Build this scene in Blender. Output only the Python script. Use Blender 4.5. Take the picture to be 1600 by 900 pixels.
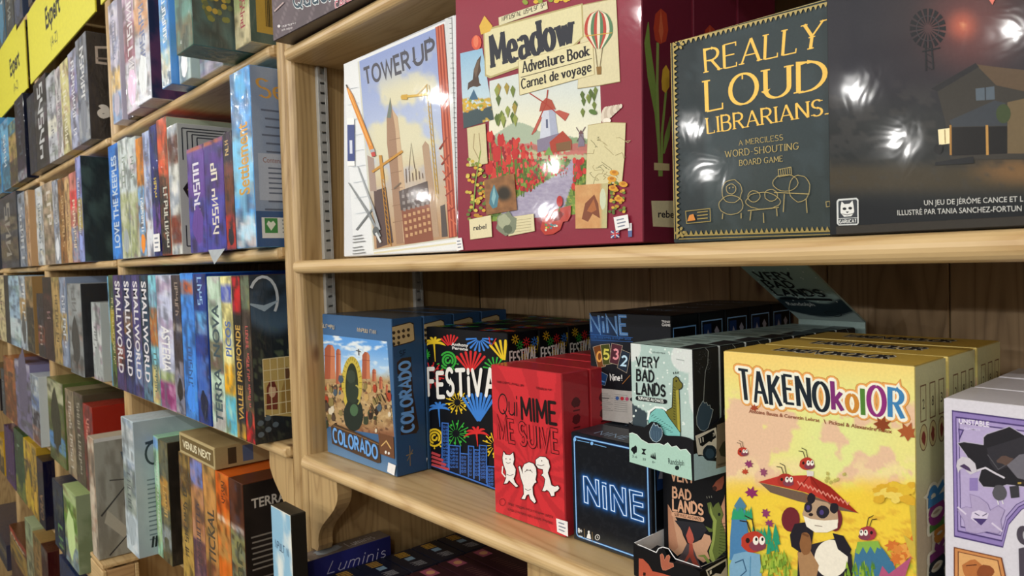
import bpy, bmesh, math, random
import numpy as np
from math import sin, cos, radians, pi, atan2, hypot

for o in list(bpy.data.objects):
    bpy.data.objects.remove(o)
scene = bpy.context.scene
COL = scene.collection

# ------------------------------------------------------------------ camera, world, lights, exposure
# eye level is z = 0, the floor lies 2.2 m below; x runs along the shelves, y into them
FPX, CX, CY = 1150.0, 800.0, 450.0
CAM = np.array([0.0, -0.65, 0.0])
def cam_axes(psi, pitch, roll):
    f = np.array([-sin(psi)*cos(pitch), cos(psi)*cos(pitch), -sin(pitch)])
    r = np.cross(f, [0, 0, 1.0]); r /= np.linalg.norm(r); u = np.cross(r, f)
    return f, r*cos(roll)+u*sin(roll), u*cos(roll)-r*sin(roll)
AX_F, AX_R, AX_U = cam_axes(radians(48.4), radians(2.1), radians(-1.72))
cd = bpy.data.cameras.new('camera'); cam = bpy.data.objects.new('camera', cd); COL.objects.link(cam)
cd.sensor_width = 36.0; cd.lens = FPX*36.0/1600.0; cd.clip_start = 0.02; cd.clip_end = 60
from mathutils import Matrix, Vector
mw = Matrix.Identity(4)
for i in range(3):
    mw[i][0] = AX_R[i]; mw[i][1] = AX_U[i]; mw[i][2] = -AX_F[i]; mw[i][3] = CAM[i]
cam.matrix_world = mw
cd.dof.use_dof = True; cd.dof.focus_distance = 0.9; cd.dof.aperture_fstop = 15.0
scene.camera = cam

world = bpy.data.worlds.new('world'); scene.world = world; world.use_nodes = True
bg = world.node_tree.nodes['Background']; bg.inputs[0].default_value = (0.96, 0.98, 1.0, 1); bg.inputs[1].default_value = 0.2
vs = scene.view_settings
vs.view_transform = 'Standard'; vs.look = 'None'; vs.gamma = 1.0; vs.use_curve_mapping = False; vs.exposure = 0.0

LAMPS = [(-6.2, -3.6, 1.05), (-4.4, -3.7, 1.05), (-3.0, -3.7, 1.0), (-1.87, -3.72, 0.98), (-1.12, -3.85, 1.16),
         (0.6, -3.7, 1.05), (2.2, -3.7, 1.05), (-5.2, -1.9, 1.22), (-3.6, -1.9, 1.22), (-2.0, -1.9, 1.22), (-0.4, -1.9, 1.22), (1.2, -1.9, 1.22)]
LAMPS += [(-7.0, -6.2, 1.05), (-4.6, -6.3, 1.05), (-2.6, -6.3, 1.0), (-.4, -6.3, 1.05), (1.8, -6.3, 1.05), (3.8, -6.2, 1.05)]
LAMP_W = [26.0]*7 + [28.0]*5 + [78.0]*6

def linkobj(o, parent=None):
    COL.objects.link(o)
    if parent is not None: o.parent = parent
    return o
# ------------------------------------------------------------------ colour and noise
def hx(s):
    s = s.lstrip('#'); return (int(s[0:2], 16)/255, int(s[2:4], 16)/255, int(s[4:6], 16)/255)
def lin(c):
    c = np.clip(np.asarray(c, float), 0, 1)
    return np.where(c <= 0.04045, c/12.92, ((c+0.055)/1.055)**2.4)
def C3(c): return np.array(hx(c) if isinstance(c, str) else c, float)
def sst(a, b, x):
    t = np.clip((x-a)/(b-a), 0, 1); return t*t*(3-2*t)
def mixc(a, b, t):
    t = np.asarray(t)[..., None]; return a*(1-t)+b*t
def _h(ix, iy, s):
    n = np.sin(ix*127.1+iy*311.7+s*74.7)*43758.5453; return n-np.floor(n)
def vnoise(x, y, s=0):
    ix, iy = np.floor(x), np.floor(y); fx, fy = x-ix, y-iy
    fx = fx*fx*(3-2*fx); fy = fy*fy*(3-2*fy)
    return (_h(ix, iy, s)*(1-fx)+_h(ix+1, iy, s)*fx)*(1-fy)+(_h(ix, iy+1, s)*(1-fx)+_h(ix+1, iy+1, s)*fx)*fy
def fbm(x, y, s=0, o=4):
    t = 0; a = .5; m = 0
    for k in range(o):
        t = t+a*vnoise(x, y, s+k); m += a; x = x*2.03; y = y*2.03; a *= .5
    return t/m
def fill(shape, c): return np.ones(shape+(3,))*C3(c)
def over(img, c, m): return mixc(img, C3(c), np.clip(m, 0, 1))
def inpoly(pts, X, Y):
    m = np.zeros(X.shape, bool); n = len(pts)
    for i in range(n):
        x0, y0 = pts[i]; x1, y1 = pts[(i+1) % n]
        if y0 == y1: continue
        m ^= ((y0 > Y) != (y1 > Y)) & (X < (x1-x0)*(Y-y0)/(y1-y0)+x0)
    return m
def segd(X, Y, a, b):
    dx, dy = b[0]-a[0], b[1]-a[1]; t = np.clip(((X-a[0])*dx+(Y-a[1])*dy)/(dx*dx+dy*dy+1e-9), 0, 1)
    return np.hypot(X-a[0]-t*dx, Y-a[1]-t*dy)
# ------------------------------------------------------------------ materials
MATS = {}
def nodes(m):
    m.use_nodes = True; nt = m.node_tree
    return nt, nt.nodes, nt.links, nt.nodes['Principled BSDF']
def print_mat(name, rough=.42, coat=.0, crinkle=0.0, metallic=0.0, cscale=34, stretch=1.0):
    m = bpy.data.materials.new(name); nt, N, L, b = nodes(m)
    a = N.new('ShaderNodeAttribute'); a.attribute_name = 'Col'
    tc = N.new('ShaderNodeTexCoord'); n = N.new('ShaderNodeTexNoise'); n.inputs['Scale'].default_value = 420; n.inputs['Detail'].default_value = 3
    L.new(tc.outputs['Object'], n.inputs['Vector'])
    mr = N.new('ShaderNodeMapRange'); mr.inputs[3].default_value = .9; mr.inputs[4].default_value = 1.1; L.new(n.outputs[0], mr.inputs[0])
    mx = N.new('ShaderNodeMix'); mx.data_type = 'RGBA'; mx.blend_type = 'MULTIPLY'; mx.inputs[0].default_value = 1
    L.new(a.outputs['Color'], mx.inputs[6]); L.new(mr.outputs[0], mx.inputs[7]); L.new(mx.outputs[2], b.inputs['Base Color'])
    b.inputs['Roughness'].default_value = rough; b.inputs['Metallic'].default_value = metallic
    b.inputs['Coat Weight'].default_value = coat; b.inputs['Coat Roughness'].default_value = .06; b.inputs['Specular IOR Level'].default_value = .12
    if crinkle:
        n2 = N.new('ShaderNodeTexNoise'); n2.inputs['Scale'].default_value = cscale; n2.inputs['Detail'].default_value = 2; n2.inputs['Distortion'].default_value = 1.2
        mp = N.new('ShaderNodeMapping'); mp.inputs['Scale'].default_value = (1, 1, stretch); L.new(tc.outputs['Object'], mp.inputs[0]); L.new(mp.outputs[0], n2.inputs['Vector'])
        bp = N.new('ShaderNodeBump'); bp.inputs['Strength'].default_value = crinkle; bp.inputs['Distance'].default_value = .004
        L.new(n2.outputs[0], bp.inputs['Height']); L.new(bp.outputs[0], b.inputs['Coat Normal'])
    MATS[name] = m; return m
print_mat('print_matte', .5)
print_mat('print_satin', .42, .12)
print_mat('print_wrap', .45, .3, .04, cscale=26)
print_mat('print_crinkle', .45, .7, .75, cscale=60, stretch=.3)
print_mat('foil_gold', .42, .3, .04, metallic=.5, cscale=26)
def plain(name, col, rough=.5, metallic=0.0, emit=0.0):
    m = bpy.data.materials.new(name); nt, N, L, b = nodes(m)
    tc = N.new('ShaderNodeTexCoord'); n = N.new('ShaderNodeTexNoise'); n.inputs['Scale'].default_value = 60; n.inputs['Detail'].default_value = 4
    L.new(tc.outputs['Object'], n.inputs['Vector'])
    r = N.new('ShaderNodeValToRGB'); c = lin(C3(col))
    r.color_ramp.elements[0].color = tuple(c*.85)+(1,); r.color_ramp.elements[1].color = tuple(np.minimum(c*1.12, 1))+(1,)
    L.new(n.outputs[0], r.inputs[0]); L.new(r.outputs[0], b.inputs['Base Color'])
    b.inputs['Roughness'].default_value = rough; b.inputs['Metallic'].default_value = metallic
    if emit:
        b.inputs['Emission Color'].default_value = tuple(c)+(1,); b.inputs['Emission Strength'].default_value = emit
    MATS[name] = m; return m
def wood(name, axis, c1, c2, seed=0.0, rough=.45, coat=.15):
    """pine: long streaks and growth rings along AXIS, with a few knots"""
    m = bpy.data.materials.new(name); nt, N, L, b = nodes(m)
    tc = N.new('ShaderNodeTexCoord'); mp = N.new('ShaderNodeMapping'); L.new(tc.outputs['Object'], mp.inputs[0])
    oi = N.new('ShaderNodeObjectInfo'); ad = N.new('ShaderNodeVectorMath'); ad.operation = 'ADD'
    cb = N.new('ShaderNodeCombineXYZ'); ml = N.new('ShaderNodeMath'); ml.operation = 'MULTIPLY'; ml.inputs[1].default_value = 17.0
    L.new(oi.outputs['Random'], ml.inputs[0])
    for k in range(3): L.new(ml.outputs[0], cb.inputs[k])
    sc = [1.0, 1.0, 1.0]; sc['XYZ'.index(axis)] = .09
    mp.inputs['Scale'].default_value = sc
    L.new(mp.outputs[0], ad.inputs[0]); L.new(cb.outputs[0], ad.inputs[1])
    n1 = N.new('ShaderNodeTexNoise'); n1.inputs['Scale'].default_value = 9; n1.inputs['Detail'].default_value = 2; L.new(ad.outputs[0], n1.inputs['Vector'])
    rg = N.new('ShaderNodeMath'); rg.operation = 'MULTIPLY'; rg.inputs[1].default_value = 42; L.new(n1.outputs[0], rg.inputs[0])
    fr = N.new('ShaderNodeMath'); fr.operation = 'PINGPONG'; fr.inputs[1].default_value = 1.0; L.new(rg.outputs[0], fr.inputs[0])
    n2 = N.new('ShaderNodeTexNoise'); n2.inputs['Scale'].default_value = 130; n2.inputs['Detail'].default_value = 3; L.new(ad.outputs[0], n2.inputs['Vector'])
    av = N.new('ShaderNodeMath'); av.operation = 'MULTIPLY_ADD'; av.inputs[1].default_value = .6; L.new(fr.outputs[0], av.inputs[0])
    hm = N.new('ShaderNodeMath'); hm.operation = 'MULTIPLY'; hm.inputs[1].default_value = .45; L.new(n2.outputs[0], hm.inputs[0]); L.new(hm.outputs[0], av.inputs[2])
    rp = N.new('ShaderNodeValToRGB'); L.new(av.outputs[0], rp.inputs[0])
    a, d = lin(C3(c1)), lin(C3(c2))
    rp.color_ramp.elements[0].position = .12; rp.color_ramp.elements[0].color = tuple(a)+(1,)
    rp.color_ramp.elements[1].position = .95; rp.color_ramp.elements[1].color = tuple(d)+(1,)
    e = rp.color_ramp.elements.new(.6); e.color = tuple(a*.72+d*.28)+(1,)
    # knots
    mp2 = N.new('ShaderNodeMapping'); s2 = [1.0, 1.0, 1.0]; s2['XYZ'.index(axis)] = .5; mp2.inputs['Scale'].default_value = s2
    mp2.inputs['Location'].default_value = (seed, seed*1.7, seed*.3)
    L.new(tc.outputs['Object'], mp2.inputs[0])
    vo = N.new('ShaderNodeTexVoronoi'); vo.inputs['Scale'].default_value = 7.0; L.new(mp2.outputs[0], vo.inputs['Vector'])
    kr = N.new('ShaderNodeValToRGB'); kr.color_ramp.elements[0].position = .035; kr.color_ramp.elements[0].color = (1, 1, 1, 1)
    kr.color_ramp.elements[1].position = .085; kr.color_ramp.elements[1].color = (0, 0, 0, 1); L.new(vo.outputs['Distance'], kr.inputs[0])
    km = N.new('ShaderNodeMath'); km.operation = 'MULTIPLY'; km.inputs[1].default_value = .8; L.new(kr.outputs[0], km.inputs[0])
    mx = N.new('ShaderNodeMix'); mx.data_type = 'RGBA'; L.new(km.outputs[0], mx.inputs[0]); L.new(rp.outputs[0], mx.inputs[6])
    mx.inputs[7].default_value = tuple(lin(C3('#5a3216')))+(1,)
    L.new(mx.outputs[2], b.inputs['Base Color']); b.inputs['Roughness'].default_value = rough; b.inputs['Coat Weight'].default_value = coat; b.inputs['Coat Roughness'].default_value = .3
    bp = N.new('ShaderNodeBump'); bp.inputs['Strength'].default_value = .12; bp.inputs['Distance'].default_value = .002
    L.new(n2.outputs[0], bp.inputs['Height']); L.new(bp.outputs[0], b.inputs['Normal'])
    MATS[name] = m; return m
wood('pine_x', 'X', '#d2b584', '#b59260', 3.1)
wood('pine_z', 'Z', '#c0a271', '#9a7b50', 1.3)
wood('pine_back', 'Z', '#a68b67', '#7c6445', 5.2, .6, 0)
wood('pine_y', 'Y', '#c29d6e', '#a07a50', 2.2)
plain('steel', '#c4c6c4', .4, .35)
plain('lamp_black', '#1b1b1d', .5)
plain('lamp_glow', '#fff4e0', .5, 0, 30.0)
plain('sign_back', '#d8d23c', .5)
plain('concrete', '#6b675f', .7)
plain('plaster', '#dcd8ce', .9)
plain('wall_paint', '#8d867c', .9)
plain('board_black', '#17171a', .6)
# ------------------------------------------------------------------ projection helpers (photograph pixel -> point on a known plane of the room)
def pray(x, y):
    x = np.asarray(x, float); y = np.asarray(y, float)
    return AX_F + AX_R*((x-CX)/FPX)[..., None] - AX_U*((y-CY)/FPX)[..., None]
def atY(x, y, Y):
    d = pray(x, y); return CAM+d*((Y-CAM[1])/d[1])
def atZ(x, y, Z):
    d = pray(x, y); return CAM+d*((Z-CAM[2])/d[2])
def toPix(P):
    d = P-CAM; z = d@AX_F
    return CX+FPX*(d@AX_R)/z, CY-FPX*(d@AX_U)/z
# ------------------------------------------------------------------ mesh helpers
def mesh_obj(name, V, F, mat, parent=None, cols=None, smooth=False):
    me = bpy.data.meshes.new(name); me.from_pydata([tuple(map(float, v)) for v in V], [], F)
    if cols is not None:
        at = me.color_attributes.new('Col', 'FLOAT_COLOR', 'POINT')
        c = np.ones((len(V), 4), np.float32); c[:, :3] = lin(np.asarray(cols)); at.data.foreach_set('color', c.ravel())
    me.materials.append(MATS[mat] if isinstance(mat, str) else mat)
    if smooth:
        for p in me.polygons: p.use_smooth = True
    me.update()
    return linkobj(bpy.data.objects.new(name, me), parent)
def cham(x0, x1, y0, y1, z0, z1, c=.0012):
    """box with chamfered edges"""
    V = []; idx = {}
    for ix, X in ((0, (x0, x1)), (1, (x0, x1))):
        for iy in (0, 1):
            for iz in (0, 1):
                p = [X[ix], (y0, y1)[iy], (z0, z1)[iz]]; s = [(1, -1)[ix], (1, -1)[iy], (1, -1)[iz]]
                for ax in range(3):
                    q = [p[k]+(0 if k == ax else s[k]*c) for k in range(3)]; idx[ix, iy, iz, ax] = len(V); V.append(q)
    F = []
    for ax in range(3):
        b, d = [k for k in range(3) if k != ax]
        for s in (0, 1):
            f = []
            for (m, n) in ((0, 0), (1, 0), (1, 1), (0, 1)):
                k = [0, 0, 0]; k[ax] = s; k[b] = m; k[d] = n; f.append(idx[k[0], k[1], k[2], ax])
            F.append(f)
    for ax in range(3):
        b, d = [k for k in range(3) if k != ax]
        for m in (0, 1):
            for n in (0, 1):
                k0 = [0, 0, 0]; k0[b] = m; k0[d] = n; k1 = list(k0); k1[ax] = 1
                F.append([idx[tuple(k0)+(b,)], idx[tuple(k1)+(b,)], idx[tuple(k1)+(d,)], idx[tuple(k0)+(d,)]])
    for ix in (0, 1):
        for iy in (0, 1):
            for iz in (0, 1): F.append([idx[ix, iy, iz, a] for a in range(3)])
    return V, F
def fixn(o):
    bm = bmesh.new(); bm.from_mesh(o.data); bmesh.ops.recalc_face_normals(bm, faces=bm.faces); bm.to_mesh(o.data); bm.free(); return o
def boxobj(name, x0, x1, y0, y1, z0, z1, mat, parent=None, c=.0012, col=None):
    V, F = cham(x0, x1, y0, y1, z0, z1, c)
    return fixn(mesh_obj(name, V, F, mat, parent, None if col is None else np.tile(C3(col), (len(V), 1))))
def extrude(name, prof, a0, a1, axis, mat, parent=None, steps=None):
    """closed profile swept along an axis; PROF in the two other axes; STEPS: (position, scale list)"""
    n = len(prof); V = []; F = []
    st = steps or [(a0, None), (a1, None)]
    for (a, fn) in st:
        for (p, q) in prof:
            if fn: p, q = fn(p, q)
            V.append((a, p, q) if axis == 'X' else ((p, a, q) if axis == 'Y' else (p, q, a)))
    for s in range(len(st)-1):
        for i in range(n): F.append([s*n+i, s*n+(i+1) % n, (s+1)*n+(i+1) % n, (s+1)*n+i])
    F.append(list(range(n))[::-1]); F.append([(len(st)-1)*n+i for i in range(n)])
    return fixn(mesh_obj(name, V, F, mat, parent))
def tag(o, label, cat, group=None, kind=None):
    if label: o['label'] = label
    if cat: o['category'] = cat
    if group: o['group'] = group
    if kind: o['kind'] = kind
    return o
def empty(name, loc=(0, 0, 0)):
    o = bpy.data.objects.new(name, None); o.location = loc; o.empty_display_size = .05; return linkobj(o)
def copy_tree(o, parent=None):
    c = o.copy(); COL.objects.link(c)
    if parent is not None: c.parent = parent
    for ch in list(o.children): copy_tree(ch, c)
    return c
# ------------------------------------------------------------------ lettering skeletons
def arc(cx, cy, rx, ry, a0, a1, n=10):
    return [(cx+rx*cos(radians(a0+(a1-a0)*i/n)), cy+ry*sin(radians(a0+(a1-a0)*i/n))) for i in range(n+1)]
GL = {
 'A': (.72, [[(0, 0), (.36, 1), (.72, 0)], [(.13, .34), (.59, .34)]]),
 'B': (.58, [[(0, 0), (0, 1), (.28, 1)]+arc(.28, .77, .25, .23, 90, -90)+[(0, .54)], [(.28, .54)]+arc(.3, .27, .28, .27, 90, -90)+[(0, 0)]]),
 'C': (.66, [arc(.37, .5, .37, .5, 48, 312, 16)]),
 'D': (.66, [[(0, 0), (0, 1), (.22, 1)]+arc(.22, .5, .44, .5, 90, -90, 12)+[(0, 0)]]),
 'E': (.5, [[(.5, 1), (0, 1), (0, 0), (.52, 0)], [(0, .52), (.42, .52)]]),
 'F': (.5, [[(.52, 1), (0, 1), (0, 0)], [(0, .52), (.42, .52)]]),
 'G': (.7, [arc(.37, .5, .37, .5, 48, 330, 16)+[(.7, .42), (.44, .42)]]),
 'H': (.64, [[(0, 0), (0, 1)], [(.64, 0), (.64, 1)], [(0, .52), (.64, .52)]]),
 'I': (.06, [[(.03, 0), (.03, 1)]]),
 'i': (.06, [[(.03, 0), (.03, .66)], [(.03, .86), (.03, .97)]]),
 'J': (.4, [[(.4, 1), (.4, .25)]+arc(.2, .25, .2, .25, 0, -170)]),
 'K': (.6, [[(0, 0), (0, 1)], [(.56, 1), (0, .42)], [(.18, .58), (.6, 0)]]),
 'L': (.48, [[(0, 1), (0, 0), (.5, 0)]]),
 'M': (.8, [[(0, 0), (.03, 1), (.4, .22), (.77, 1), (.8, 0)]]),
 'N': (.64, [[(0, 0), (0, 1), (.64, 0), (.64, 1)]]),
 'O': (.76, [arc(.38, .5, .38, .5, 90, 450, 24)]),
 'P': (.56, [[(0, 0), (0, 1), (.28, 1)]+arc(.28, .74, .28, .26, 90, -90)+[(0, .48)]]),
 'Q': (.76, [arc(.38, .5, .38, .5, 90, 450, 24), [(.45, .2), (.74, -.12)]]),
 'R': (.6, [[(0, 0), (0, 1), (.28, 1)]+arc(.28, .75, .27, .25, 90, -90)+[(0, .5)], [(.26, .5), (.6, 0)]]),
 'S': (.54, [arc(.27, .75, .25, .25, 35, 270, 10)+arc(.27, .25, .27, .25, 90, -145, 10)]),
 'T': (.62, [[(0, 1), (.62, 1)], [(.31, 1), (.31, 0)]]),
 'U': (.62, [[(0, 1), (0, .31)]+arc(.31, .31, .31, .31, 180, 360, 12)+[(.62, 1)]]),
 'V': (.66, [[(0, 1), (.33, 0), (.66, 1)]]),
 'W': (1.0, [[(0, 1), (.25, 0), (.5, .9), (.75, 0), (1, 1)]]),
 'X': (.62, [[(0, 0), (.62, 1)], [(0, 1), (.62, 0)]]),
 'Y': (.64, [[(0, 1), (.32, .48), (.64, 1)], [(.32, .48), (.32, 0)]]),
 'Z': (.58, [[(0, 1), (.58, 1), (0, 0), (.6, 0)]]),
 'a': (.46, [arc(.23, .45, .2, .2, 150, 20, 6)+[(.44, .4), (.44, 0)], [(.44, .36)]+arc(.21, .18, .2, .18, 90, 270, 8)+[(.44, .1)]]),
 'c': (.44, [arc(.25, .32, .25, .32, 45, 315, 12)]),
 'd': (.48, [[(.48, 1), (.48, 0)], arc(.24, .32, .24, .32, 30, 330, 14)]),
 'e': (.46, [[(.02, .34), (.46, .34)]+arc(.24, .32, .23, .32, 10, 315, 14)]),
 'g': (.46, [arc(.22, .42, .2, .22, 90, 450, 12), arc(.22, -.06, .22, .18, 90, 450, 12), [(.36, .56), (.5, .64)]]),
 'k': (.46, [[(0, 0), (0, 1)], [(.44, .64), (0, .24)], [(.15, .38), (.48, 0)]]),
 'l': (.06, [[(.03, 0), (.03, 1)]]),
 'm': (.78, [[(0, 0), (0, .64)], [(0, .45)]+arc(.19, .44, .19, .2, 150, 0, 8)+[(.38, 0)], [(.38, .45)]+arc(.58, .44, .19, .2, 150, 0, 8)+[(.77, 0)]]),
 'n': (.46, [[(0, 0), (0, .64)], [(0, .42)]+arc(.23, .42, .22, .22, 150, 0, 8)+[(.45, 0)]]),
 'o': (.5, [arc(.25, .32, .25, .32, 90, 450, 16)]),
 'r': (.32, [[(0, 0), (0, .64)], [(0, .4)]+arc(.2, .42, .2, .22, 160, 50, 6)]),
 's': (.36, [arc(.18, .48, .16, .16, 40, 270, 8)+arc(.18, .16, .18, .16, 90, -140, 8)]),
 't': (.3, [[(.12, .9), (.12, .14)]+arc(.24, .14, .12, .14, 180, 290, 5), [(0, .64), (.3, .64)]]),
 'u': (.46, [[(0, .64), (0, .2)]+arc(.22, .2, .22, .2, 180, 340, 8), [(.46, .64), (.46, 0)]]),
 'v': (.46, [[(0, .64), (.23, 0), (.46, .64)]]),
 'w': (.72, [[(0, .64), (.18, 0), (.36, .6), (.54, 0), (.72, .64)]]),
 'y': (.46, [[(0, .64), (.23, 0)], [(.46, .64), (.12, -.3), (0, -.28)]]),
 '.': (.08, [[(.03, 0), (.04, .07)]]), '-': (.3, [[(0, .45), (.3, .45)]]), '!': (.06, [[(.03, .28), (.03, 1)], [(.03, 0), (.03, .08)]]),
 '0': (.5, [arc(.25, .5, .25, .5, 90, 450, 18)]), '1': (.2, [[(0, .8), (.18, 1), (.18, 0)]]),
 '2': (.5, [arc(.25, .72, .24, .28, 160, -35, 10)+[(0, 0), (.5, 0)]]),
 '3': (.48, [arc(.22, .76, .22, .24, 150, -80, 9), arc(.22, .27, .25, .27, 85, -150, 10)]),
 '5': (.48, [[(.46, 1), (.06, 1), (.03, .55)]+arc(.22, .3, .26, .3, 110, -140, 11)]),
}
_inter = {}
def inter(s, bold=0.0):
    """outline of a line of plain sans text: verts (cap height 1, width as set) and faces"""
    if (s, bold) in _inter: return _inter[s, bold]
    cu = bpy.data.curves.new('t', 'FONT'); cu.body = s; cu.size = 1.0; cu.fill_mode = 'FRONT'; cu.offset = bold; cu.resolution_u = 3
    ob = bpy.data.objects.new('t', cu); me = ob.to_mesh()
    V = np.array([v.co[:2] for v in me.vertices]) if len(me.vertices) else np.zeros((0, 2)); F = [list(p.vertices) for p in me.polygons]
    ob.to_mesh_clear(); bpy.data.objects.remove(ob); bpy.data.curves.remove(cu)
    if len(V):
        V[:, 0] -= V[:, 0].min(); V /= .73
    _inter[s, bold] = (V, F); return V, F
# ------------------------------------------------------------------ canvas: flat print on one face of a box
LIFT = 1.5e-5
class Cv:
    """print lying on a plane of a thing. o, eu, ev, n are in the thing's local frame; M is its matrix"""
    def __init__(s, M, o, eu, ev, n, view=(1, 0, 0)):
        s.M = np.array(M); s.o = np.array(o, float); s.eu = np.array(eu, float); s.ev = np.array(ev, float); s.n = np.array(n, float)
        s.V = []; s.K = []; s.F = []; s.C = []; s.k = 1; s.view = view; s.px = True; s.nv = 0; s.bounds = None; s.rise = .002; s.cyc = None
        R = s.M[:3, :3]; s.R = R; s.t = s.M[:3, 3]
        s.wo = R@s.o+s.t; s.wu = R@s.eu; s.wv = R@s.ev; s.wn = R@s.n
    def uv(s, P):
        """drawing coordinates -> metres on the face"""
        P = np.asarray(P, float).reshape(-1, 2)
        if not s.px: return P
        z, ox, oy = s.view
        d = pray(ox+P[:, 0]/z, oy+P[:, 1]/z)
        t = ((s.wo-CAM)@s.wn)/(d@s.wn); H = CAM+d*t[:, None]-s.wo
        return np.stack([H@s.wu, H@s.wv], 1)
    def toview(s, UV):
        if not s.px: return UV[:, 0], UV[:, 1]
        P = s.wo+UV[:, :1]*s.wu+UV[:, 1:]*s.wv; x, y = toPix(P); z, ox, oy = s.view
        return (x-ox)*z, (y-oy)*z
    def _add(s, UV, F, cols, slope=None):
        UV = np.asarray(UV)
        if s.cyc: s.cyc[2] += 1; s.k = s.cyc[0]+1+s.cyc[2] % s.cyc[1]
        else: s.k += 1
        if s.bounds is not None: UV = np.clip(UV, s.bounds[0], s.bounds[1])
        P = s.o+UV[:, :1]*s.eu+UV[:, 1:]*s.ev
        s.V.append(P); s.K.append(np.full((len(P), 1), float(s.k))+(0 if slope is None else np.asarray(slope)[:, None]*.85)); s.kmax = max(getattr(s, 'kmax', 0), s.k); s.F += [[i+s.nv for i in f] for f in F]; s.nv += len(P)
        cols = np.asarray(cols, float)
        if cols.ndim == 1: cols = np.tile(cols, (len(P), 1))
        s.C.append(cols)
    def begin(s, n):
        """let the next shapes share N layers in turn (same-layer neighbours never touch)"""
        own = s.cyc is None
        if own: s.cyc = [s.k, n, -1]
        return own
    def end(s, own=True):
        if own and s.cyc: s.k = s.cyc[0]+min(s.cyc[1], s.cyc[2]+1); s.cyc = None
    def poly(s, pts, col):
        UV = s.uv(pts); s._add(UV, [list(range(len(UV)))], C3(col)); return s
    def ell(s, c, rx, ry, col, n=18, rot=0):
        a = radians(rot); P = []
        for i in range(n):
            t = 2*pi*i/n; x, y = rx*cos(t), ry*sin(t); P.append((c[0]+x*cos(a)-y*sin(a), c[1]+x*sin(a)+y*cos(a)))
        return s.poly(P, col)
    def line(s, pts, w, col, closed=False, cap=False):
        """stroke; w: width or list of widths at the points"""
        P = np.asarray(pts, float); n = len(P); W = np.full(n, w) if np.isscalar(w) else np.asarray(w, float)
        if closed: P = np.vstack([P, P[:1]]); W = np.append(W, W[0]); n += 1
        A = []; B = []
        for i in range(n):
            a = P[i]-P[i-1] if i > 0 else (P[-1]-P[-2] if closed else P[1]-P[0])
            b = P[i+1]-P[i] if i < n-1 else (P[1]-P[0] if closed else P[i]-P[i-1])
            a = a/(np.linalg.norm(a)+1e-9); b = b/(np.linalg.norm(b)+1e-9)
            na = np.array([-a[1], a[0]]); nb = np.array([-b[1], b[0]]); m = na+nb; l = np.linalg.norm(m)
            m = na if l < 1e-6 else m/l; k = min(1/max(m@na, .35), 2.2)
            A.append(P[i]+m*k*W[i]/2); B.append(P[i]-m*k*W[i]/2)
        UV = s.uv(np.vstack([A, B])); s._add(UV, [[i, i+1, n+i+1, n+i] for i in range(n-1)], C3(col), np.tile(np.arange(n)/n, 2))
        if cap:
            for j in (0, n-1): s.ell(P[j], W[j]/2, W[j]/2, col, 10)
        return s
    def grid(s, pts4, nu, nv, fn):
        """painted patch between 4 drawing points TL TR BR BL; fn(X, Y, a, b) -> rgb over drawing coords, a across 0..1, b down 0..1"""
        Q = s.uv(pts4); a, b = np.meshgrid(np.linspace(0, 1, nu+1), np.linspace(0, 1, nv+1)); a = a.ravel(); b = b.ravel()
        UV = (Q[0]*((1-a)*(1-b))[:, None]+Q[1]*(a*(1-b))[:, None]+Q[2]*(a*b)[:, None]+Q[3]*((1-a)*b)[:, None])
        X, Y = s.toview(UV); c = fn(X, Y, a, b); w = nu+1
        s._add(UV, [[j*w+i, j*w+i+1, (j+1)*w+i+1, (j+1)*w+i] for j in range(nv) for i in range(nu)], c); return s
    def _quadmap(s, quad, W):
        Q = s.uv(quad)   # BL BR TR TL
        def f(P):
            a = (P[:, 0]/W)[:, None]; b = P[:, 1][:, None]
            return (Q[0]*(1-a)+Q[1]*a)*(1-b)+(Q[3]*(1-a)+Q[2]*a)*b
        return f
    def text(s, t, quad, col, bold=0.0):
        """plain sans line; quad BL BR TR TL from baseline to cap height"""
        V, F = inter(t, bold)
        if len(V): s._add(s._quadmap(quad, V[:, 0].max())(V), F, C3(col))
        return s
    def strokes(s, t, gap=.2, space=.4, jit=0.0, seed=0, shear=0.0):
        rnd = random.Random(seed); x = 0; out = []
        for i, ch in enumerate(t):
            if ch == ' ': x += space; continue
            w, st = GL[ch]; dy = rnd.uniform(-jit, jit); sc = 1+rnd.uniform(-jit, jit)
            out.append((i, [[(x+p[0]+shear*p[1], p[1]*sc+dy) for p in q] for q in st])); x += w+gap
        return out, x-gap
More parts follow.
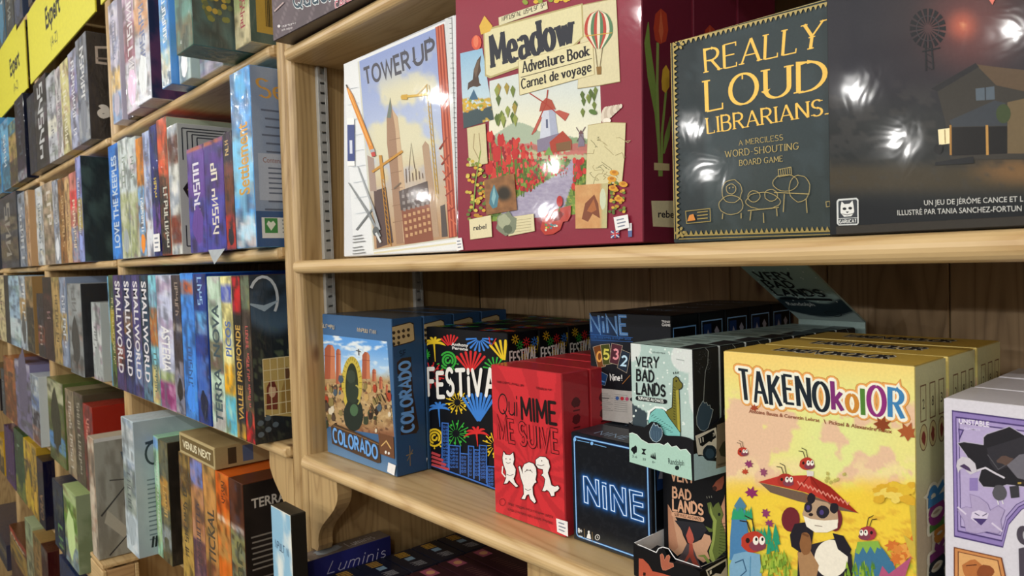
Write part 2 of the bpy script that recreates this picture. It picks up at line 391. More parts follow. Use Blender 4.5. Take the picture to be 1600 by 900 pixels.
    def letters(s, t, quad, col, thick=.16, thin=None, gap=.24, space=.4, serif=0.0, jit=0.0, seed=0, cap=False, grow=0.0, shear=0.0, inner=None, scale=None):
        """drawn letters; per-letter colours when col is a list; thin/thick give pen contrast; serif: length of serifs"""
        out, W = s.strokes(t, gap, space, jit, seed, shear); mp = s._quadmap(quad, W)
        keep = s.uv; own = s.begin(36)
        Q = s.uv(quad); ar = (np.linalg.norm(Q[1]-Q[0])/W)/(np.linalg.norm(Q[3]-Q[0])+1e-9)   # unit width over height
        try:
            s.uv = lambda P: mp(np.asarray(P, float).reshape(-1, 2)/np.array([ar, 1.0]))
            for i, sts in out:
                c = col if isinstance(col, str) or np.ndim(col) == 1 and not isinstance(col[0], str) else col[i % len(col)]
                for q in sts:
                    P = np.array(q, float)*np.array([ar, 1.0]); n = len(P); ws = []
                    for j in range(n):
                        a = P[max(j-1, 0)]; b = P[min(j+1, n-1)]
                        if thin is None: ws.append(thick+grow)
                        else:
                            d = b-a; v = abs(d[1])/(hypot(*d)+1e-9); ws.append(thin+(thick-thin)*v+grow)
                    if thin is not None and n <= 6 and not cap:     # separate segments keep the pen contrast at corners
                        for j in range(n-1):
                            d = P[j+1]-P[j]; v = abs(d[1])/(hypot(*d)+1e-9); w = thin+(thick-thin)*v+grow
                            if t[i] in 'AVMNWY' and d[0]*d[1] > 0 and abs(d[0]) > .05: w = (thin+w)/2.2
                            s.line(P[j:j+2], w, c, cap=cap)
                    elif cap and n <= 6:
                        for j in range(n-1): s.line(P[j:j+2], ws[j:j+2], c, cap=True)
                    else: s.line(P, ws, c, cap=cap)
                    if serif:
                        for e, f in ((0, 1), (n-1, n-2)):
                            d = P[e]-P[f]
                            if abs(d[1]) > abs(d[0])*.6:
                                y = P[e][1]; yy = y+(thin or thick)*.5*(1 if d[1] < 0 else -1)
                                s.line([(P[e][0]-serif/2, yy), (P[e][0]+serif/2, yy)], (thin or thick)*.9+grow, c)
                            elif thin is not None and abs(d[0]) > abs(d[1])*3:
                                up = -1 if P[e][1] > .7 else 1
                                if abs(P[e][1]-.5) < .2: continue
                                s.line([(P[e][0]-thin/2, P[e][1]), (P[e][0]-thin/2, P[e][1]+up*serif*.6)], thin+grow, c)
        finally: s.uv = keep
        s.end(own); return s
    def scrib(s, p0, p1, h, col, seed=1, dens=1.0):
        """a line of print too small to read: ticks the size of letters along p0-p1, h = letter height as a vector"""
        r = random.Random(seed); p0 = np.array(p0, float); p1 = np.array(p1, float); h = np.array(h, float); L = np.linalg.norm(p1-p0); u = (p1-p0)/L; hh = np.linalg.norm(h); w = hh*.15; x = 0; own = s.begin(12)
        while x < L-hh*.4:
            for q in range(r.randint(4, 9)):
                if x > L-hh*.4: break
                a = p0+u*(x+hh*.1); b = a+u*hh*.40; f = [a, b, a+h, b+h, a+h*.5, b+h*.5]
                P = [f[i] for i in r.choice([(0, 2, 3), (2, 0, 1), (0, 2, 5, 1), (3, 2, 4, 5, 1, 0), (2, 0, 3, 1), (0, 2, 3, 5, 4), (2, 4, 5, 3), (2, 0, 1, 3)])]
                s.line(P, w, col); x += hh*.62
            x += hh*.45
        s.end(own); return s
    def build(s, name, parent, mat='print_satin'):
        V = np.vstack(s.V)+s.n*(np.vstack(s.K)*min(LIFT, s.rise/s.kmax)+1e-4); C = np.vstack(s.C)
        return mesh_obj(name, V, s.F, mat, parent, C)
def blob(c, rx, ry, seed, n=16, amp=.18):
    r = random.Random(seed); return [(c[0]+rx*cos(2*pi*i/n)*(1+r.uniform(-amp, amp)), c[1]+ry*sin(2*pi*i/n)*(1+r.uniform(-amp, amp))) for i in range(n)]
class GameBox:
    """upright carton: local origin at its bottom front left corner, x across the front, y into the shelf, z up"""
    def __init__(s, name, X, Y, Z, w, h, d, col, yaw=0, lean=0, mat='print_satin', c=.0015, top=None):
        s.w, s.h, s.d = w, h, d
        Z = Z+.0006+d*sin(radians(max(lean, 0)))
        s.root = empty(name, (X, Y, Z)); s.root.rotation_euler = (radians(-lean), 0, radians(yaw))
        R = (Matrix.Rotation(radians(yaw), 4, 'Z')@Matrix.Rotation(radians(-lean), 4, 'X')); s.M = Matrix.Translation((X, Y, Z))@R
        s.body = boxobj('carton', 0, w, 0, d, 0, h, mat, s.root, c, col)
    rise = .002
    def face(s, o, eu, ev, n, view, a, b):
        c = Cv(s.M, o, eu, ev, n, view); c.bounds = (np.array([.0003, .0003]), np.array([a-.0003, b-.0003])); c.rise = s.rise; return c
    def front(s, view=(1, 0, 0)): return s.face((0, 0, 0), (1, 0, 0), (0, 0, 1), (0, -1, 0), view, s.w, s.h)
    def right(s, view=(1, 0, 0)): return s.face((s.w, 0, 0), (0, 1, 0), (0, 0, 1), (1, 0, 0), view, s.d, s.h)
    def top(s, view=(1, 0, 0)): return s.face((0, 0, s.h), (1, 0, 0), (0, 1, 0), (0, 0, 1), view, s.w, s.d)
    def corners(s, m=0.0):
        return [(m, s.h-m), (s.w-m, s.h-m), (s.w-m, m), (m, m)]
    def tag(s, *a, **k): tag(s.root, *a, **k); return s
def rect(x0, y0, x1, y1): return [(x0, y0), (x1, y0), (x1, y1), (x0, y1)]
def sticker(cv, quad, lines=3, parent=None, col='#e9e9ea'):
    """white price sticker as a part of its own, just proud of the face"""
    k = Cv(cv.M, cv.o+cv.n*.0035, cv.eu, cv.ev, cv.n, cv.view); k.px = cv.px
    k.poly(quad, col); a, b, c, d = [np.array(q, float) for q in quad]
    for i in range(lines):
        t = .25+.5*i/max(lines-1, 1); p = a*(1-t)+d*t; q = b*(1-t)+c*t
        k.line([p*.82+q*.18, p*(.3-.1*(i % 2))+q*(.7+.1*(i % 2))], np.linalg.norm(d-a)*.09, '#7c8496')
    return k.build('price_sticker', parent, 'print_matte')
# ================================================================== the room
FLOOR = -2.2
f = boxobj('floor', -8, 5, -7, .50, FLOOR-.05, FLOOR, 'concrete'); tag(f, 'grey shop floor in front of the shelves', None, None, 'structure')
f = boxobj('ceiling', -8, 5, -7, .50, 1.75, 1.8, 'plaster'); tag(f, 'pale shop ceiling above the aisle', None, None, 'structure')
f = boxobj('wall_back', -8, 5, .50, .55, FLOOR, 1.75, 'plaster'); tag(f, 'pale wall behind the wooden shelves', None, None, 'structure')
for nm, a in (('wall_left', (-8.05, -8, -7, .5)), ('wall_right', (5, 5.05, -7, .5)), ('wall_front', (-8, 5, -7.05, -7))):
    f = boxobj(nm, *a, FLOOR, 1.75, 'wall_paint'); tag(f, 'plain painted shop wall outside the picture', None, None, 'structure')
# ---- lamps on the ceiling, out of frame: they light the aisle and glint on the shrink wrap
def lamp(p, w, i):
    t = empty('track_spotlight', p); tag(t, 'black ceiling spotlight over the aisle', 'lamp', 'ceiling spotlights over the aisle')
    n = 14; V = []; F = []
    for (r, z) in ((.028, .14), (.045, .12), (.05, .0), (.043, .0), (.04, .03)):
        V += [(r*cos(2*pi*k/n), r*sin(2*pi*k/n), z) for k in range(n)]
    for s in range(4): F += [[s*n+k, s*n+(k+1) % n, (s+1)*n+(k+1) % n, (s+1)*n+k] for k in range(n)]
    F.append([k for k in range(n)]); mesh_obj('lamp_housing', V, F, 'lamp_black', t)
    V = [(.039*cos(2*pi*k/n), .039*sin(2*pi*k/n), .028) for k in range(n)]+[(0, 0, .004)]
    mesh_obj('lamp_bulb', V, [[k, (k+1) % n, n] for k in range(n)], 'lamp_glow', t)
    boxobj('stem', -.008, .008, -.008, .008, .14, 1.75-p[2], 'lamp_black', t)
    l = bpy.data.lights.new('lamp_light', 'POINT'); l.energy = w; l.color = (1.0, .98, .945); l.shadow_soft_size = .026
    o = bpy.data.objects.new('lamp_light', l); o.location = (0, 0, -.06); linkobj(o, t)
for i, p in enumerate(LAMPS): lamp(p, LAMP_W[i], i)

# ================================================================== wooden shelving
BACK = .45
ZS = dict(top=.423, mid=.013, low=-.372)
def shelf_board(parent, x0, x1, zt, y1=BACK, nose=-.018, th=.025):
    r = th/2; prof = [(y1, zt), (y1, zt-th)]+[(nose+r+r*cos(radians(a)), zt-r+r*sin(radians(a))) for a in range(270, 89, -18)]
    def sh(k):
        return lambda p, q: (max(p, nose+r*(1-k)) if p < y1-.01 else p, q if p > nose+r else zt-r+(q-zt+r)*(.4+.6*k))
    return extrude('shelf_board', prof, x0, x1, 'X', 'pine_x', parent,
                   [(x0, sh(0)), (x0+.004, sh(.7)), (x0+.010, sh(1)), (x1-.010, sh(1)), (x1-.004, sh(.7)), (x1, sh(0))])
def upright(parent, x0, x1, z0=FLOOR, z1=1.5, y0=-.004, y1=BACK):
    r = .0155; prof = [(x1, y1), (x0, y1)]+[(x0+r-r*cos(radians(a)), y0+r-r*sin(radians(a))) for a in (0, 22, 45, 67, 90)]+[(x1-r+r*sin(radians(a)), y0+r-r*cos(radians(a))) for a in (0, 22, 45, 67, 90)]
    return extrude('upright', prof, z0, z1, 'Z', 'pine_z', parent)
def corbel(parent, x, zt, sgn, w=.115, h=.16, y0=.0, y1=.03):
    P = [(0, 0), (w, 0), (w, -.018)]
    for i in range(13):
        t = i/12; P.append((w*(1-.72*(t*t*(3-2*t)))+.006*sin(t*2*pi), -.018-(h-.03)*t))
    P += [(w*.22, -h), (0, -h)]
    return extrude('corbel', [(x+sgn*p, zt+q) for p, q in P], y0, y1, 'Y', 'pine_z', parent)
def standard(parent, x, y, z0, z1, sgn=1):
    """slotted steel strip on a side board: two rails, a flange and rungs between the slots"""
    V = []; F = []; n = 0
    def b(x0, x1, y0, y1, a, c):
        nonlocal n
        q, g = cham(x0, x1, y0, y1, a, c, .0002); V.extend(q); F.extend([[i+n for i in h] for h in g]); n += len(q)
    b(x, x+.010, y-.0105, y-.009, z0, z1); b(x+.0002, x+.0012, y-.009, y+.009, z0, z1); b(x, x+.010, y+.009, y+.0105, z0, z1)
    b(x+.0088, x+.010, y-.009, y-.005, z0, z1); b(x+.0088, x+.010, y+.005, y+.009, z0, z1)
    z = z0
    while z < z1-.012:
        b(x+.0088, x+.0099, y-.005, y+.005, z, z+.0150); z += .0195
    return fixn(mesh_obj('shelf_standard', V, F, 'steel', parent))
PITCH = 1.28
def unit(name, x0, x1, shelves, label, planks, corbels=(), standards=()):
    t = empty(name, ((x0+x1)/2, 0, FLOOR)); ox = (x0+x1)/2
    class P: pass
    def fixp(o): o.location = (-ox, 0, -FLOOR); return o
    fixp(upright(t, x0, x0+.033)); fixp(upright(t, x1-.033, x1))
    for z in shelves: fixp(shelf_board(t, x0+.029, x1-.029, z))
    n = planks; w = (x1-x0-.066)/n
    for i in range(n):
        fixp(boxobj('back_plank', x0+.033+i*w+.0006, x0+.033+(i+1)*w-.0006, BACK+.001, BACK+.016, FLOOR, 1.5, 'pine_back', t, .0015))
    for (x, z, s) in corbels: fixp(corbel(t, x, z, s))
    for (x, y, z0_, z1_) in standards: fixp(standard(t, x, y, z0_, z1_))
    tag(t, label, 'shelving unit', 'pine shelving units'); return t
XA0, XA1 = -1.389, .52
XB = -1.3925
unit('shelving_unit', XA0, XA1, (ZS['top'], ZS['mid'], ZS['low'], -.80, -1.2, .86), 'pine shelving unit with rounded shelf edges holding large front-facing game boxes', 11,
     [(XA0+.033, ZS['low']-.026, 1)],
     [(XA0+.033, .058, ZS['low']+.002, ZS['mid']-.027), (XA0+.033, .272, ZS['low']+.002, ZS['mid']-.027), (XA0+.033, .058, ZS['mid']+.002, ZS['top']-.027), (XA0+.033, .272, ZS['mid']+.002, ZS['top']-.027)])
t = bpy.data.objects['shelving_unit']
o = boxobj('support_board', -.742, -.655, .02, .045, -.799, ZS['low']-.026, 'pine_z', t, .002); o.location = (-t.location.x, 0, -FLOOR)
SB = (.447, .042, -.366, -.80, -1.19, -1.80)
unit('shelving_unit', XB-PITCH, XB-.001, SB+(1.2,), 'pine shelving unit left of the double post, packed with upright game boxes', 12, [(XB-.034, SB[2]-.026, -1)])
unit('shelving_unit', XB-2*PITCH, XB-PITCH-.001, SB+(1.2,), 'pine shelving unit behind the large yellow sign, two bays from the front', 8)
unit('shelving_unit', XB-4*PITCH, XB-3*PITCH-.001, SB+(1.2,), 'pine shelving unit barely showing at the extreme left edge', 6)
unit('shelving_unit', XB-3*PITCH, XB-2*PITCH-.001, SB+(1.2,), 'farthest pine shelving unit at the left edge behind the smaller yellow sign', 8)

# ================================================================== boxes on the middle shelf
def board_name(): return 'board_game_box'
# ---- Tower Up
b = GameBox('board_game_box', -1.189, .004, ZS['mid'], .3365, .345, .07, '#d9dde2', lean=2.4, mat='print_wrap')
V1 = (2.14286, 420, 0); cv = b.front(V1)
def sky(X, Y, a, bb):
    c = mixc(C3('#8e9fd0'), C3('#b3c0dd'), sst(.0, .5, bb)); n = fbm(X/60, Y/75, 3)
    c = over(c, '#d7d3b6', sst(.42, .62, n)*sst(1.0, .35, abs(a-.45)*1.3)*sst(.02, .25, bb))
    c = over(c, '#c9b08a', sst(.5, .8, bb)*.8); c = over(c, '#a97f5e', sst(.72, 1, bb)*.6+.15*fbm(X/20, Y/40, 8)*sst(.5, .7, bb)); return c
cv.poly([(243, 195), (620, 43), (655, 834), (285, 850)], '#e3e7ea')
cv.grid([(303, 205), (582, 84), (634, 795), (352, 836)], 44, 90, sky)
cv.line([(310, 186), (590, 66)], 9, '#b9bec4'); cv.line([(300, 206), (352, 838), (634, 796)], 5, '#cfd0c4'); cv.line([(352, 848), (640, 812)], 6, '#d9d3b5')
cv.letters('TOWER', [(324, 284), (474, 230), (466, 172), (317, 232)], '#4d4d59', .2, gap=.2); cv.letters('UP', [(489, 220), (556, 193), (551, 130), (484, 158)], '#4d4d59', .2, gap=.22)
cv.poly([(352, 640), (393, 626), (418, 812), (362, 832)], '#5b4a48'); cv.poly([(330, 520), (352, 530), (362, 640), (340, 640)], '#a58f84')
cv.poly([(407, 325), (414, 365), (432, 392), (441, 470), (456, 620), (470, 812), (428, 818), (410, 600), (396, 480), (395, 395)], '#a07f67')
cv.poly([(409, 340), (414, 365), (432, 392), (441, 470), (456, 620), (470, 812), (452, 812), (434, 560), (424, 430)], '#c7ab8b')
cv.poly([(396, 395), (407, 325), (412, 362), (410, 395)], '#6f7a70')
for i in range(6): cv.line([(404+i*2.4, 470+i*55), (440+i*3, 462+i*55)], 2, '#8a6b55')
cv.poly([(514, 490), (524, 472), (536, 485), (552, 620), (572, 792), (546, 796), (528, 620)], '#b0957c')
cv.poly([(575, 690), (590, 684), (600, 792), (580, 794)], '#57504e')
cv.poly([(438, 640), (532, 610), (552, 805), (456, 818)], '#8a5542'); cv.poly([(436, 640), (532, 606), (540, 682), (443, 705)], '#574b49')
for r in range(7):
    for q in range(6):
        x = 446+q*15.4+r*2.2; y = 652+r*22-q*4.4
        cv.poly(rect(x, y, x+9, y+11), '#8d8480' if r < 3 else '#c59b72')
cv.line([(470, 570), (478, 480), (490, 565)], 2, '#6b5a4a')
for i in range(6): cv.line([(462+i*11, 612-i*3), (460+i*11, 565+((i*7) % 20))], 2.4, '#6b574a')
cv.line([(420, 632), (444, 612)], 5, '#7a6a5c')
for q in (1, -1):
    cv.line([(533+q*4, 285), (565+q*4, 650)], 2.4, '#c7a44c'); cv.line([(375+q*4, 520), (406+q*5, 820)], 2.6, '#b9853c')
for i in range(18): cv.line([(530+i*1.8, 330+i*19), (540+i*1.8, 342+i*19)], 1.8, '#c7a44c'); cv.line([(374+i*1.7, 540+i*16), (384+i*1.7, 552+i*16)], 1.8, '#b9853c')
cv.line([(444, 326), (566, 312)], 8, '#d0aa45'); cv.line([(533, 282), (500, 316)], 2, '#d0aa45'); cv.poly([(446, 318), (466, 316), (466, 334), (446, 334)], '#c9a03c')
cv.line([(348, 576), (450, 506)], 8, '#c28d3c'); cv.line([(376, 520), (384, 600)], 9, '#c28d3c')
def girder(X, Y, a, bb): return over(over(fill(X.shape, '#b0503c'), '#cf7457', (np.abs((a*3) % 1-.5) < .13)), '#8c3a2e', (np.abs((a*3) % 1) < .12))
cv.grid([(560, 92), (588, 80), (642, 788), (606, 796)], 12, 8, girder)
for i in range(5): cv.line([(573+i*7, 500+i*52), (600+i*7, 460+i*58)], 5, '#8f3c30'); cv.line([(577+i*7, 520+i*52), (606+i*6, 560+i*48)], 4, '#c9664c')
cv.poly([(592, 64), (614, 56), (650, 792), (634, 794)], '#d3d7d9')
for i in range(44): t = i/44; cv.line([(614+36*t, 62+730*t), (606+36*t-(4 if i % 5 == 0 else 0), 63+730*t)], 1.8, '#63676c')
for i in range(9): cv.line([(262+i*4, 300+i*52), (300+i*5, 292+i*52)], 1.4, '#c3ccd8')
cv.line([(263, 287), (278, 322), (344, 490), (350, 508)], [3, 14, 15, 15], '#d98b36'); cv.line([(268, 300), (345, 488)], 3, '#eeb25c'); cv.line([(262, 284), (267, 296)], 4, '#403830')
cv.line([(349, 500), (352, 512)], 15, '#a9adb4'); cv.line([(351, 510), (355, 524)], 13, '#c24a44')
cv.line([(277, 396), (279, 556)], 24, '#eef0f0'); cv.line([(278, 418), (279, 540)], 24, '#3d4b85'); cv.line([(278, 470), (279, 515)], 9, '#cfd5e6')
cv.line([(270, 612), (340, 720), (376, 792)], [3, 9, 8], '#8b9094'); cv.line([(300, 556), (350, 690), (372, 770)], [3, 7, 12], '#a6abb0'); cv.line([(296, 770), (350, 700)], 5, '#777c80'); cv.ell((362, 775), 11, 16, '#5f6467'); cv.line([(362, 780), (378, 812)], 7, '#d2d6d9')
for i in range(6): cv.line([(284, 792+i*10+(8 if i > 2 else 0)), (316+((i*5) % 14), 787+i*10+(8 if i > 2 else 0))], 3, '#7d8083')
cv.build('cover_print', b.root, 'print_wrap')
sticker(cv, [(625, 798), (646, 796), (652, 836), (630, 840)], 3, b.root)
sp = b.right(); sp.px = False; sp.poly(rect(.001, .001, .069, .344), '#cfd6dd'); sp.build('side_print', b.root, 'print_wrap')
b.tag('white box with pencil border and city tower picture, leftmost on the middle shelf', 'game box')

# ---- Meadow (three copies one behind the other)
MB = GameBox('board_game_box', -.850, .002, ZS['mid'], .337, .372, .093, '#6f2236', lean=1.6, mat='print_wrap'); b = MB
V2 = (2.25, 700, 0); cv = b.front(V2); cv.px = False
cv.grid(b.corners(.001), 30, 34, lambda X, Y, a, bb: over(fill(a.shape, '#86283c'), '#9c4052', sst(.5, 0, bb)*.5)); cv.px = True  # paler towards the top: a pink sheen put into the cover colour
def land(X, Y, a, bb):
    c = mixc(C3('#cfd8d6'), C3('#e3e2cc'), sst(280, 460, Y)); n = fbm(X/22, Y/14, 5)
    hy = 470-28*np.sin((X-150)/70)-12*np.sin(X/31); c = over(c, '#9fb09a', (Y > hy)*.9)
    h2 = 498-14*np.sin((X-60)/50); c = over(c, '#7f9a72', (Y > h2)*.85)
    c = over(c, '#d6c7a0', ((Y > 530) & (Y < 560))*.6); c = over(c, '#c3565c', ((Y > 505) & (Y < 545) & (n > .45))*.7)
    c = over(c, '#73923f', (Y > 560)*1.0); c = over(c, '#3f5a2c', sst(.42, .62, n)*(Y > 560)*.8); c = over(c, '#c9b64a', (fbm(X/9, Y/9, 2) > .62)*(Y > 600)*.6)
    pw = sst(0, 1, (Y-555)/200); pc = 448-150*pw; c = over(c, mixc(C3('#8d86a4'), C3('#b7b1c4'), fbm(X/12, Y/6, 9)), (np.abs(X-pc) < 14+95*pw)*(Y > 560)); return c
cv.grid([(146, 285), (532, 185), (548, 745), (142, 780)], 110, 130, land)
R = random.Random(4)
tul = []
for i in range(420):
    t = R.random()**.7; x = 150+R.random()*270; y = 470+t*170+(x-150)*.22
    if x > 300 and y > 610-(x-300)*.35+40: continue
    if y < 480 and x > 200: continue
    tul.append((y, x))
cv.begin(60)
for y, x in sorted(tul):
    s = 4+10*max(0, 1-(x-140)/260)*(.6+.5*R.random()); c = R.choice(['#b3262c', '#c93a35', '#8f1d28', '#d3544a'])
    if R.random() < .4: cv.line([(x, y+s), (x+R.uniform(-3, 3), y+3*s)], s*.4, '#4d6b2e')
    cv.ell((x, y), s*.62, s, c, 9)
cv.end()
for x, y, s in ((148, 480, 22), (186, 492, 24), (172, 540, 30), (238, 505, 19), (145, 590, 26), (215, 560, 18), (265, 545, 15), (236, 540, 22)):
    cv.line([(x, y+s*.8), (x+4, y+90)], 5, '#59752f'); cv.poly([(x-s*.5, y-s*.4), (x-s*.25, y-s), (x, y-s*.7), (x+s*.3, y-s), (x+s*.55, y-s*.3), (x+s*.42, y+s*.7), (x, y+s), (x-s*.45, y+s*.7)], R.choice(['#bb2a2c', '#c9382f']))
for i in range(22):
    x = 440+R.random()*48; y = 560+R.random()*130; cv.ell((x, y), 7, 12, R.choice(['#b3262c', '#c93a35']), 9); cv.line([(x, y+10), (x, y+26)], 3, '#4d6b2e')
# windmill
cv.poly([(332, 388), (376, 380), (388, 472), (324, 488)], '#c9cfde'); cv.poly([(355, 384), (376, 380), (388, 472), (362, 480)], '#a8afc6'); cv.poly([(314, 492), (392, 468), (396, 508), (380, 520), (316, 536)], '#827a92')
cv.poly([(322, 392), (328, 362), (346, 344), (366, 352), (380, 384)], '#a84c3c'); cv.poly([(345, 420), (352, 419), (353, 450), (346, 451)], '#5a6280')
for (x, y) in ((296, 474), (414, 424), (288, 328), (352, 316)):
    cv.line([(346, 366), (x, y)], 4, '#a5382e')
    if y > 400: dx, dy = x-346, y-366; cv.poly([(346+dx*.45, 366+dy*.45), (x, y), (x+14, y-12 if x < 340 else y-24), (346+dx*.5+12, 366+dy*.5-8)], '#b5574a')
cv.poly([(358, 500), (404, 460), (436, 494), (436, 526), (364, 538)], '#a8412f'); cv.poly([(380, 505), (432, 495), (434, 526), (384, 532)], '#7b5a3a'); cv.poly([(340, 545), (356, 515), (372, 545)], '#6f9a4a')
cv.poly([(462, 472), (476, 470), (482, 514), (458, 516)], '#7d7488'); cv.line([(452, 448), (484, 500)], 3, '#6c5a60'); cv.line([(484, 446), (454, 498)], 3, '#6c5a60'); cv.poly([(460, 472), (468, 456), (478, 470)], '#6c4a50')
# eagle picture
def eagle_bg(X, Y, a, bb): c = mixc(C3('#8fb9d8'), C3('#d3e0e2'), bb); c = over(c, '#c7a53e', (Y > 345)*(fbm(X/10, Y/10, 4) > .4)); return over(c, '#3d4f55', (Y > 385-(X-100)*.25)*(fbm(X/26, Y/16, 6) > .3)*1.0)
cv.grid([(44, 188), (122, 170), (162, 420), (56, 452)], 30, 50, eagle_bg)
cv.poly([(70, 318), (72, 292), (88, 280), (92, 245), (104, 212), (118, 194), (114, 225), (117, 250), (108, 268), (112, 292), (118, 300), (104, 306), (90, 304), (80, 308)], '#4d3c33'); cv.poly([(92, 250), (104, 216), (112, 208), (106, 250), (100, 275)], '#6d5a4a')
cv.poly([(74, 352), (92, 314), (108, 350)], '#3f6684')
for q in range(14): x = 62+R.random()*90; y = 352+R.random()*40; cv.ell((x, y), 6, 5, R.choice(['#d8b23e', '#c58f2c', '#8a9a3c']), 8)
# papers
def paper(pts, col='#d8d0a4', edge='#a9986a'):
    cx = sum(p[0] for p in pts)/len(pts); cy = sum(p[1] for p in pts)/len(pts)
    cv.poly([(cx+(x-cx)*1.015, cy+(y-cy)*1.02) for x, y in pts], edge); cv.poly(pts, col)
for i in range(16): x = 170+R.random()*70; y = 280+R.random()*130; cv.poly([(x, y), (x+10, y+14), (x+2, y+44), (x-8, y+16)], R.choice(['#6e7f3a', '#566b30', '#8f9a4c', '#a08d40']))
for i in range(9): x = 470+R.random()*50; y = 300+R.random()*80; cv.poly([(x, y), (x+9, y+12), (x+2, y+34), (x-7, y+14)], R.choice(['#6e7f3a', '#566b30', '#8f9a4c']))
for i in range(12): x = 230+R.random()*200; cv.ell((x, 6+R.random()*8-(x-230)*.06), 9, 7, R.choice(['#d9b33c', '#e2c75a', '#8a9a3c']), 8)
paper([(474, 20), (592, -4), (606, 286), (530, 300), (458, 310)], '#d7cfaa')
cv.poly([(125, 104), (300, 58), (475, 12), (480, 130), (420, 190), (250, 240), (150, 276), (132, 268)], '#b4a774'); cv.poly([(130, 110), (300, 64), (470, 18), (474, 128), (416, 184), (250, 232), (152, 268), (136, 262)], '#dcd5aa')
paper([(180, 62), (348, 6), (352, 32), (182, 90)], '#d9d3b0')
cv.scrib((190, 76), (346, 24), (1, -15), '#4a4536', 5)
paper([(112, 92), (130, 56), (158, 92), (150, 110), (118, 122)], '#d9b04a', '#c98f3a'); cv.ell((102, 150), 18, 26, '#d2553f', 12); cv.ell((100, 146), 9, 22, '#e07a5c', 10)
MED = [(160, 238), (440, 150), (430, 38), (151, 126)]
cv.letters('Meadow', MED, '#2c2f3a', .215, .10, gap=.25, serif=.27)
paper([(250, 216), (510, 142), (516, 262), (255, 334)], '#ddd5ab')
cv.letters('Adventure Book', [(266, 257), (497, 196), (495, 160), (263, 217)], '#26242a', .2, .11, gap=.26, space=.36, serif=.27)
cv.line([(258, 273), (508, 206)], 2.5, '#5b5340'); cv.letters('Carnet de voyage', [(262, 313), (505, 250), (503, 218), (260, 280)], '#26242a', .2, .11, gap=.26, space=.36, serif=.27)
# balloon
for i in range(9):
    a0 = -1+2*i/9; a1 = -1+2*(i+1)/9; c = ['#b8473c', '#e3dcc4', '#567f5c'][i % 3]; P = []
    for q in range(11): t = -1+2*q/10; k = math.sqrt(max(0, 1-t*t)) if t < .3 else .954-(t-.3)*.98; P.append((a0*50*k, 104+t*68))
    for q in range(10, -1, -1): t = -1+2*q/10; k = math.sqrt(max(0, 1-t*t)) if t < .3 else .954-(t-.3)*.98; P.append((a1*50*k, 104+t*68))
    cv.poly([(532+x-(y-104)*.0, y) for x, y in P], c)
cv.line([(520, 168), (528, 236)], 2, '#6b5a3c'); cv.line([(546, 168), (537, 236)], 2, '#6b5a3c'); cv.poly([(524, 236), (542, 234), (541, 262), (527, 263)], '#8b6a38')
cv.line([(484, 128), (580, 116)], 3, '#c9a23c')
# shell, map, little paper
for i in range(7): cv.ell((556+i*9, 404-i*5), 15-i*1.6, 30-i*3.6, ['#d8cdbd', '#c3b4a2'][i % 2], 14, 12)
cv.ell((562, 424), 14, 9, '#efe7da', 12); cv.ell((512, 394), 15, 9, '#56753a', 10, 20)
paper([(496, 442), (560, 432), (627, 434), (622, 560), (614, 642), (540, 650), (488, 650)], '#d3cba0')
for i in range(15):
    x = 505+R.random()*95; y = 460+R.random()*165; P = [(x, y)]
    for k in range(5): P.append((P[-1][0]+R.uniform(-14, 20), P[-1][1]+R.uniform(-8, 16)))
    cv.line(P, 2, R.choice(['#93865c', '#7d7a58', '#a89c72']))
paper([(70, 452), (134, 436), (142, 574), (78, 586)], '#cfc69c'); cv.line([(96, 470), (92, 520), (112, 560)], 3, '#a18f68'); cv.line([(112, 468), (118, 530)], 3, '#a18f68')
cv.begin(30)
for i in range(60):
    t = R.random(); x = 70+R.random()*70; y = 560+t*215
    cv.ell((x, y), 7, 6, R.choice(['#cf9f34', '#b8862c', '#d8bf5a', '#7d8a3a', '#5f7434', '#c7b048']), 8)
cv.end(); cv.line([(118, 530), (100, 640), (92, 740)], 4, '#7f9a48')
def hive(X, Y, a, bb): return over(over(fill(X.shape, '#6d4a2e'), '#a8764a', fbm(X/16, Y/16, 3)), '#2f2a22', sst(34, 14, np.hypot(X-200, Y-680)))
cv.grid([(130, 634), (236, 610), (246, 738), (138, 756)], 30, 34, hive); cv.poly([(165, 648), (182, 690), (176, 728), (160, 734), (148, 715), (152, 680)], '#4d7f90'); cv.poly([(165, 655), (172, 690), (164, 722), (156, 700)], '#86b3ba')
paper([(78, 772), (154, 757), (158, 832), (82, 842)], '#dcd3ae'); cv.text('rebel', [(93, 810), (138, 804), (138, 786), (93, 792)], '#26242a', .02)
paper([(222, 764), (304, 752), (308, 812), (216, 830)], '#d6cda6')
for i in range(5): cv.line([(236, 776+i*10), (296, 768+i*10)], 1.6, '#9c9270')
cv.poly(blob((206, 786), 36, 42, 5), '#7d8570'); cv.poly(blob((200, 778), 22, 24, 6), '#a3a98e'); cv.poly(blob((214, 806), 16, 16, 7), '#5d6653')
cv.poly([(328, 806), (336, 772), (362, 742), (388, 734), (436, 722), (434, 760), (424, 778), (408, 780), (398, 808), (372, 824), (344, 826)], '#b23a2e'); cv.poly([(362, 750), (392, 738), (412, 752), (396, 774), (376, 778)], '#7d2320')
for i in range(12): cv.ell((346+R.random()*40, 786+R.random()*32), 4, 4, R.choice(['#e0b84a', '#d8d3c0', '#4d7f90', '#5f8a3c']), 7)
cv.ell((396, 708), 11, 20, '#b52b2a', 12); cv.line([(396, 726), (394, 745)], 4, '#59752f')
def moth(X, Y, a, bb): return over(over(fill(X.shape, '#c28a58'), '#a9b58a', sst(535, 550, X)), '#d8b27c', fbm(X/18, Y/18, 7)*.7)
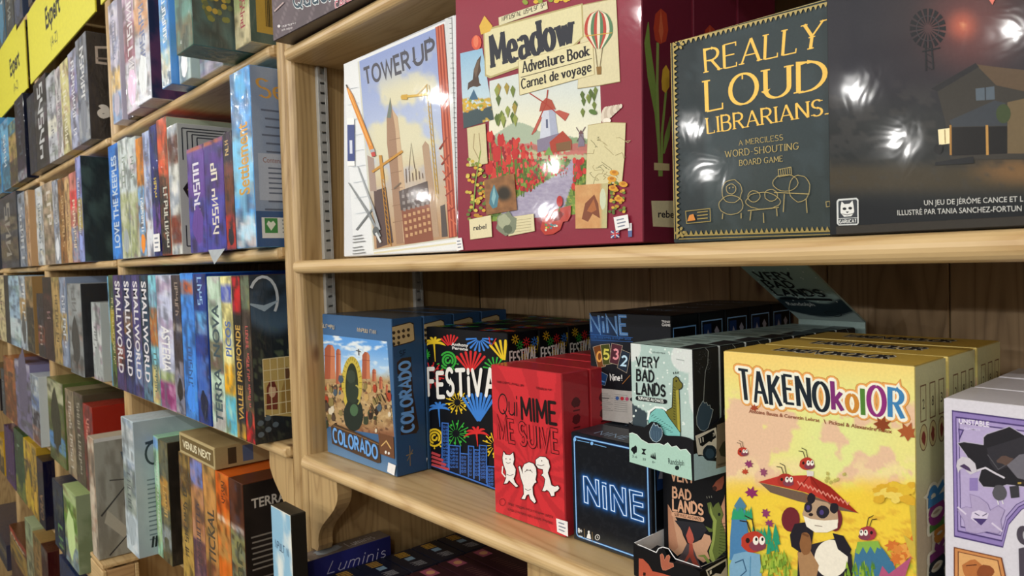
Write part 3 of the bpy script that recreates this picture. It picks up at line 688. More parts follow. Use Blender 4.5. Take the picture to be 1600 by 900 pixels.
cv.grid([(450, 652), (566, 644), (562, 802), (452, 804)], 24, 30, moth); cv.poly([(474, 770), (486, 715), (518, 684), (532, 716), (538, 768), (512, 752), (496, 780)], '#7d4630'); cv.poly([(492, 742), (516, 700), (526, 738), (508, 748)], '#a8663c'); cv.ell((548, 700), 11, 38, '#c8d0b4', 12)
for i in range(44): x = 572+R.random()*52; y = 640+R.random()*110; cv.ell((x, y), 6, 5, R.choice(['#6d8038', '#57692f', '#cfa53c', '#b98c30']), 8)
for (x, y) in ((588, 608), (580, 630), (620, 648), (584, 662), (604, 700)): cv.ell((x, y), 16, 10, '#d69a34', 12, 10); cv.ell((x, y-2), 8, 5, '#b87424', 9)
cv.poly([(576, 812), (606, 808), (606, 834), (577, 838)], '#3a4a80'); cv.line([(577, 836), (606, 810)], 4, '#c9c9d2'); cv.line([(577, 814), (606, 834)], 4, '#c9c9d2'); cv.line([(591, 810), (592, 837)], 5, '#b8383c'); cv.line([(576, 824), (606, 821)], 5, '#b8383c')
cv.poly([(636, 786), (650, 784), (651, 832), (638, 834)], '#d9dade'); cv.poly([(637, 812), (651, 810), (651, 832), (638, 834)], '#5a6a9a')
cv.build('cover_print', b.root, 'print_wrap')
sticker(cv, [(582, 764), (632, 754), (638, 800), (590, 812)], 3, b.root)
sp = b.right(V2); sp.px = False; sp.poly(rect(.001, .001, .092, .371), '#6c2137'); sp.px = True
sp.line([(704, 78), (700, 150), (714, 270), (734, 400), (742, 540)], [3, 20, 26, 16, 8], '#7f9a4c'); sp.line([(737, 150), (735, 300), (744, 620)], 9, '#8aa256'); sp.line([(766, 322), (752, 470), (750, 620)], 8, '#86a04e'); sp.line([(782, 410), (770, 480), (758, 540)], [4, 18, 6], '#7f9a4c')
sp.poly([(722, 100), (728, 50), (748, 30), (768, 48), (774, 105), (766, 145), (746, 155), (728, 142)], '#b5432f'); sp.poly([(740, 110), (748, 34), (757, 110), (750, 152)], '#d06a48')
sp.poly([(750, 285), (754, 245), (766, 228), (778, 250), (778, 305), (764, 328), (752, 316)], '#d6ac38')
sp.poly([(724, 572), (778, 576), (778, 600), (724, 598)], '#c9b98a'); sp.poly([(714, 706), (800, 706), (800, 800), (720, 796)], '#d8cfaa'); sp.text('rebel', [(738, 764), (800, 766), (800, 740), (738, 738)], '#26242a', .02)
sp.build('side_print', b.root, 'print_wrap')
b.tag('maroon storybook box with windmill and tulip field, foremost of its row', 'game box', 'maroon boxes in a row')
for i in range(2):
    c = copy_tree(MB.root); c.location = (-.850, .002+.0975*(i+1), MB.root.location.z)
    c['label'] = ['maroon box standing directly behind the windmill storybook box', 'rearmost maroon box, farthest behind the windmill storybook box'][i]

# ---- Really Loud Librarians
b = GameBox('board_game_box', -.4755, .006, ZS['mid'], .1765, .212, .06, '#39464b', lean=.4, mat='print_wrap')
V3 = (2.3077, 1040, 0); cv = b.front(V3); cv.px = False
cv.grid(b.corners(.0008), 24, 28, lambda X, Y, a, bb: over(over(over(fill(a.shape, '#333f43'), '#2b3532', sst(.5, 1, bb)*.6), '#262f34', sst(.24, .22, a)*.7), '#3d4a50', (fbm(a*7, bb*6, 4) > .6)*.4)); cv.px = True  # darker left strip is a reflection painted into the cover colour
cv.build('cover_print', b.root, 'print_wrap')
cv = b.front(V3); cv.k = 8
G1 = '#c4a04e'; G2 = '#938456'; G3 = '#8a7a48'
cv.letters('REALLY', [(146, 262), (556, 170), (570, 72), (140, 180)], G1, .13, .05, gap=.2, serif=.26)
cv.letters('LOUD', [(150, 402), (576, 316), (576, 212), (146, 290)], G1, .145, .05, gap=.24, serif=.3)
cv.letters('LIBRARIANS.', [(153, 482), (586, 412), (584, 354), (149, 426)], G1, .14, .055, gap=.24, serif=.26)
cv.letters('A MERCILESS', [(266, 525), (424, 505), (423, 485), (264, 507)], G2, .13, .07, gap=.26, serif=.24)
cv.letters('WORD-SHOUTING', [(218, 568), (480, 538), (480, 514), (216, 545)], G2, .13, .07, gap=.26, serif=.24)
cv.letters('BOARD GAME', [(269, 598), (424, 582), (423, 562), (268, 578)], G2, .13, .07, gap=.26, serif=.24)
def zig(p0, p1, inward, n, col):
    p0 = np.array(p0, float); p1 = np.array(p1, float); inw = np.array(inward, float)
    cv.line([p0, p1], 3, col); cv.line([p0+inw*.45, p1+inw*.45], 4.5, col)
    for i in range(n):
        a = p0+(p1-p0)*(i+.15)/n+inw*.55; c = p0+(p1-p0)*(i+.85)/n+inw*.55; cv.poly([a, c, (a+c)/2+inw*.6], col)
zig((48, 140), (588, -2), (1, 24), 30, G2); zig((50, 862), (596, 845), (-1, -26), 30, G3); zig((22, 150), (36, 862), (18, 0), 36, G3)
for (x, y) in ((50, 160), (56, 838)):
    for k in range(6): cv.ell((x+14*cos(k), y+14*sin(k)), 7, 5, G3, 8, k*60)
def outl(P, w=2.2, c=G2): cv.line(P, w, c, closed=True)
outl(blob((242, 690), 36, 42, 2, 20, .05)); outl(blob((240, 740), 44, 34, 3, 20, .05)); cv.line([(210, 770), (208, 790)], 3, G2); cv.line([(276, 768), (276, 788)], 3, G2); outl(blob((240, 682), 18, 18, 4, 14, .06)); cv.ell((234, 678), 2.5, 3, G2, 6); cv.ell((247, 676), 2.5, 3, G2, 6)
outl(blob((355, 725), 62, 30, 5, 24, .06)); outl(blob((322, 708), 22, 20, 6, 14, .08)); outl(blob((384, 704), 24, 22, 7, 14, .08)); cv.line([(300, 760), (412, 748)], 3, G2); cv.line([(312, 762), (308, 795)], 3, G2); cv.line([(356, 768), (358, 804)], 3, G2); cv.line([(404, 752), (406, 780)], 3, G2)
outl(blob((486, 680), 38, 48, 8, 22, .05)); outl(blob((436, 660), 46, 30, 9, 20, .05)); cv.line([(432, 700), (428, 765)], 3, G2); cv.line([(510, 716), (514, 768)], 3, G2); outl([(410, 612), (456, 603), (458, 630), (412, 638)]); cv.line([(395, 694), (522, 700)], 3, G2)
for k in range(5): cv.line([(418+k*8, 612-k*1.4), (420+k*8, 632-k*1.4)], 2, G2)
outl([(76, 762), (164, 752), (166, 798), (80, 806)], 2.5, G3); cv.poly([(82, 798), (90, 776), (104, 772), (112, 794)], '#b5763a')
for k in range(3): cv.line([(118, 766+k*12), (156, 762+k*12)], 3.5, G3)
outl([(582, 728), (596, 726), (597, 744), (584, 746)])
cv.build('foil_lettering', b.root, 'foil_gold')
b.tag('dark slate box with gold serif lettering between maroon box and dark farmhouse box', 'game box')

# ---- dark farmhouse box
b = GameBox('board_game_box', -.2975, -.012, ZS['mid'], .34, .34, .075, '#14161a', mat='print_wrap')
V4 = (2.25, 1290, 0); cv = b.front(V4)
def farm(X, Y, a, bb):
    n = fbm(X/70, Y/40, 2); c = mixc(C3('#33333d'), C3('#453a3e'), sst(100, 420, X)*sst(420, 40, Y))
    c = over(c, '#7a4a4a', sst(240, 40, np.hypot((X-510), (Y-90)))*.85); c = over(c, '#d9725c', sst(80, 4, np.hypot(X-482, Y-90))*.9); c = over(c, '#f0a078', sst(16, 2, np.hypot(X-482, Y-90)))
    c = over(c, '#2f3436', sst(260, 460, Y)*.9); c = over(c, '#4c4a4a', (n > .55)*sst(250, 350, Y)*sst(600, 450, Y)*.5)
    c = over(c, '#4d4536', sst(540, 610, Y)*sst(720, 640, Y)*.9); c = over(c, '#8d6a44', sst(150, 20, np.hypot((X-690)*.6, (Y-600)*2))*.9); c = over(c, '#8a7a52', sst(90, 10, np.hypot((X-680)*.5, (Y-440)*1.2))*.5)
    c = over(c, '#1b2026', sst(650, 740, Y)*.95); c = over(c, '#20262a', (fbm(X/40, Y/26, 7) > .55)*sst(430, 480, Y)*sst(600, 540, Y)*.7); c = c*.88; return over(c, '#3f3d3b', (fbm(X/18, Y/5, 8) > .68)*sst(560, 600, Y)*sst(700, 640, Y)*.5)
b_ = b.h; cv.px = False; Q = [(.001, b_-.001), (b.w-.001, b_-.001), (b.w-.001, .001), (.001, .001)]
def farm2(X, Y, a, bb):
    cv.px = True; UV = np.stack([.001+a*(b.w-.002), b_-.001-bb*(b_-.002)], 1); x, y = cv.toview(UV); cv.px = False; return farm(x, y, a, bb)
cv.grid(Q, 110, 120, farm2); cv.px = True
for i in range(18):
    a = 2*pi*i/18; cv.poly([(360+12*cos(a), 100+13*sin(a)), (360+64*cos(a-.12), 100+70*sin(a-.12)), (360+64*cos(a+.12), 100+70*sin(a+.12))], '#1d1f25')
cv.line(arc(360, 100, 40, 44, 0, 360, 24), 3, '#3f3c42'); cv.line([(352, 150), (354, 250)], 6, '#23262b'); cv.line([(372, 150), (380, 245)], 6, '#23262b'); cv.line([(340, 182), (404, 168)], 5, '#23262b')
for k in range(4): cv.line([(352, 165+k*22), (376, 180+k*22)], 2.5, '#23262b')
cv.poly([(388, 300), (528, 226), (600, 236), (730, 250), (730, 560), (440, 560), (420, 420)], '#3a3835'); cv.poly([(528, 226), (600, 236), (730, 250), (740, 330), (600, 300)], '#5c4c3c'); cv.poly([(372, 312), (528, 222), (540, 236), (395, 322)], '#2a2b2f')
cv.poly([(436, 424), (594, 354), (632, 362), (640, 442), (446, 446)], '#3a4048'); cv.poly([(446, 448), (640, 444), (640, 540), (446, 548)], '#1b1c1f'); cv.poly([(640, 360), (730, 340), (730, 540), (640, 540)], '#6b5c44')
cv.poly([(528, 312), (594, 304), (596, 350), (530, 354)], '#56626e'); cv.line([(562, 308), (563, 352)], 4, '#2a2d33')
cv.poly([(396, 456), (440, 450), (443, 504), (400, 510)], '#f4e6b8'); cv.line([(420, 456), (422, 504)], 4, '#a08a5c'); cv.poly(blob((398, 524), 16, 18, 3), '#1d2024'); cv.line([(440, 440), (441, 545)], 7, '#a5793f'); cv.line([(568, 440), (570, 545)], 9, '#b58a4c'); cv.poly([(388, 570), (520, 550), (524, 574), (384, 582)], '#22252a')
cv.ell((626, 400), 26, 34, '#3d4a30', 14)
cv.text('UN JEU DE JÉRÔME CANCE ET L', [(348, 722), (696, 708), (696, 688), (347, 703)], '#cfd0cd', .0)
cv.text('ILLUSTRÉ PAR TANIA SANCHEZ-FORTUN', [(254, 757), (690, 742), (690, 721), (253, 738)], '#cfd0cd', .0)
cv.poly([(46, 700), (110, 695), (117, 702), (118, 784), (112, 791), (48, 793), (41, 786), (40, 708)], '#cfd3d3'); cv.poly([(50, 706), (108, 701), (112, 706), (113, 764), (47, 768), (46, 710)], '#3b4046'); cv.poly([(46, 770), (113, 766), (113, 786), (48, 789)], '#3b4046')
cv.poly([(54, 726), (58, 708), (68, 718), (86, 716), (96, 705), (100, 724), (102, 745), (92, 760), (66, 762), (54, 748)], '#e2e4e2')
for (x, y) in ((68, 734), (88, 732)): cv.ell((x, y), 7, 5, '#23272b', 10)
cv.poly([(72, 744), (84, 743), (78, 750)], '#23272b'); cv.line([(60, 752), (78, 756), (98, 750)], 2, '#23272b'); cv.letters('GARUCAT', [(50, 786), (110, 782), (110, 770), (50, 774)], '#e8eae8', .16, gap=.3)
cv.poly([(572, -6), (600, -8), (588, 18)], '#e0796a')
cv.build('cover_print', b.root, 'print_wrap')
boxobj('tray', .006, b.w-.002, -.0006, .003, .001, .008, 'print_matte', b.root, .0003, '#3a3733')
b.tag('dark box with farmhouse at dusk and windmill, at the right end of middle shelf', 'game box')

# ---- box on the top shelf
b = GameBox('board_game_box', -1.330, -.048, ZS['top'], .40, .26, .08, '#3b3236', mat='print_wrap', yaw=2)
V5 = (5.0, 430, 0); cv = b.front(V5); cv.px = False
cv.grid(b.corners(.001), 60, 40, lambda X, Y, a, bb: over(over(fill(a.shape, '#6a5d66'), '#4b4148', fbm(a*4+bb*9, bb*2-a*7, 3)), '#8b7f86', (np.abs(((a*1.6+bb*1.1)*4) % 1-.5) < .05)*.5)); cv.px = True
cv.letters('Quack', [(150, 60), (470, -8), (460, -110), (140, -40)], '#dfe6ea', .34, gap=.28, cap=True); cv.letters('Quack', [(150, 60), (470, -8), (460, -110), (140, -40)], '#2e4656', .2, gap=.28, cap=True)
cv.letters('CANADA', [(478, 74), (680, -4), (672, -62), (470, 16)], '#e9dfe1', .36, gap=.22); cv.letters('CANADA', [(478, 74), (680, -4), (672, -62), (470, 16)], '#b8586c', .2, gap=.22)
cv.scrib((56, 214), (168, 190), (-1, -13), '#d8d3d6', 1); cv.scrib((56, 244), (144, 226), (-1, -13), '#d8d3d6', 2); cv.ell((36, 206), 12, 12, '#d8d3d6', 10); cv.line([(0, 90), (72, 20)], 10, '#b8a2a2')
cv.build('cover_print', b.root, 'print_wrap')
b.tag('brownish mauve box with outlined title, on top shelf above the tower box', 'game box')
# ================================================================== boxes on the lower shelf
ZL = ZS['low']+.0006
# ---- western box, four deep
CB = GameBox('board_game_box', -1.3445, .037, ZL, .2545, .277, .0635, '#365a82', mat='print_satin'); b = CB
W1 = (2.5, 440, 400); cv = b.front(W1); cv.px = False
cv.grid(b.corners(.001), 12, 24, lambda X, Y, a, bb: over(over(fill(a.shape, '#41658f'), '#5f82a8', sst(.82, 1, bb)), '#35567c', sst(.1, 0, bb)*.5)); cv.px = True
def west(X, Y, a, bb):
    n = fbm(X/26, Y/26, 3); c = mixc(C3('#5d9be0'), C3('#b9d6ee'), sst(0, .42, bb)); c = over(c, '#eef2f2', sst(.5, .7, fbm(X/36, Y/20, 8))*sst(.5, .1, bb)*.9)
    c = over(c, '#b29468', sst(455, 505, Y+30*n)); c = over(c, '#8d6b48', sst(.52, .66, n)*sst(470, 520, Y)*.8); c = over(c, '#c8ad80', (fbm(X/13, Y/11, 4) > .6)*sst(470, 520, Y)*.8)
    c = over(c, '#4d3f34', (fbm(X/10, Y/15, 12) > .66)*sst(455, 500, Y)*.9); return over(c, '#7d4a36', sst(640, 700, Y)*.7)
cv.grid([(130, 303), (412, 334), (440, 706), (156, 662)], 84, 110, west)
for (x, y0, y1, w) in ((188, 345, 480, 22), (222, 362, 500, 10), (330, 374, 480, 16), (362, 440, 490, 8), (388, 470, 520, 7), (154, 398, 480, 6), (412, 500, 540, 5)):
    cv.poly([(x-w, y1), (x-w*.9, y0+w*.8), (x-w*.3, y0), (x+w*.5, y0+3), (x+w*.9, y0+w), (x+w, y1)], '#a55a42'); cv.poly([(x+w*.1, y1), (x+w*.2, y0+6), (x+w*.5, y0+3), (x+w*.9, y0+w), (x+w, y1)], '#c47a58'); cv.line([(x-w, y0+w*2), (x+w, y0+w*2.2)], 2.5, '#8a4433')
cv.poly(arc(275, 500, 40, 108, 0, 360, 30), '#c5b04a'); cv.poly(arc(275, 506, 25, 88, 0, 360, 26), '#2c3326')
for i in range(16): a = radians(-10+i*13.3+0); cv.line([(275+29*cos(a), 500-92*sin(a)), (275+39*cos(a), 500-106*sin(a))], 3, '#8e7c2e')
cv.poly(blob((282, 620), 38, 66, 3, 20, .05), '#27302a'); cv.poly(blob((278, 530), 24, 46, 4, 18, .06), '#2f3a30'); cv.poly(blob((272, 470), 18, 26, 5, 14, .08), '#3b463a'); cv.ell((284, 602), 16, 24, '#4c6a4c', 12); cv.line(arc(290, 545, 18, 40, 60, -90, 10), 5, '#b3a75a')
R = random.Random(8)
for i in range(70):
    x = 150+R.random()*275; y = 470+R.random()*190+(x-150)*.1
    if abs(x-280) < 42: continue
    s = 6+R.random()*10; c = R.choice(['#352c26', '#54443a', '#7b5b40', '#d8ccb4', '#a8452f', '#4a5a68', '#8a7a4c', '#c3a068', '#3d4433'])
    cv.poly(blob((x, y), s*.7, s*1.3, i), c); cv.ell((x, y-s*1.4), s*.4, s*.4, R.choice(['#c79d74', '#3a2d24', '#8a6044']), 8)
for i in range(7): x = 340+R.random()*70; y = 530+R.random()*70; cv.line([(x, y), (x+14, y+30)], 3, '#3a2d24')
cv.line([(302, 362), (304, 388)], 3, '#3b3a40'); cv.line([(294, 368), (312, 374)], 3, '#3b3a40')
cv.poly([(380, 690), (440, 706), (444, 792), (388, 772)], '#6e4a34'); cv.line([(392, 742), (412, 722), (430, 752)], 4, '#d8b272'); cv.ell((410, 766), 4, 7, '#e6e6e2', 8); cv.ell((422, 770), 4, 6, '#e6e6e2', 8)
cv.poly([(196, 664), (210, 654), (300, 690), (384, 730), (390, 806), (378, 808), (290, 772), (200, 732)], '#4e3a2a'); cv.line([(204, 662), (296, 698), (382, 736)], 3, '#8d6a44')
QC = [(206, 722), (378, 792), (376, 742), (204, 672)]
cv.letters('COLORADO', QC, '#1f2f4a', .34, gap=.26); cv.letters('COLORADO', QC, '#6fa6e6', .2, gap=.26)
for (x, y, w) in ((158, 270, 56), (298, 284, 76)): cv.scrib((x, y+w*.13), (x+w, y+w*.2+5), (0, -14), '#b9ad94', x)
cv.build('cover_print', b.root, 'print_satin')
sticker(cv, [(417, 806), (446, 818), (440, 858), (412, 842)], 0, b.root)
sp = b.right(W1); sp.px = False; sp.poly(rect(.0008, .0008, .0627, .2762), '#2f4f76'); sp.px = True
sp.poly([(424, 276), (500, 257), (516, 262), (521, 330), (506, 338), (436, 356), (428, 340)], '#3a3024'); sp.poly([(427, 279), (502, 261), (514, 268), (518, 328), (504, 334), (438, 352), (432, 340)], '#c2ad80')
for i in range(10): x = 438+(i % 4)*19; y = 300+(i//4)*22-(i % 4)*4; sp.poly(blob((x, y), 6, 7, i), '#40362a')
sp.poly([(450, 416), (470, 398), (506, 394), (512, 520), (536, 674), (526, 692), (466, 700), (464, 680), (482, 660), (470, 470), (452, 460)], '#3a2c24'); sp.letters('COLORADO', [(516, 680), (500, 410), (458, 420), (470, 690)], '#6fa6e6', .2, gap=.26)
sp.letters('SF', [(462, 392), (486, 386), (484, 366), (460, 372)], '#23324a', .2); sp.line([(486, 780), (512, 770)], 4, '#8a7a5a'); sp.line([(500, 740), (502, 820)], 3, '#8a7a5a'); sp.line([(490, 800), (512, 756)], 3, '#8a7a5a')
sp.build('side_print', b.root, 'print_satin')
tp = b.top(); tp.px = False; tp.poly(rect(.001, .001, .2535, .0625), '#40464c'); tp.build('top_print', b.root, 'print_wrap')
b.tag('blue western board game box with desert rock picture, foremost in its row', 'game box', 'blue western boxes in a row')
for i in range(3):
    c = copy_tree(CB.root); c.location = (-1.3445, .037+.0668*(i+1), ZL)
    c['label'] = ['blue box second in the row behind the western picture box', 'blue box third in the row behind the western picture box', 'rearmost blue box in the row behind the western picture box'][i]
# ---- fireworks boxes, three deep
FB = GameBox('board_game_box', -1.0855, .106, ZL, .219, .258, .065, '#111216', mat='print_satin'); b = FB
W2 = (3.1036, 650, 480); cv = b.front(W2); cv.px = False; cv.poly([(.0005, .2575), (.2185, .2575), (.2185, .0005), (.0005, .0005)], '#121318'); cv.px = True
FR, FY, FBL, FG = '#cf2f30', '#e3c22c', '#3e7fd4', '#3aa63e'
def fan(cv, c, r, col, a0, a1, n, w=8, r0=.25):
    for i in range(n):
        a = radians(a0+(a1-a0)*i/(n-1)); cv.line([(c[0]+r*r0*cos(a), c[1]-r*r0*sin(a)), (c[0]+r*cos(a), c[1]-r*sin(a))], [w*.5, w], col, cap=True)
def palm(cv, c, r, col, stem=60):
    for a in (80, 110, 50, 140, 20, 165):
        P = [(c[0]+r*t*cos(radians(a)), c[1]-r*t*sin(radians(a))*1.1+r*t*t*.5) for t in (0, .3, .6, .85, 1.1)]; cv.line(P, [6, 11, 12, 9, 2], col)
    cv.line([c, (c[0]+6, c[1]+stem)], [9, 3], col)
def burst(cv, c, r, col):
    fan(cv, c, r, col, 0, 345, 14, 5, .3)
    for i in range(10): a = 2*pi*i/10+.2; cv.ell((c[0]+r*.72*cos(a), c[1]-r*.72*sin(a)), 6, 6, col, 7)
def rose(cv, c, r, col):
    for k in range(3): cv.line(arc(c[0], c[1], r*(.25+.28*k), r*(.28+.3*k), k*110, k*110+280, 14), 9, col, cap=True)
    fan(cv, c, r*1.15, col, 200, 340, 5, 7, .85)
palm(cv, (88, 176), 54, FY, 88); fan(cv, (166, 196), 60, FR, 55, 135, 6, 9); fan(cv, (308, 150), 62, FBL, 185, 355, 9, 10); fan(cv, (426, 262), 100, FY, 55, 130, 6, 12, .1); rose(cv, (155, 258), 46, FG); fan(cv, (266, 320), 104, FR, 50, 130, 7, 12, .1)
fan(cv, (384, 300), 56, FG, 10, 170, 8, 8); burst(cv, (76, 330), 62, FR); burst(cv, (202, 462), 56, FY); fan(cv, (306, 560), 140, FBL, 58, 122, 8, 14, .08); palm(cv, (112, 490), 52, FBL, 90); burst(cv, (196, 612), 64, FG); palm(cv, (296, 612), 58, FR, 62); rose(cv, (92, 632), 46, FY); burst(cv, (384, 668), 60, FY); burst(cv, (455, 420), 50, FG); fan(cv, (470, 620), 80, FR, 40, 150, 7, 10); fan(cv, (366, 196), 50, FR, 60, 100, 2, 5); burst(cv, (40, 230), 30, FG)
def bld(x0, x1, y0, y1, slope, seed):
    r = random.Random(seed); cv.poly([(x0, y0), (x1, y0+(x1-x0)*.1), (x1, y1+(x1-130)*slope), (x0, y1+(x0-130)*slope)], '#14182a'); cv.line([(x0, y1+(x0-130)*slope), (x0, y0), (x1, y0+(x1-x0)*.1), (x1, y1+(x1-130)*slope)], 5, '#3c6cc0')
    y = y0+14
    while y < y1+(x0-130)*slope-10:
        x = x0+7
        while x < x1-9: cv.line([(x, y), (x, y+9), (x+7, y+10), (x+7, y+1)], 2.6, '#3c6cc0', closed=r.random() < .6); x += 13
        y += 17
bld(130, 160, 560, 778, .34, 1); bld(165, 218, 668, 778, .34, 2); bld(218, 258, 708, 778, .34, 3); bld(258, 284, 672, 778, .34, 6); bld(286, 318, 690, 778, .34, 4); bld(312, 346, 668, 778, .34, 5); bld(350, 392, 770, 790, .34, 7); bld(396, 430, 700, 790, .34, 8)
cv.line([(80, 766), (240, 822), (360, 868), (430, 896)], 7, '#3c6cc0')
for i in range(4): cv.line([(80, 704+i*19), (122+i*14, 720+i*22)], 12, '#b5454c')
cv.text('Anthony', [(176, 186), (258, 192), (258, 176), (176, 170)], '#e6e6e4', .02); cv.text('Perone', [(180, 204), (256, 210), (256, 195), (180, 189)], '#e6e6e4', .02)
cv.letters('FESTiVAL', [(66, 430), (446, 424), (440, 296), (62, 310)], '#ecebe6', .17, gap=.3, jit=.05, seed=2, cap=True)
cv.build('cover_print', b.root, 'print_satin')
sp = b.right((3.1036, 650, 480)); sp.px = False; R = random.Random(5)
for i in range(16):
    q = (R.uniform(.006, .059), R.uniform(.15, .25)); k = Cv; c = R.choice([FR, FY, FBL, FG])
    for a in range(0, 360, 45): sp.line([(q[0]+.002*cos(radians(a)), q[1]+.002*sin(radians(a))), (q[0]+.008*cos(radians(a)), q[1]+.008*sin(radians(a)))], .0016, c)
sp.letters('FESTIVAL', [(.003, .208), (.061, .212), (.061, .231), (.003, .227)], '#ecebe6', .15, gap=.3, jit=.06, cap=True); sp.build('side_print', b.root, 'print_satin')
tp = b.top(); tp.px = False
for i in range(22):
    q = (R.uniform(.01, .21), R.uniform(.008, .052)); c = R.choice([FR, FY, FBL, FG])
    for a in range(0, 360, 40): tp.line([(q[0]+.002*cos(radians(a)), q[1]+.002*sin(radians(a))), (q[0]+.009*cos(radians(a)), q[1]+.009*sin(radians(a)))], .0018, c)
tp.build('top_print', b.root, 'print_satin')
b.tag('black box covered in coloured fireworks with white title, foremost of its row', 'game box', 'fireworks boxes in a row')
for i in range(3):
    c = copy_tree(FB.root); c.location = (-1.0855, .106+.0685*(i+1), ZL)
    c['label'] = ['black fireworks box second in its row behind the title', 'black fireworks box third in its row behind the title', 'rearmost black fireworks box nearest the plank back'][i]
# ---- red box with white figures, three deep
QB = GameBox('board_game_box', -.829, .040, ZL, .146, .220, .052, '#b23038', mat='print_wrap', yaw=-.3); b = QB
W3 = (2.571, 750, 550); cv = b.front(W3)
def rays(X, Y, a, bb):
    an = np.arctan2(Y-470, X-200); r = np.hypot(X-200, Y-470); return over(fill(X.shape, '#cc3038'), '#a8262e', (np.sin(an*18+r*.012) > .25)*.55)
cv.px = False; cc = b.corners(.0008)
def raysu(X, Y, a, bb):
    cv.px = True; UV = np.stack([a*b.w, b.h*(1-bb)], 1); x, y = cv.toview(UV); cv.px = False; return rays(x, y, a, bb)
cv.grid(cc, 70, 90, raysu); cv.px = True
cv.letters('Qui', [(74, 246), (150, 256), (144, 176), (70, 166)], '#1e1416', .075, gap=.16, shear=.1, cap=True); cv.letters('MIME', [(170, 268), (306, 290), (302, 204), (165, 184)], '#1e1416', .16, gap=.24, cap=True)
QS = [(78, 350), (317, 404), (313, 316), (72, 264)]
cv.letters('ME SUIVE', QS, '#2a1416', .2, gap=.25, space=.3); cv.letters('ME SUIVE', QS, '#c42e36', .125, gap=.25, space=.3)
for (t, x0, y0, x1, y1) in ((0, 70, 117, 178, 134), (1, 228, 142, 292, 152)): cv.scrib((x0, y0+5), (x1, y1+5), (0, -8), '#54161c', x0)
def fig(P, w=3):
    cv.line(P, w*2, '#3a1a1c', closed=True); cv.poly(P, '#eeeae6')
fig([(98, 400), (106, 412), (124, 414), (136, 404), (140, 430), (136, 450), (146, 470), (144, 492), (138, 508), (144, 524), (156, 538), (148, 542), (132, 526), (120, 514), (112, 526), (100, 528), (108, 505), (108, 480), (102, 462), (96, 445), (94, 424)])
cv.line([(104, 500), (92, 485), (94, 460)], 5, '#eeeae6', cap=True)
for (x, y) in ((108, 428), (124, 430)): cv.ell((x, y), 2, 3, '#3a1a1c', 7)
cv.line([(108, 442), (116, 447), (126, 443)], 2, '#3a1a1c'); cv.line([(110, 490), (124, 496), (138, 490)], 2, '#3a1a1c')
fig([(158, 460), (164, 458), (176, 490), (174, 466), (182, 450), (200, 442), (218, 448), (228, 466), (230, 490), (226, 512), (230, 522), (222, 526), (214, 540), (216, 570), (228, 600), (222, 606), (206, 590), (200, 570), (190, 574), (184, 590), (170, 588), (180, 570), (178, 535), (168, 505)])
for (x, y) in ((192, 472), (206, 474)): cv.ell((x, y), 2, 3, '#3a1a1c', 7)
cv.line(arc(198, 486, 16, 12, 200, 350, 8), 2.2, '#3a1a1c'); cv.line([(184, 548), (196, 556), (208, 550)], 2, '#3a1a1c')
fig([(228, 432), (244, 420), (266, 422), (278, 434), (284, 460), (276, 484), (284, 510), (290, 534), (304, 540), (316, 536), (322, 546), (314, 556), (302, 562), (302, 576), (290, 578), (282, 560), (272, 552), (264, 558), (254, 556), (262, 536), (266, 510), (258, 498), (250, 494), (258, 486), (256, 470), (238, 466), (228, 452)])
cv.ell((252, 436), 2, 3, '#3a1a1c', 7); cv.line([(232, 452), (250, 456), (262, 452)], 2.2, '#3a1a1c')
cv.line(arc(93, 602, 12, 14, 0, 360, 14), 2, '#6e1c24')
cv.scrib((116, 612), (300, 668), (0, -9), '#6e1c24', 3); cv.scrib((114, 634), (300, 692), (0, -9), '#6e1c24', 4)
cv.build('cover_print', b.root, 'print_wrap')
sticker(cv, [(306, 668), (352, 682), (354, 742), (310, 722)], 3, b.root)
sp = b.right(W3); sp.px = False
for i, y in enumerate((.178, .155, .13)): sp.poly(blob((.026, y), .008, .007, i), '#5c1a20'); sp.line([(.02, y-.011), (.033, y-.011)], .002, '#5c1a20')
sp.build('side_print', b.root, 'print_wrap')
b.tag('red box with three white cartoon figures and price sticker, foremost of its row', 'game box', 'red boxes in a row')
for i in range(3):
    c = copy_tree(QB.root); c.location = (-.829, .040+.0552*(i+1), ZL)
    c['label'] = ['red box second in the row behind the white figures', 'red box third in the row behind the white figures', 'rearmost red box in the row behind the white figures'][i]
# ---- blue neon boxes: lower row standing on the shelf, upper row on top of it
NB = GameBox('board_game_box', -.6735, .0445, ZL, .131, .1435, .060, '#0d1118', mat='print_satin'); b = NB
W4 = (3.6, 880, 650); cv = b.front(W4)
NS = [[(118, 350), (124, 486)], [(124, 486), (146, 494)], [(146, 494), (140, 392)], [(140, 392), (182, 500)], [(182, 500), (206, 506)], [(206, 506), (200, 362)], [(200, 362), (178, 356)], [(178, 356), (182, 430)], [(182, 430), (140, 344)], [(140, 344), (118, 350)]]
def glyphs():
    N1 = [(114, 338), (120, 484), (140, 492), (136, 396), (190, 506), (206, 510), (199, 362), (182, 357), (187, 440), (134, 342)]
    I1 = [(222, 396), (227, 518), (246, 526), (240, 398), (222, 392)]; I2 = [(218, 374), (240, 378), (241, 386)]
    N2 = [(264, 388), (271, 530), (290, 538), (286, 440), (340, 558), (357, 562), (350, 408), (332, 403), (337, 486), (284, 392)]
    E1 = [(373, 414), (446, 432), (447, 450), (394, 440), (396, 480), (448, 494), (449, 514), (398, 502), (400, 548), (452, 572), (453, 596), (384, 574)]
    return N1, I1, I2, N2, E1
GLY = glyphs()
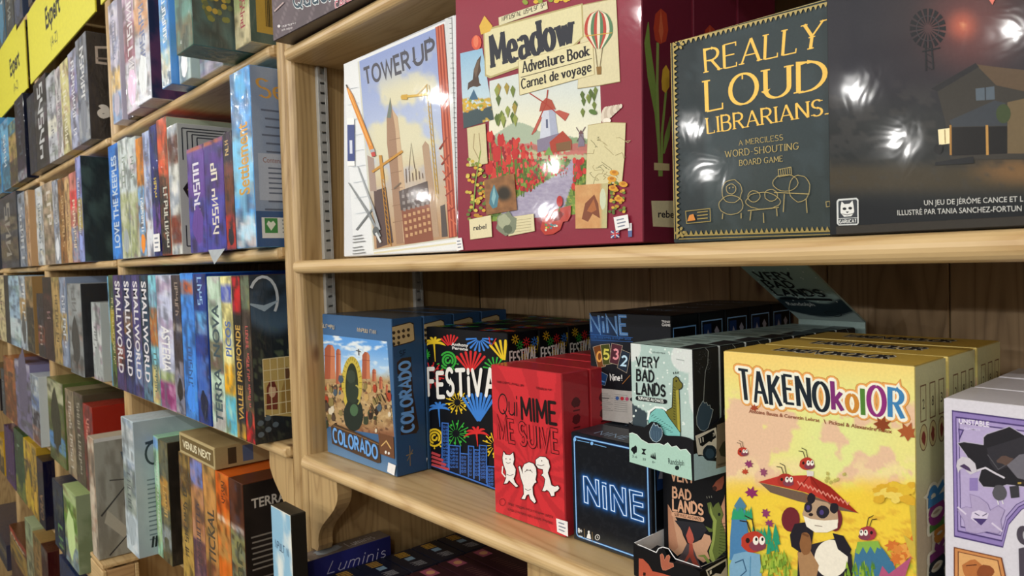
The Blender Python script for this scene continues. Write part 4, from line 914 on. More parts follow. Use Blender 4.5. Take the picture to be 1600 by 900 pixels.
def neon(X, Y, a, bb):
    d = np.full(X.shape, 1e9)
    for g in GLY:
        for i in range(len(g)-1): d = np.minimum(d, segd(X, Y, g[i], g[i+1]))
    c = over(fill(X.shape, '#10141b'), '#1e2128', (fbm(X/16, Y/16, 3) > .6)*.5); c = over(c, '#3a3a36', sst(600, 680, Y-(X-70)*.3)*.8)
    return over(c, '#1c62b8', np.exp(-d/13.)*1.1)
cv.px = False
def neonu(X, Y, a, bb):
    cv.px = True; UV = np.stack([.0006+a*(b.w-.0012), .0006+(b.h-.0012)*(1-bb)], 1); x, y = cv.toview(UV); cv.px = False; return neon(x, y, a, bb)
cv.grid(b.corners(.0006), 120, 120, neonu)
m = .0055; w, h = b.w, b.h
bd = [(m, m), (w-m, m), (w-m, h-m), (m, h-m)]
rr = []
for (x, y, a) in ((w-m-.004, h-m-.004, 0), (m+.004, h-m-.004, 90), (m+.004, m+.004, 180), (w-m-.004, m+.004, 270)): rr += [(x+.004*cos(radians(a+t)), y+.004*sin(radians(a+t))) for t in (0, 30, 60, 90)]
cv.line(rr, .0036, '#17386e', closed=True); cv.line(rr, .0016, '#8fc1f2', closed=True); cv.px = True
for g in GLY: cv.line(g, 8, '#3f83d8', closed=g is not GLY[2]); cv.line(g, 4.2, '#dcecfb', closed=g is not GLY[2])
for (x, y) in ((66, 132), (162, 154)): cv.ell((x, y), 9, 10, '#7fb6ee', 10)
cv.line([(80, 136), (148, 150)], 4, '#6ea3d8'); cv.line([(176, 158), (244, 176)], 4, '#6ea3d8')
cv.text('8+', [(84, 654), (108, 660), (107, 634), (83, 627)], '#e8e8e6', .03); cv.line([(119, 634), (123, 694)], 2.5, '#8d7a52'); cv.line([(164, 652), (167, 710)], 2.5, '#8d7a52')
cv.poly([(132, 686), (138, 664), (146, 654), (154, 668), (158, 692)], '#e8e8e6'); cv.ell((145, 652), 6, 8, '#e8e8e6', 10); cv.line(arc(194, 682, 12, 15, 0, 360, 16), 3, '#e8e8e6'); cv.line([(194, 674), (194, 684), (200, 686)], 2.5, '#e8e8e6')
for (x, y) in ((88, 672), (134, 694), (184, 712)): cv.line([(x, y), (x+22, y+6)], 4, '#d8d8d4')
cv.build('cover_print', b.root, 'print_satin')
sp = b.right(); sp.px = False; sp.line([(.006, .010), (.006, .132), (.054, .132), (.054, .010)], .0016, '#8fc1f2', closed=True); sp.poly(rect(.010, .09, .028, .128), '#1b3a70'); sp.poly(rect(.032, .09, .050, .128), '#0a0c12')
sp.poly([(.013, .104), (.020, .121), (.026, .110), (.024, .102)], '#a9a9b8'); sp.poly([(.036, .1), (.038, .113), (.035, .118), (.041, .124), (.047, .117), (.044, .112), (.047, .1)], '#a9a9b8'); sp.build('side_print', b.root, 'print_satin')
tp = b.top(); tp.px = False; tp.grid([(.001, .059), (.13, .059), (.13, .001), (.001, .001)], 30, 8, lambda X, Y, a, bb: over(fill(a.shape, '#20252c'), '#3d4750', fbm(a*9, bb*3, 4)*.7)); tp.letters('NINE', [(.03, .012), (.08, .012), (.08, .028), (.03, .028)], '#8fb0d0', .1, gap=.3); tp.build('top_print', b.root, 'print_wrap')
b.tag('black box with glowing blue neon title, standing on the shelf beside the red box', 'game box', 'blue neon boxes')
for i in range(5):
    c = copy_tree(NB.root); c.location = (-.6735, .0445+.0625*(i+1), ZL)
    c['label'] = 'lower neon box hidden deeper in its row, %s behind the glowing title' % ['first', 'second', 'third', 'fourth', 'fifth'][i]
b = GameBox('board_game_box', -.7035, .119, ZL+.1447, .139, .1505, .060, '#0d1118', mat='print_satin')
W5 = (5.0, 903, 420); cv = b.front(W5); cv.px = False; cv.poly(b.corners(.0006), '#15181e')
cv.grid([(.0006, .145), (.075, .145), (.075, .095), (.0006, .095)], 20, 16, lambda X, Y, a, bb: over(fill(a.shape, '#15181e'), '#1d4684', sst(1, .1, a)*sst(1.0, .5, bb)*.8)); cv.px = True
cv.letters('NiNE', [(106, 492), (390, 512), (380, 372), (94, 362)], '#5b94d8', .17, gap=.26); cv.letters('NiNE', [(106, 492), (390, 512), (380, 372), (94, 362)], '#14274a', .1, gap=.26); cv.letters('NiNE', [(106, 492), (390, 512), (380, 372), (94, 362)], '#9cc6f2', .03, gap=.26)
cv.line([(100, 512), (430, 538)], 4, '#2f5ea0'); cv.line([(106, 556), (430, 570)], 4, '#2f5ea0')
cv.scrib((108, 542), (420, 558), (-1, -18), '#2e5c9c', 2)
cv.text('TRINITY', [(656, 418), (740, 426), (740, 408), (655, 400)], '#dcdcdc', .02); cv.text('GAMES', [(658, 446), (738, 452), (738, 432), (657, 424)], '#dcdcdc', .02)
for i, (q, c, t, d) in enumerate((([(122, 612), (180, 594), (218, 760), (160, 774)], '#a8733c', '0', '#6e3c18'), ([(180, 594), (248, 588), (268, 740), (200, 752)], '#8a8a3c', '5', '#3f4418'), ([(268, 582), (350, 600), (322, 752), (250, 732)], '#9c5a68', '3', '#4c2430'), ([(345, 632), (412, 660), (384, 812), (312, 772)], '#5b8cb8', '2', '#1f2c3c'))):
    cv.line(q, 4, '#c9b9a0', closed=True); cv.poly(q, d); cx = sum(p[0] for p in q)/4; cy = sum(p[1] for p in q)/4
    cv.letters(t, [(cx-20, cy+34), (cx+18, cy+38), (cx+22, cy-34), (cx-16, cy-38)], ['#d99a4a', '#cfc95a', '#e0929c', '#bfe0f4'][i], .22)
qq = [(148, 786), (234, 830), (214, 910), (130, 888)]; cv.line(qq, 4, '#a9b4c0', closed=True); cv.poly(qq, '#1d3f6c'); cv.line([(142, 862), (212, 884)], 10, '#5b94d8'); cv.line([(412, 830), (350, 900)], 4, '#a8733c')
cv.letters('Nine !', [(258, 872), (348, 872), (346, 828), (254, 822)], '#e8e8e8', .16, gap=.2, space=.2)
cv.poly([(128, 928), (760, 990), (760, 1260), (140, 1220)], '#b6b3b0')
for r in range(9): cv.line([(140, 970+r*16), (240+(r % 3)*20, 978+r*16)], 4, '#8a8a88'); cv.line([(290, 980+r*16), (390, 990+r*16)], 4, '#8a8a88')
for i, c in enumerate(('#3b5b9a', '#b8323a', '#b0486a', '#1c1c1e')): cv.ell((312+i*38, 1010+i*3), 14, 15, c, 12)
cv.line([(140, 1005), (250, 1012)], 6, '#4a4a4c'); cv.build('back_print', b.root, 'print_satin')
sp2 = b.right(); sp2.px = False; sp2.line([(.005, .010), (.005, .134), (.054, .134), (.054, .010)], .0018, '#79b2ee', closed=True); sp2.build('side_print', b.root, 'print_satin')
b.tag('black neon box turned to show its card pictures, foremost on the upper row', 'game box', 'blue neon boxes')
NB2 = b
for i in range(4):
    c = copy_tree(NB.root); c.location = (-.7035, .119+.0625*(i+1), ZL+.1453); c.scale = (1.06, 1, 1.045)
    c['label'] = 'upper neon box with dark side panel, %s behind the one showing cards' % ['first', 'second', 'third', 'fourth'][i]
# ---- card game boxes in open display trays: upper tray stands on the boxes of the lower one
def tray(name, X, Y, Z, yaw, w, d, hf, hs, col, inner, seed):
    """folded card display tray: base, sides, a front panel with a torn wavy edge and a round tab"""
    t = empty(name, (X, Y, Z)); t.rotation_euler = (0, 0, radians(yaw)); th = .0015
    boxobj('base', 0, w, 0, d, 0, th, 'print_matte', t, .0003, col)
    def wall(nm, P, ax):
        if ax == 'f': o = extrude(nm, P, 0, th, 'Y', 'print_matte', t)
        elif ax == 'b': o = extrude(nm, P, d-th, d, 'Y', 'print_matte', t)
        elif ax == 'l': o = extrude(nm, P, 0, th, 'X', 'print_matte', t)
        else: o = extrude(nm, P, w-th, w, 'X', 'print_matte', t)
        at = o.data.color_attributes.new('Col', 'FLOAT_COLOR', 'POINT'); c = np.ones((len(o.data.vertices), 4), np.float32); c[:, :3] = lin(C3(inner if ax in 'lb' else col)); at.data.foreach_set('color', c.ravel()); return o
    P = [(0, th), (w, th), (w, hf*.92)]
    for i in range(15):
        u = 1-(i+1)/16; z = hf*(.92+.04*sin(u*9)) + (.012*math.sqrt(max(0, 1-((u-.43)/.13)**2)) if abs(u-.43) < .13 else 0); P.append((u*w, z))
    P.append((0, hf)); wall('front_panel', P, 'f')
    for s in 'lr': wall('side_panel', [(th, th), (d-th, th), (d-th, hs), (.05, hs), (th, hf*(1 if s == 'l' else .92))], s)
    wall('back_panel', [(0, th), (w, th), (w, hs), (0, hs)], 'b')
    M = Matrix.Translation((X, Y, Z))@Matrix.Rotation(radians(yaw), 4, 'Z'); return t, M
W6 = (6.6667, 970, 520); W6f = (6.6667, 973.5, 520); W6b = (6.6667, 970, 640); W6c = (6.6667, 970, 765)
# upper tray
UZ = ZL+.1365; UX, UY, YAW = -.541, .003, -7.2
t, M = tray('display_tray', UX, UY, UZ, YAW, .0965, .325, .046, .062, '#15161a', '#cfd3d3', 1)
cv = Cv(M, (0, 0, 0), (1, 0, 0), (0, 0, 1), (0, -1, 0), W6b); cv.bounds = (np.array([0, .0002]), np.array([.0965, .07]))
cv.poly([(88, 250), (120, 242), (170, 262), (215, 312), (290, 355), (400, 352), (450, 372), (490, 346), (530, 390), (580, 378), (620, 420), (680, 412), (730, 470), (744, 745), (92, 550)], '#a9cdbf')
cv.line([(88, 250), (120, 242), (170, 262), (215, 312), (290, 355), (400, 352), (450, 372), (490, 346), (530, 390), (580, 378), (620, 420), (680, 412), (730, 470)], 6, '#e2efe8')
EGG = [(346, 142), (362, 172), (380, 160), (398, 190), (418, 190), (432, 220), (430, 270), (408, 315), (372, 338), (335, 322), (308, 285), (302, 235), (318, 190)]
cv.line(EGG, 8, '#b9cdd6', closed=True); cv.poly(EGG, '#3f566a')
for k in range(4): cv.line([(320+k*26, 210+k*6), (325+k*25, 300+k*6)], 2, '#6a8496')
cv.poly(blob((145, 420), 30, 42, 3, 10, .3), '#12161a'); cv.poly([(215, 405), (268, 412), (245, 440), (266, 472), (216, 462), (236, 434)], '#12161a'); cv.poly([(310, 495), (318, 460), (328, 495), (336, 450), (350, 500), (356, 440), (370, 520), (340, 512)], '#12161a')
cv.text('3-6', [(120, 496), (172, 506), (172, 480), (120, 470)], '#2c3a3a'); cv.text('20', [(228, 526), (262, 532), (262, 506), (228, 500)], '#2c3a3a'); cv.text('8+', [(330, 556), (362, 562), (362, 538), (330, 532)], '#2c3a3a')
cv.letters('Randolph', [(500, 566), (660, 586), (660, 526), (494, 500)], '#22302e', .06, gap=.2, jit=.1, seed=3) if all(k in GL for k in 'Randolph') else cv.text('Randolph', [(500, 566), (660, 586), (660, 526), (494, 500)], '#22302e')
cv.ell((588, 606), 22, 24, '#22302e', 12); cv.build('front_print', t, 'print_matte')
sp = Cv(M, (.0965, 0, 0), (0, 1, 0), (0, 0, 1), (1, 0, 0), W6b); sp.bounds = (np.array([0, .0002]), np.array([.32, .06]))
sp.poly([(738, 470), (790, 456), (810, 486), (850, 480), (900, 530), (1000, 540), (1180, 470), (1180, 640), (752, 745)], '#a8c8d8'); sp.poly([(776, 272), (990, 184), (996, 240), (1000, 500), (830, 470), (800, 470)], '#d9d6cf'); sp.poly([(806, 300), (968, 210), (992, 290), (960, 312), (944, 340), (920, 330), (880, 360), (850, 384), (824, 372)], '#14171c'); sp.poly(blob((925, 450), 72, 84, 3, 16, .06), '#1b2a3a'); sp.poly(blob((925, 455), 46, 55, 5, 14, .1), '#31485e')
sp.text('11', [(828, 345), (862, 332), (858, 284), (820, 296)], '#e8e6e0', .04); sp.text('3', [(958, 280), (978, 272), (976, 236), (954, 246)], '#e8e6e0', .02)
sp.poly([(1000, 160), (1180, 90), (1180, 560), (990, 616)], '#7a6f60'); sp.poly([(1020, 420), (1060, 340), (1110, 310), (1110, 500), (1040, 480)], '#3a3a2c'); sp.line([(1006, 580), (1110, 550)], 22, '#5d5446')
sp.build('side_print', t, 'print_matte')
# header flap hinged at the back of the tray, folded forward
fl = .148; ang = radians(58); V = []; hz = .1425
mesh_f = extrude('header_flap', [(.325, 0), (.325, hz), (.325-fl*sin(ang), hz+fl*cos(ang)), (.325-fl*sin(ang)+.002, hz+fl*cos(ang)+.001), (.327, hz+.001), (.327, 0)], .0, .0965, 'X', 'print_matte', t)
at = mesh_f.data.color_attributes.new('Col', 'FLOAT_COLOR', 'POINT'); c = np.ones((len(mesh_f.data.vertices), 4), np.float32); c[:, :3] = lin(C3('#8fa6a4')); at.data.foreach_set('color', c.ravel())
d1 = np.array([0, -sin(ang), cos(ang)]); nn = np.array([0, -cos(ang), -sin(ang)])
hp = Cv(M, (0, .3245, hz), (1, 0, 0), d1, nn); hp.px = False
hp.grid([(.0005, fl-.001), (.096, fl-.001), (.096, .001), (.0005, .001)], 30, 44, lambda X, Y, a, bb: over(over(fill(a.shape, '#8ba3a0'), '#23323a', sst(.60, .63, bb+.06*np.sin(a*7))*1.0), '#9db3b4', sst(.82, .85, bb-.1*np.sin(a*3.4))))
for i, tt in enumerate(('VERY', 'BAD', 'LANDS')): hp.letters(tt, [(.010, .112-i*.021), (.010+.052+(i == 2)*.018-(i == 1)*.012, .112-i*.021), (.010+.052+(i == 2)*.018-(i == 1)*.012, .129-i*.021), (.010, .129-i*.021)], '#15181c', .2, gap=.3, jit=.05, cap=True)
hp.line([(.012, .062), (.082, .062)], .006, '#15181c', cap=True)
for i in range(30): hp.ell((.005+.09*_h(i, 3, 1), .05+.09*_h(i, 9, 2)), .0011, .0014, '#c9d4d2', 6)
hp.letters('Randolph', [(.012, .042), (.052, .042), (.052, .054), (.012, .054)], '#c9d2d2', .07, gap=.2) if all(k in GL for k in 'Randolph') else hp.text('Randolph', [(.012, .044), (.052, .044), (.052, .054), (.012, .054)], '#c9d2d2')
hp.line(arc(.066, .024, .011, .007, 0, 360, 16), .0012, '#1b2228'); hp.build('header_print', t, 'print_matte')
tag(t, 'upper cardboard display tray, mint and black, holding pale card game boxes', 'display tray', 'card game display trays')
def at_local(M, x, y, z): p = M@Vector((x, y, z)); return p.x, p.y, p.z
# boxes in the upper tray
x, y, z = at_local(M, .0022, .0040, .0022)
GameBox.rise = .0009
VB = GameBox('card_game_box', x, y, z, .0918, .1345, .042, '#1a1c22', yaw=YAW, mat='print_wrap'); b = VB; cv = b.front(W6f); cv.px = False
def snow(X, Y, a, bb):
    cv.px = True; UV = np.stack([.0003+a*(b.w-.0006), b.h-.0003-bb*(b.h-.0006)], 1); x, y = cv.toview(UV); cv.px = False
    c = mixc(C3('#a9c2bd'), C3('#b9cfca'), bb); cl = np.minimum(np.hypot((x-690)/190, (y-250)/170), np.minimum(np.hypot((x-90)/95, (y-160)/140), np.hypot((x-760)/80, (y-560)/300))); c = over(c, '#d3dad9', sst(1.03, .97, cl)); return over(c, '#39464e', ((y > 735+.6*(x-90)) & (x < 250))*1.0)
cv.grid(b.corners(.0003), 60, 80, snow); cv.px = True
R = random.Random(3)
for i in range(60): x = 110+R.random()*600; y = 120+R.random()*780+x*.1; cv.ell((x, y), 7+R.random()*5, 8+R.random()*6, '#dbe6e2', 8)
for (tt, q) in (('VERY', [(143, 340), (368, 366), (372, 262), (140, 250)]), ('BAD', [(146, 490), (322, 506), (322, 398), (146, 380)]), ('LANDS', [(146, 632), (440, 662), (440, 548), (144, 520)])): cv.letters(tt, q, '#14181c', .2, gap=.28, jit=.04, cap=True, seed=4)
cv.line([(158, 680), (440, 716)], 48, '#14181c', cap=True); cv.letters('SURVIVEZ AU CHAOS', [(164, 692), (424, 728), (424, 698), (163, 664)], '#e4ebe8', .2, gap=.3) if 'Z' in GL else None
cv.scrib((306, 206), (452, 222), (0, -14), '#5a6a68', 2); cv.line([(558, 272), (640, 288)], 5, '#8b9896'); cv.line([(528, 408), (534, 430)], 8, '#2c3838'); cv.line([(552, 404), (556, 428)], 8, '#2c3838'); cv.line([(576, 404), (576, 426)], 8, '#2c3838')
NECK = [(530, 520), (532, 478), (556, 458), (576, 468), (590, 500), (618, 530), (620, 560), (606, 580), (582, 586), (588, 700), (600, 1030), (560, 1060), (480, 960), (430, 830), (520, 780)]
cv.line(NECK, 16, '#181c1e', closed=True); cv.poly(NECK, '#6e6a2a'); cv.poly([(556, 600), (584, 590), (590, 700), (602, 1030), (576, 1040), (566, 800)], '#a39a3e'); cv.ell((560, 502), 9, 10, '#14181c', 9)
for i in range(13): cv.line([(530, 560+i*28), (552, 570+i*28)], 6, '#2a2c14')
WAVE = [(262, 900), (300, 830), (360, 780), (430, 800), (480, 880), (540, 960), (600, 1040), (600, 1110), (440, 1060), (300, 1010)]
cv.line(WAVE, 12, '#14181c', closed=True); cv.poly(WAVE, '#79bdb8'); cv.line([(262, 905), (280, 820), (340, 776), (420, 780), (460, 810)], 20, '#e8f0ee')
for i in range(9): cv.line([(300+i*26, 870+i*14), (330+i*24, 850+i*18)], 5, '#24484a'); cv.line([(320+i*22, 920+i*14), (350+i*22, 905+i*16)], 5, '#24484a')
cv.build('cover_print', b.root, 'print_wrap')
sp = b.right(W6); R = random.Random(6)
sp.px = False
sp.px = True; sp.line([(880, 150), (910, 190), (905, 320), (880, 400), (868, 560), (862, 710)], 6, '#9aa4a8')
E2 = [(856, 712), (870, 736), (890, 728), (905, 760), (925, 755), (932, 788), (958, 800), (940, 880), (905, 990), (870, 1020), (830, 1010), (795, 960), (790, 880), (815, 780)]; sp.line(E2, 9, '#b4c2ca', closed=True); sp.poly(E2, '#33495e')
for i in range(60): a = R.random()*6.28; r = 40+R.random()*60; x0 = 860+r*cos(a)*.8; y0 = 310+r*sin(a)*1.4; sp.line([(x0, y0), (x0+R.uniform(-10, 10), y0+R.uniform(-14, 14))], 3, '#5c6470')
sp.build('side_print', b.root, 'print_wrap')
tp = b.top(); tp.px = False; tp.poly(rect(.0003, .0003, .0915, .0417), '#9cb2ae'); tp.poly([(.070, .004), (.0902, .002), (.0902, .0417), (.062, .0417)], '#1d2026'); tp.poly(blob((.04, .02), .022, .012, 4), '#7d8f8a'); tp.build('top_print', b.root, 'print_wrap')
b.tag('pale mint card game box with long-necked dinosaur, foremost in the upper tray', 'game box', 'card game boxes in trays')
x0, y0, z0 = VB.root.location
for i in range(6):
    c = copy_tree(VB.root); p = M@Vector((.0022, .0040+.0436*(i+1), .0028)); c.location = p
    c['label'] = 'mint card game box in the upper tray, %s behind the long-necked dinosaur' % ['first', 'second', 'third', 'fourth', 'fifth', 'sixth'][i]
# lower tray
LX, LY, LYAW = -.546, .012, -5.0
t, M = tray('display_tray', LX, LY, ZL, LYAW, .097, .33, .0385, .042, '#131316', '#d7dade', 2)
cv = Cv(M, (0, 0, 0), (1, 0, 0), (0, 0, 1), (0, -1, 0), W6c); cv.bounds = (np.array([0, .0002]), np.array([.097, .06]))
cv.poly([(188, 716), (232, 722), (290, 780), (330, 850), (420, 870), (520, 900), (800, 1000), (800, 1060), (190, 1000)], '#b0553f'); FT = [(412, 680), (430, 668), (446, 690), (456, 740), (480, 690), (500, 682), (512, 700), (500, 760), (545, 770), (550, 800), (510, 820), (470, 838), (440, 836), (425, 800)]
cv.line(FT, 7, '#c98a70', closed=True); cv.poly(FT, '#a8604a'); cv.line([(176, 570), (240, 596), (370, 655), (395, 612), (440, 598), (500, 616), (540, 680), (570, 720), (690, 760), (830, 808)], 9, '#dedfe2'); cv.poly([(236, 860), (262, 866), (258, 900), (232, 896)], '#2a1412'); cv.build('front_print', t, 'print_matte')
sp = Cv(M, (.097, 0, 0), (0, 1, 0), (0, 0, 1), (1, 0, 0), W6c); sp.bounds = (np.array([0, .0002]), np.array([.32, .041])); sp.line([(836, 800), (1120, 606)], 9, '#dedfe2'); sp.poly([(884, 838), (1100, 716), (1110, 900), (920, 940)], '#d9d6cf'); sp.poly([(900, 850), (1090, 742), (1092, 800), (1040, 880), (990, 870), (930, 910)], '#14171c'); sp.text('1', [(926, 884), (946, 872), (944, 836), (924, 846)], '#e8e6e0', .04); sp.build('side_print', t, 'print_matte')
tag(t, 'lower cardboard display tray with black front and torn wavy white edge', 'display tray', 'card game display trays')
x, y, z = at_local(M, .0032, .049, .0022)
VL = GameBox('card_game_box', x, y, z, .0905, .1335, .042, '#16161a', yaw=LYAW, mat='print_satin'); b = VL; cv = b.front(W6c); cv.px = False; cv.poly(b.corners(.0003), '#16171b'); cv.px = True
cv.poly([(490, 150), (560, 270), (620, 380), (650, 480), (690, 560), (640, 660), (590, 690), (500, 600)], '#c79a7c'); cv.poly([(490, 150), (540, 270), (600, 600), (560, 640), (500, 600)], '#b88468'); cv.poly([(740, 560), (840, 520), (870, 460), (930, 480), (945, 540), (900, 640), (930, 720), (860, 760), (780, 700)], '#c79a7c'); cv.poly([(1040, 190), (1080, 80), (1120, 60), (1130, 480), (1060, 400)], '#c08e72')
cv.poly([(560, 320), (860, 350), (900, 420), (850, 480), (800, 540), (720, 570), (660, 480), (620, 400)], '#2b2b31'); cv.poly([(640, 660), (690, 560), (740, 570), (800, 720), (850, 830), (560, 760)], '#54494c'); cv.poly([(715, 380), (750, 460), (765, 520), (740, 580), (700, 550), (680, 480)], '#b55a4c'); cv.poly([(715, 560), (750, 570), (760, 680), (820, 800), (760, 790), (720, 700), (680, 760), (650, 760), (710, 660)], '#a34c3e')
TR = [(900, 140), (940, 130), (960, 190), (990, 150), (1020, 130), (1050, 200), (1068, 260), (1046, 330), (1080, 420), (1120, 480), (1120, 640), (960, 760), (930, 720), (920, 640), (950, 540), (960, 440), (920, 440), (880, 380), (950, 410), (960, 330), (920, 240)]
cv.line(TR, 8, '#1c1f16', closed=True); cv.poly(TR, '#5d6a36'); cv.poly([(930, 150), (960, 260), (1000, 320), (980, 520), (955, 640), (985, 740), (960, 760), (930, 720), (920, 640), (950, 540), (960, 440), (965, 330), (930, 240)], '#8b9a50'); cv.ell((1026, 258), 14, 18, '#14171c', 9)
for i in range(11): cv.line([(1040-i*2, 360+i*30), (1100, 352+i*34)], 6, '#33401f')
cv.line([(810, 690), (870, 690), (920, 760)], [10, 26, 34], '#7a8a45')
for (tt, q) in (('VERY', [(530, -100), (760, -70), (760, -170), (528, -200)]), ('BAD', [(545, 76), (732, 104), (728, 10), (545, -30)]), ('LANDS', [(548, 210), (858, 262), (856, 156), (546, 96)])): cv.letters(tt, q, '#d9a888', .2, gap=.28, jit=.04, cap=True, seed=4)
cv.line([(556, 254), (850, 310)], 50, '#d9a888', cap=True); cv.letters('SURVIVEZ AU CHAOS', [(566, 270), (840, 322), (840, 292), (565, 242)], '#5a3a2c', .2, gap=.3)
for (x, y) in ((900, 68), (924, 64), (948, 62)): cv.line([(x, y), (x+6, y+22)], 7, '#8a8a80')
COM = [(960, -30), (1000, -90), (1110, -140), (1110, -70), (1060, -10), (1000, 16)]; cv.line(COM, 7, '#2a1814', closed=True); cv.poly(COM, '#8a4c3a'); cv.ell((985, -15), 22, 24, '#3a2420', 12)
cv.build('cover_print', b.root, 'print_satin'); b.tag('black card game box with green dinosaur and volcano, foremost in lower tray', 'game box', 'card game boxes in trays')
for i in range(5):
    c = copy_tree(VL.root); c.location = M@Vector((.0032, .049+.0436*(i+1), .0028))
    c['label'] = 'black card game box in the lower tray, %s behind the volcano picture' % ['first', 'second', 'third', 'fourth', 'fifth'][i]
GameBox.rise = .002
# ---- yellow panda boxes, three deep
TB = GameBox('board_game_box', -.4115, -.003, ZL, .1795, .2742, .071, '#d9c983', mat='print_satin'); b = TB
W7 = (2.369, 1120, 520); cv = b.front(W7)
def tak(X, Y):
    n = fbm(X/60, Y/50, 5); c = mixc(C3('#efcf78'), C3('#e6e08c'), sst(60, 260, Y)); c = over(c, '#dfe596', sst(260, 60, np.hypot((X-450), (Y-420)*.8))*.9)
    cl = fbm(X/90, Y/80, 11)+.35*sst(250, 60, np.hypot(X-100, (Y-420)*.8))+.3*sst(200, 60, np.hypot(X-600, (Y-500)*1.2))
    c = over(c, '#e3bfa0', sst(.62, .7, cl)*sst(200, 260, Y)*sst(700, 560, Y)); c = over(c, '#edd9a4', (n > .55)*sst(440, 500, Y)*sst(620, 540, Y)*.7)
    c = over(c, '#eecb3c', sst(540, 620, Y+40*n)*.9); c = over(c, '#d9a83a', sst(.55, .7, fbm(X/50, Y/14, 3))*sst(620, 680, Y)*.8); return over(c, '#a8b440', sst(790, 850, Y)*sst(.4, .6, n))
cv.px = False
def taku(X, Y, a, bb):
    cv.px = True; UV = np.stack([.0005+a*(b.w-.001), b.h-.0005-bb*(b.h-.001)], 1); x, y = cv.toview(UV); cv.px = False; return tak(x, y)
cv.grid(b.corners(.0005), 110, 150, taku); cv.px = True; R = random.Random(12)
QT = [(92, 246), (690, 318), (690, 218), (80, 132)]
TC = ['#1d2630', '#1d2630', '#1d2630', '#1d2630', '#1d2630', '#1d2630', '#7c2f72', '#c98636', '#4f7f34', '#8b2f78', '#3f80b4']
for g, c in ((.40, '#c98a3e'), (.36, '#e8a860'), (.26, '#efeedd')): cv.letters('TAKENOkolOR', QT, c, .2, gap=.27, grow=g-.2, cap=True, jit=.07, seed=9)
cv.letters('TAKENOkolOR', QT, TC, .135, .09, gap=.27, jit=.07, seed=9)
cv.text('Antoine Bauza & Corentin Lebrat', [(120, 295), (382, 330), (382, 317), (120, 281)], '#8a4a34', .015); cv.line([(398, 320), (404, 336)], 3, '#8a4a34'); cv.text('Picksel & Alexandre Roux', [(416, 337), (650, 372), (650, 357), (416, 323)], '#8a4a34', .015)
def leaf(x, y, s, col, a=0):
    P = [(-1, .1), (-.55, -.25), (-.75, -.7), (-.2, -.45), (.05, -1), (.3, -.4), (.85, -.6), (.55, -.1), (1, .25), (.4, .35), (.25, .8), (-.2, .4), (-.6, .65), (-.5, .3)]
    cv.poly([(x+s*(p*cos(a)-q*sin(a)), y+s*(p*sin(a)+q*cos(a))) for p, q in P], col)
leaf(614, 340, 34, '#8a4426', .2); leaf(708, 368, 40, '#a85a32', .3); leaf(140, 278, 16, '#a3492f'); leaf(120, 486, 18, '#8a3a68', .4); leaf(106, 514, 14, '#b5472f'); leaf(174, 516, 18, '#8e4a6a', 1); leaf(130, 592, 26, '#8a2f64', .2); leaf(182, 668, 20, '#8a3a68', 1.1); leaf(196, 706, 18, '#8a3a68', .5)
for i in range(7): leaf(400+R.random()*80, 520+R.random()*40, 9, '#b9b060', R.random()*3)
# parasol
cv.poly([(160, 554), (320, 590), (526, 666), (440, 654), (300, 622), (200, 590)], '#6e5a4c'); cv.poly([(154, 552), (230, 530), (345, 526), (420, 568), (526, 668), (420, 628), (330, 590), (262, 574)], '#b93a30'); cv.poly([(345, 526), (420, 568), (526, 668), (420, 628), (352, 560)], '#96281f'); cv.line([(345, 526), (300, 582)], 3, '#7a1f1a'); cv.line([(345, 526), (420, 628)], 3, '#7a1f1a')
for i in range(12): x = 300+i*16; cv.line([(x, 548+i*6.5), (x+9, 562+i*6.6), (x+16, 552+i*6.6)], 4, '#d98a7a')
cv.line([(332, 600), (338, 640)], 6, '#7a5a3c'); cv.poly([(334, 508), (360, 512), (360, 530), (336, 530)], '#d9d3cc')
# panda
cv.poly([(302, 810), (320, 790), (440, 760), (500, 820), (508, 910), (300, 910)], '#2c2830'); cv.ell((425, 835), 62, 70, '#ece6d6', 26); cv.poly([(300, 812), (345, 800), (380, 860), (370, 905), (310, 905)], '#a8825c')
cv.ell((275, 690), 34, 46, '#6e2830', 16); cv.ell((440, 690), 26, 44, '#6e2830', 16)
cv.poly([(272, 748), (290, 706), (330, 700), (360, 730), (350, 800), (310, 812), (278, 790)], '#25222a'); cv.poly([(430, 740), (470, 750), (500, 800), (490, 830), (450, 800)], '#25222a'); cv.poly(blob((330, 778), 22, 44, 5, 14, .1), '#8a5f3c'); cv.line([(318, 742), (342, 752)], 8, '#6a452c')
cv.poly([(318, 670), (330, 630), (362, 616), (412, 628), (448, 660), (452, 700), (420, 728), (380, 738), (340, 718)], '#b3987c'); cv.poly([(322, 676), (350, 688), (400, 694), (450, 690), (448, 722), (410, 738), (366, 738), (334, 716)], '#ece6d6')
cv.poly(blob((352, 612), 15, 20, 3, 12, .1), '#25222a'); cv.poly(blob((436, 648), 17, 20, 4, 12, .1), '#25222a'); cv.poly(blob((340, 645), 15, 20, 5, 12, .06), '#2a2730'); cv.poly(blob((394, 662), 24, 24, 6, 14, .06), '#2a2730'); cv.ell((340, 646), 7, 10, '#4c3f7a', 10); cv.ell((390, 664), 8, 10, '#4c3f7a', 10); cv.ell((350, 672), 9, 6, '#2a2020', 10); cv.line([(364, 712), (392, 716)], 3, '#8a7a6a')
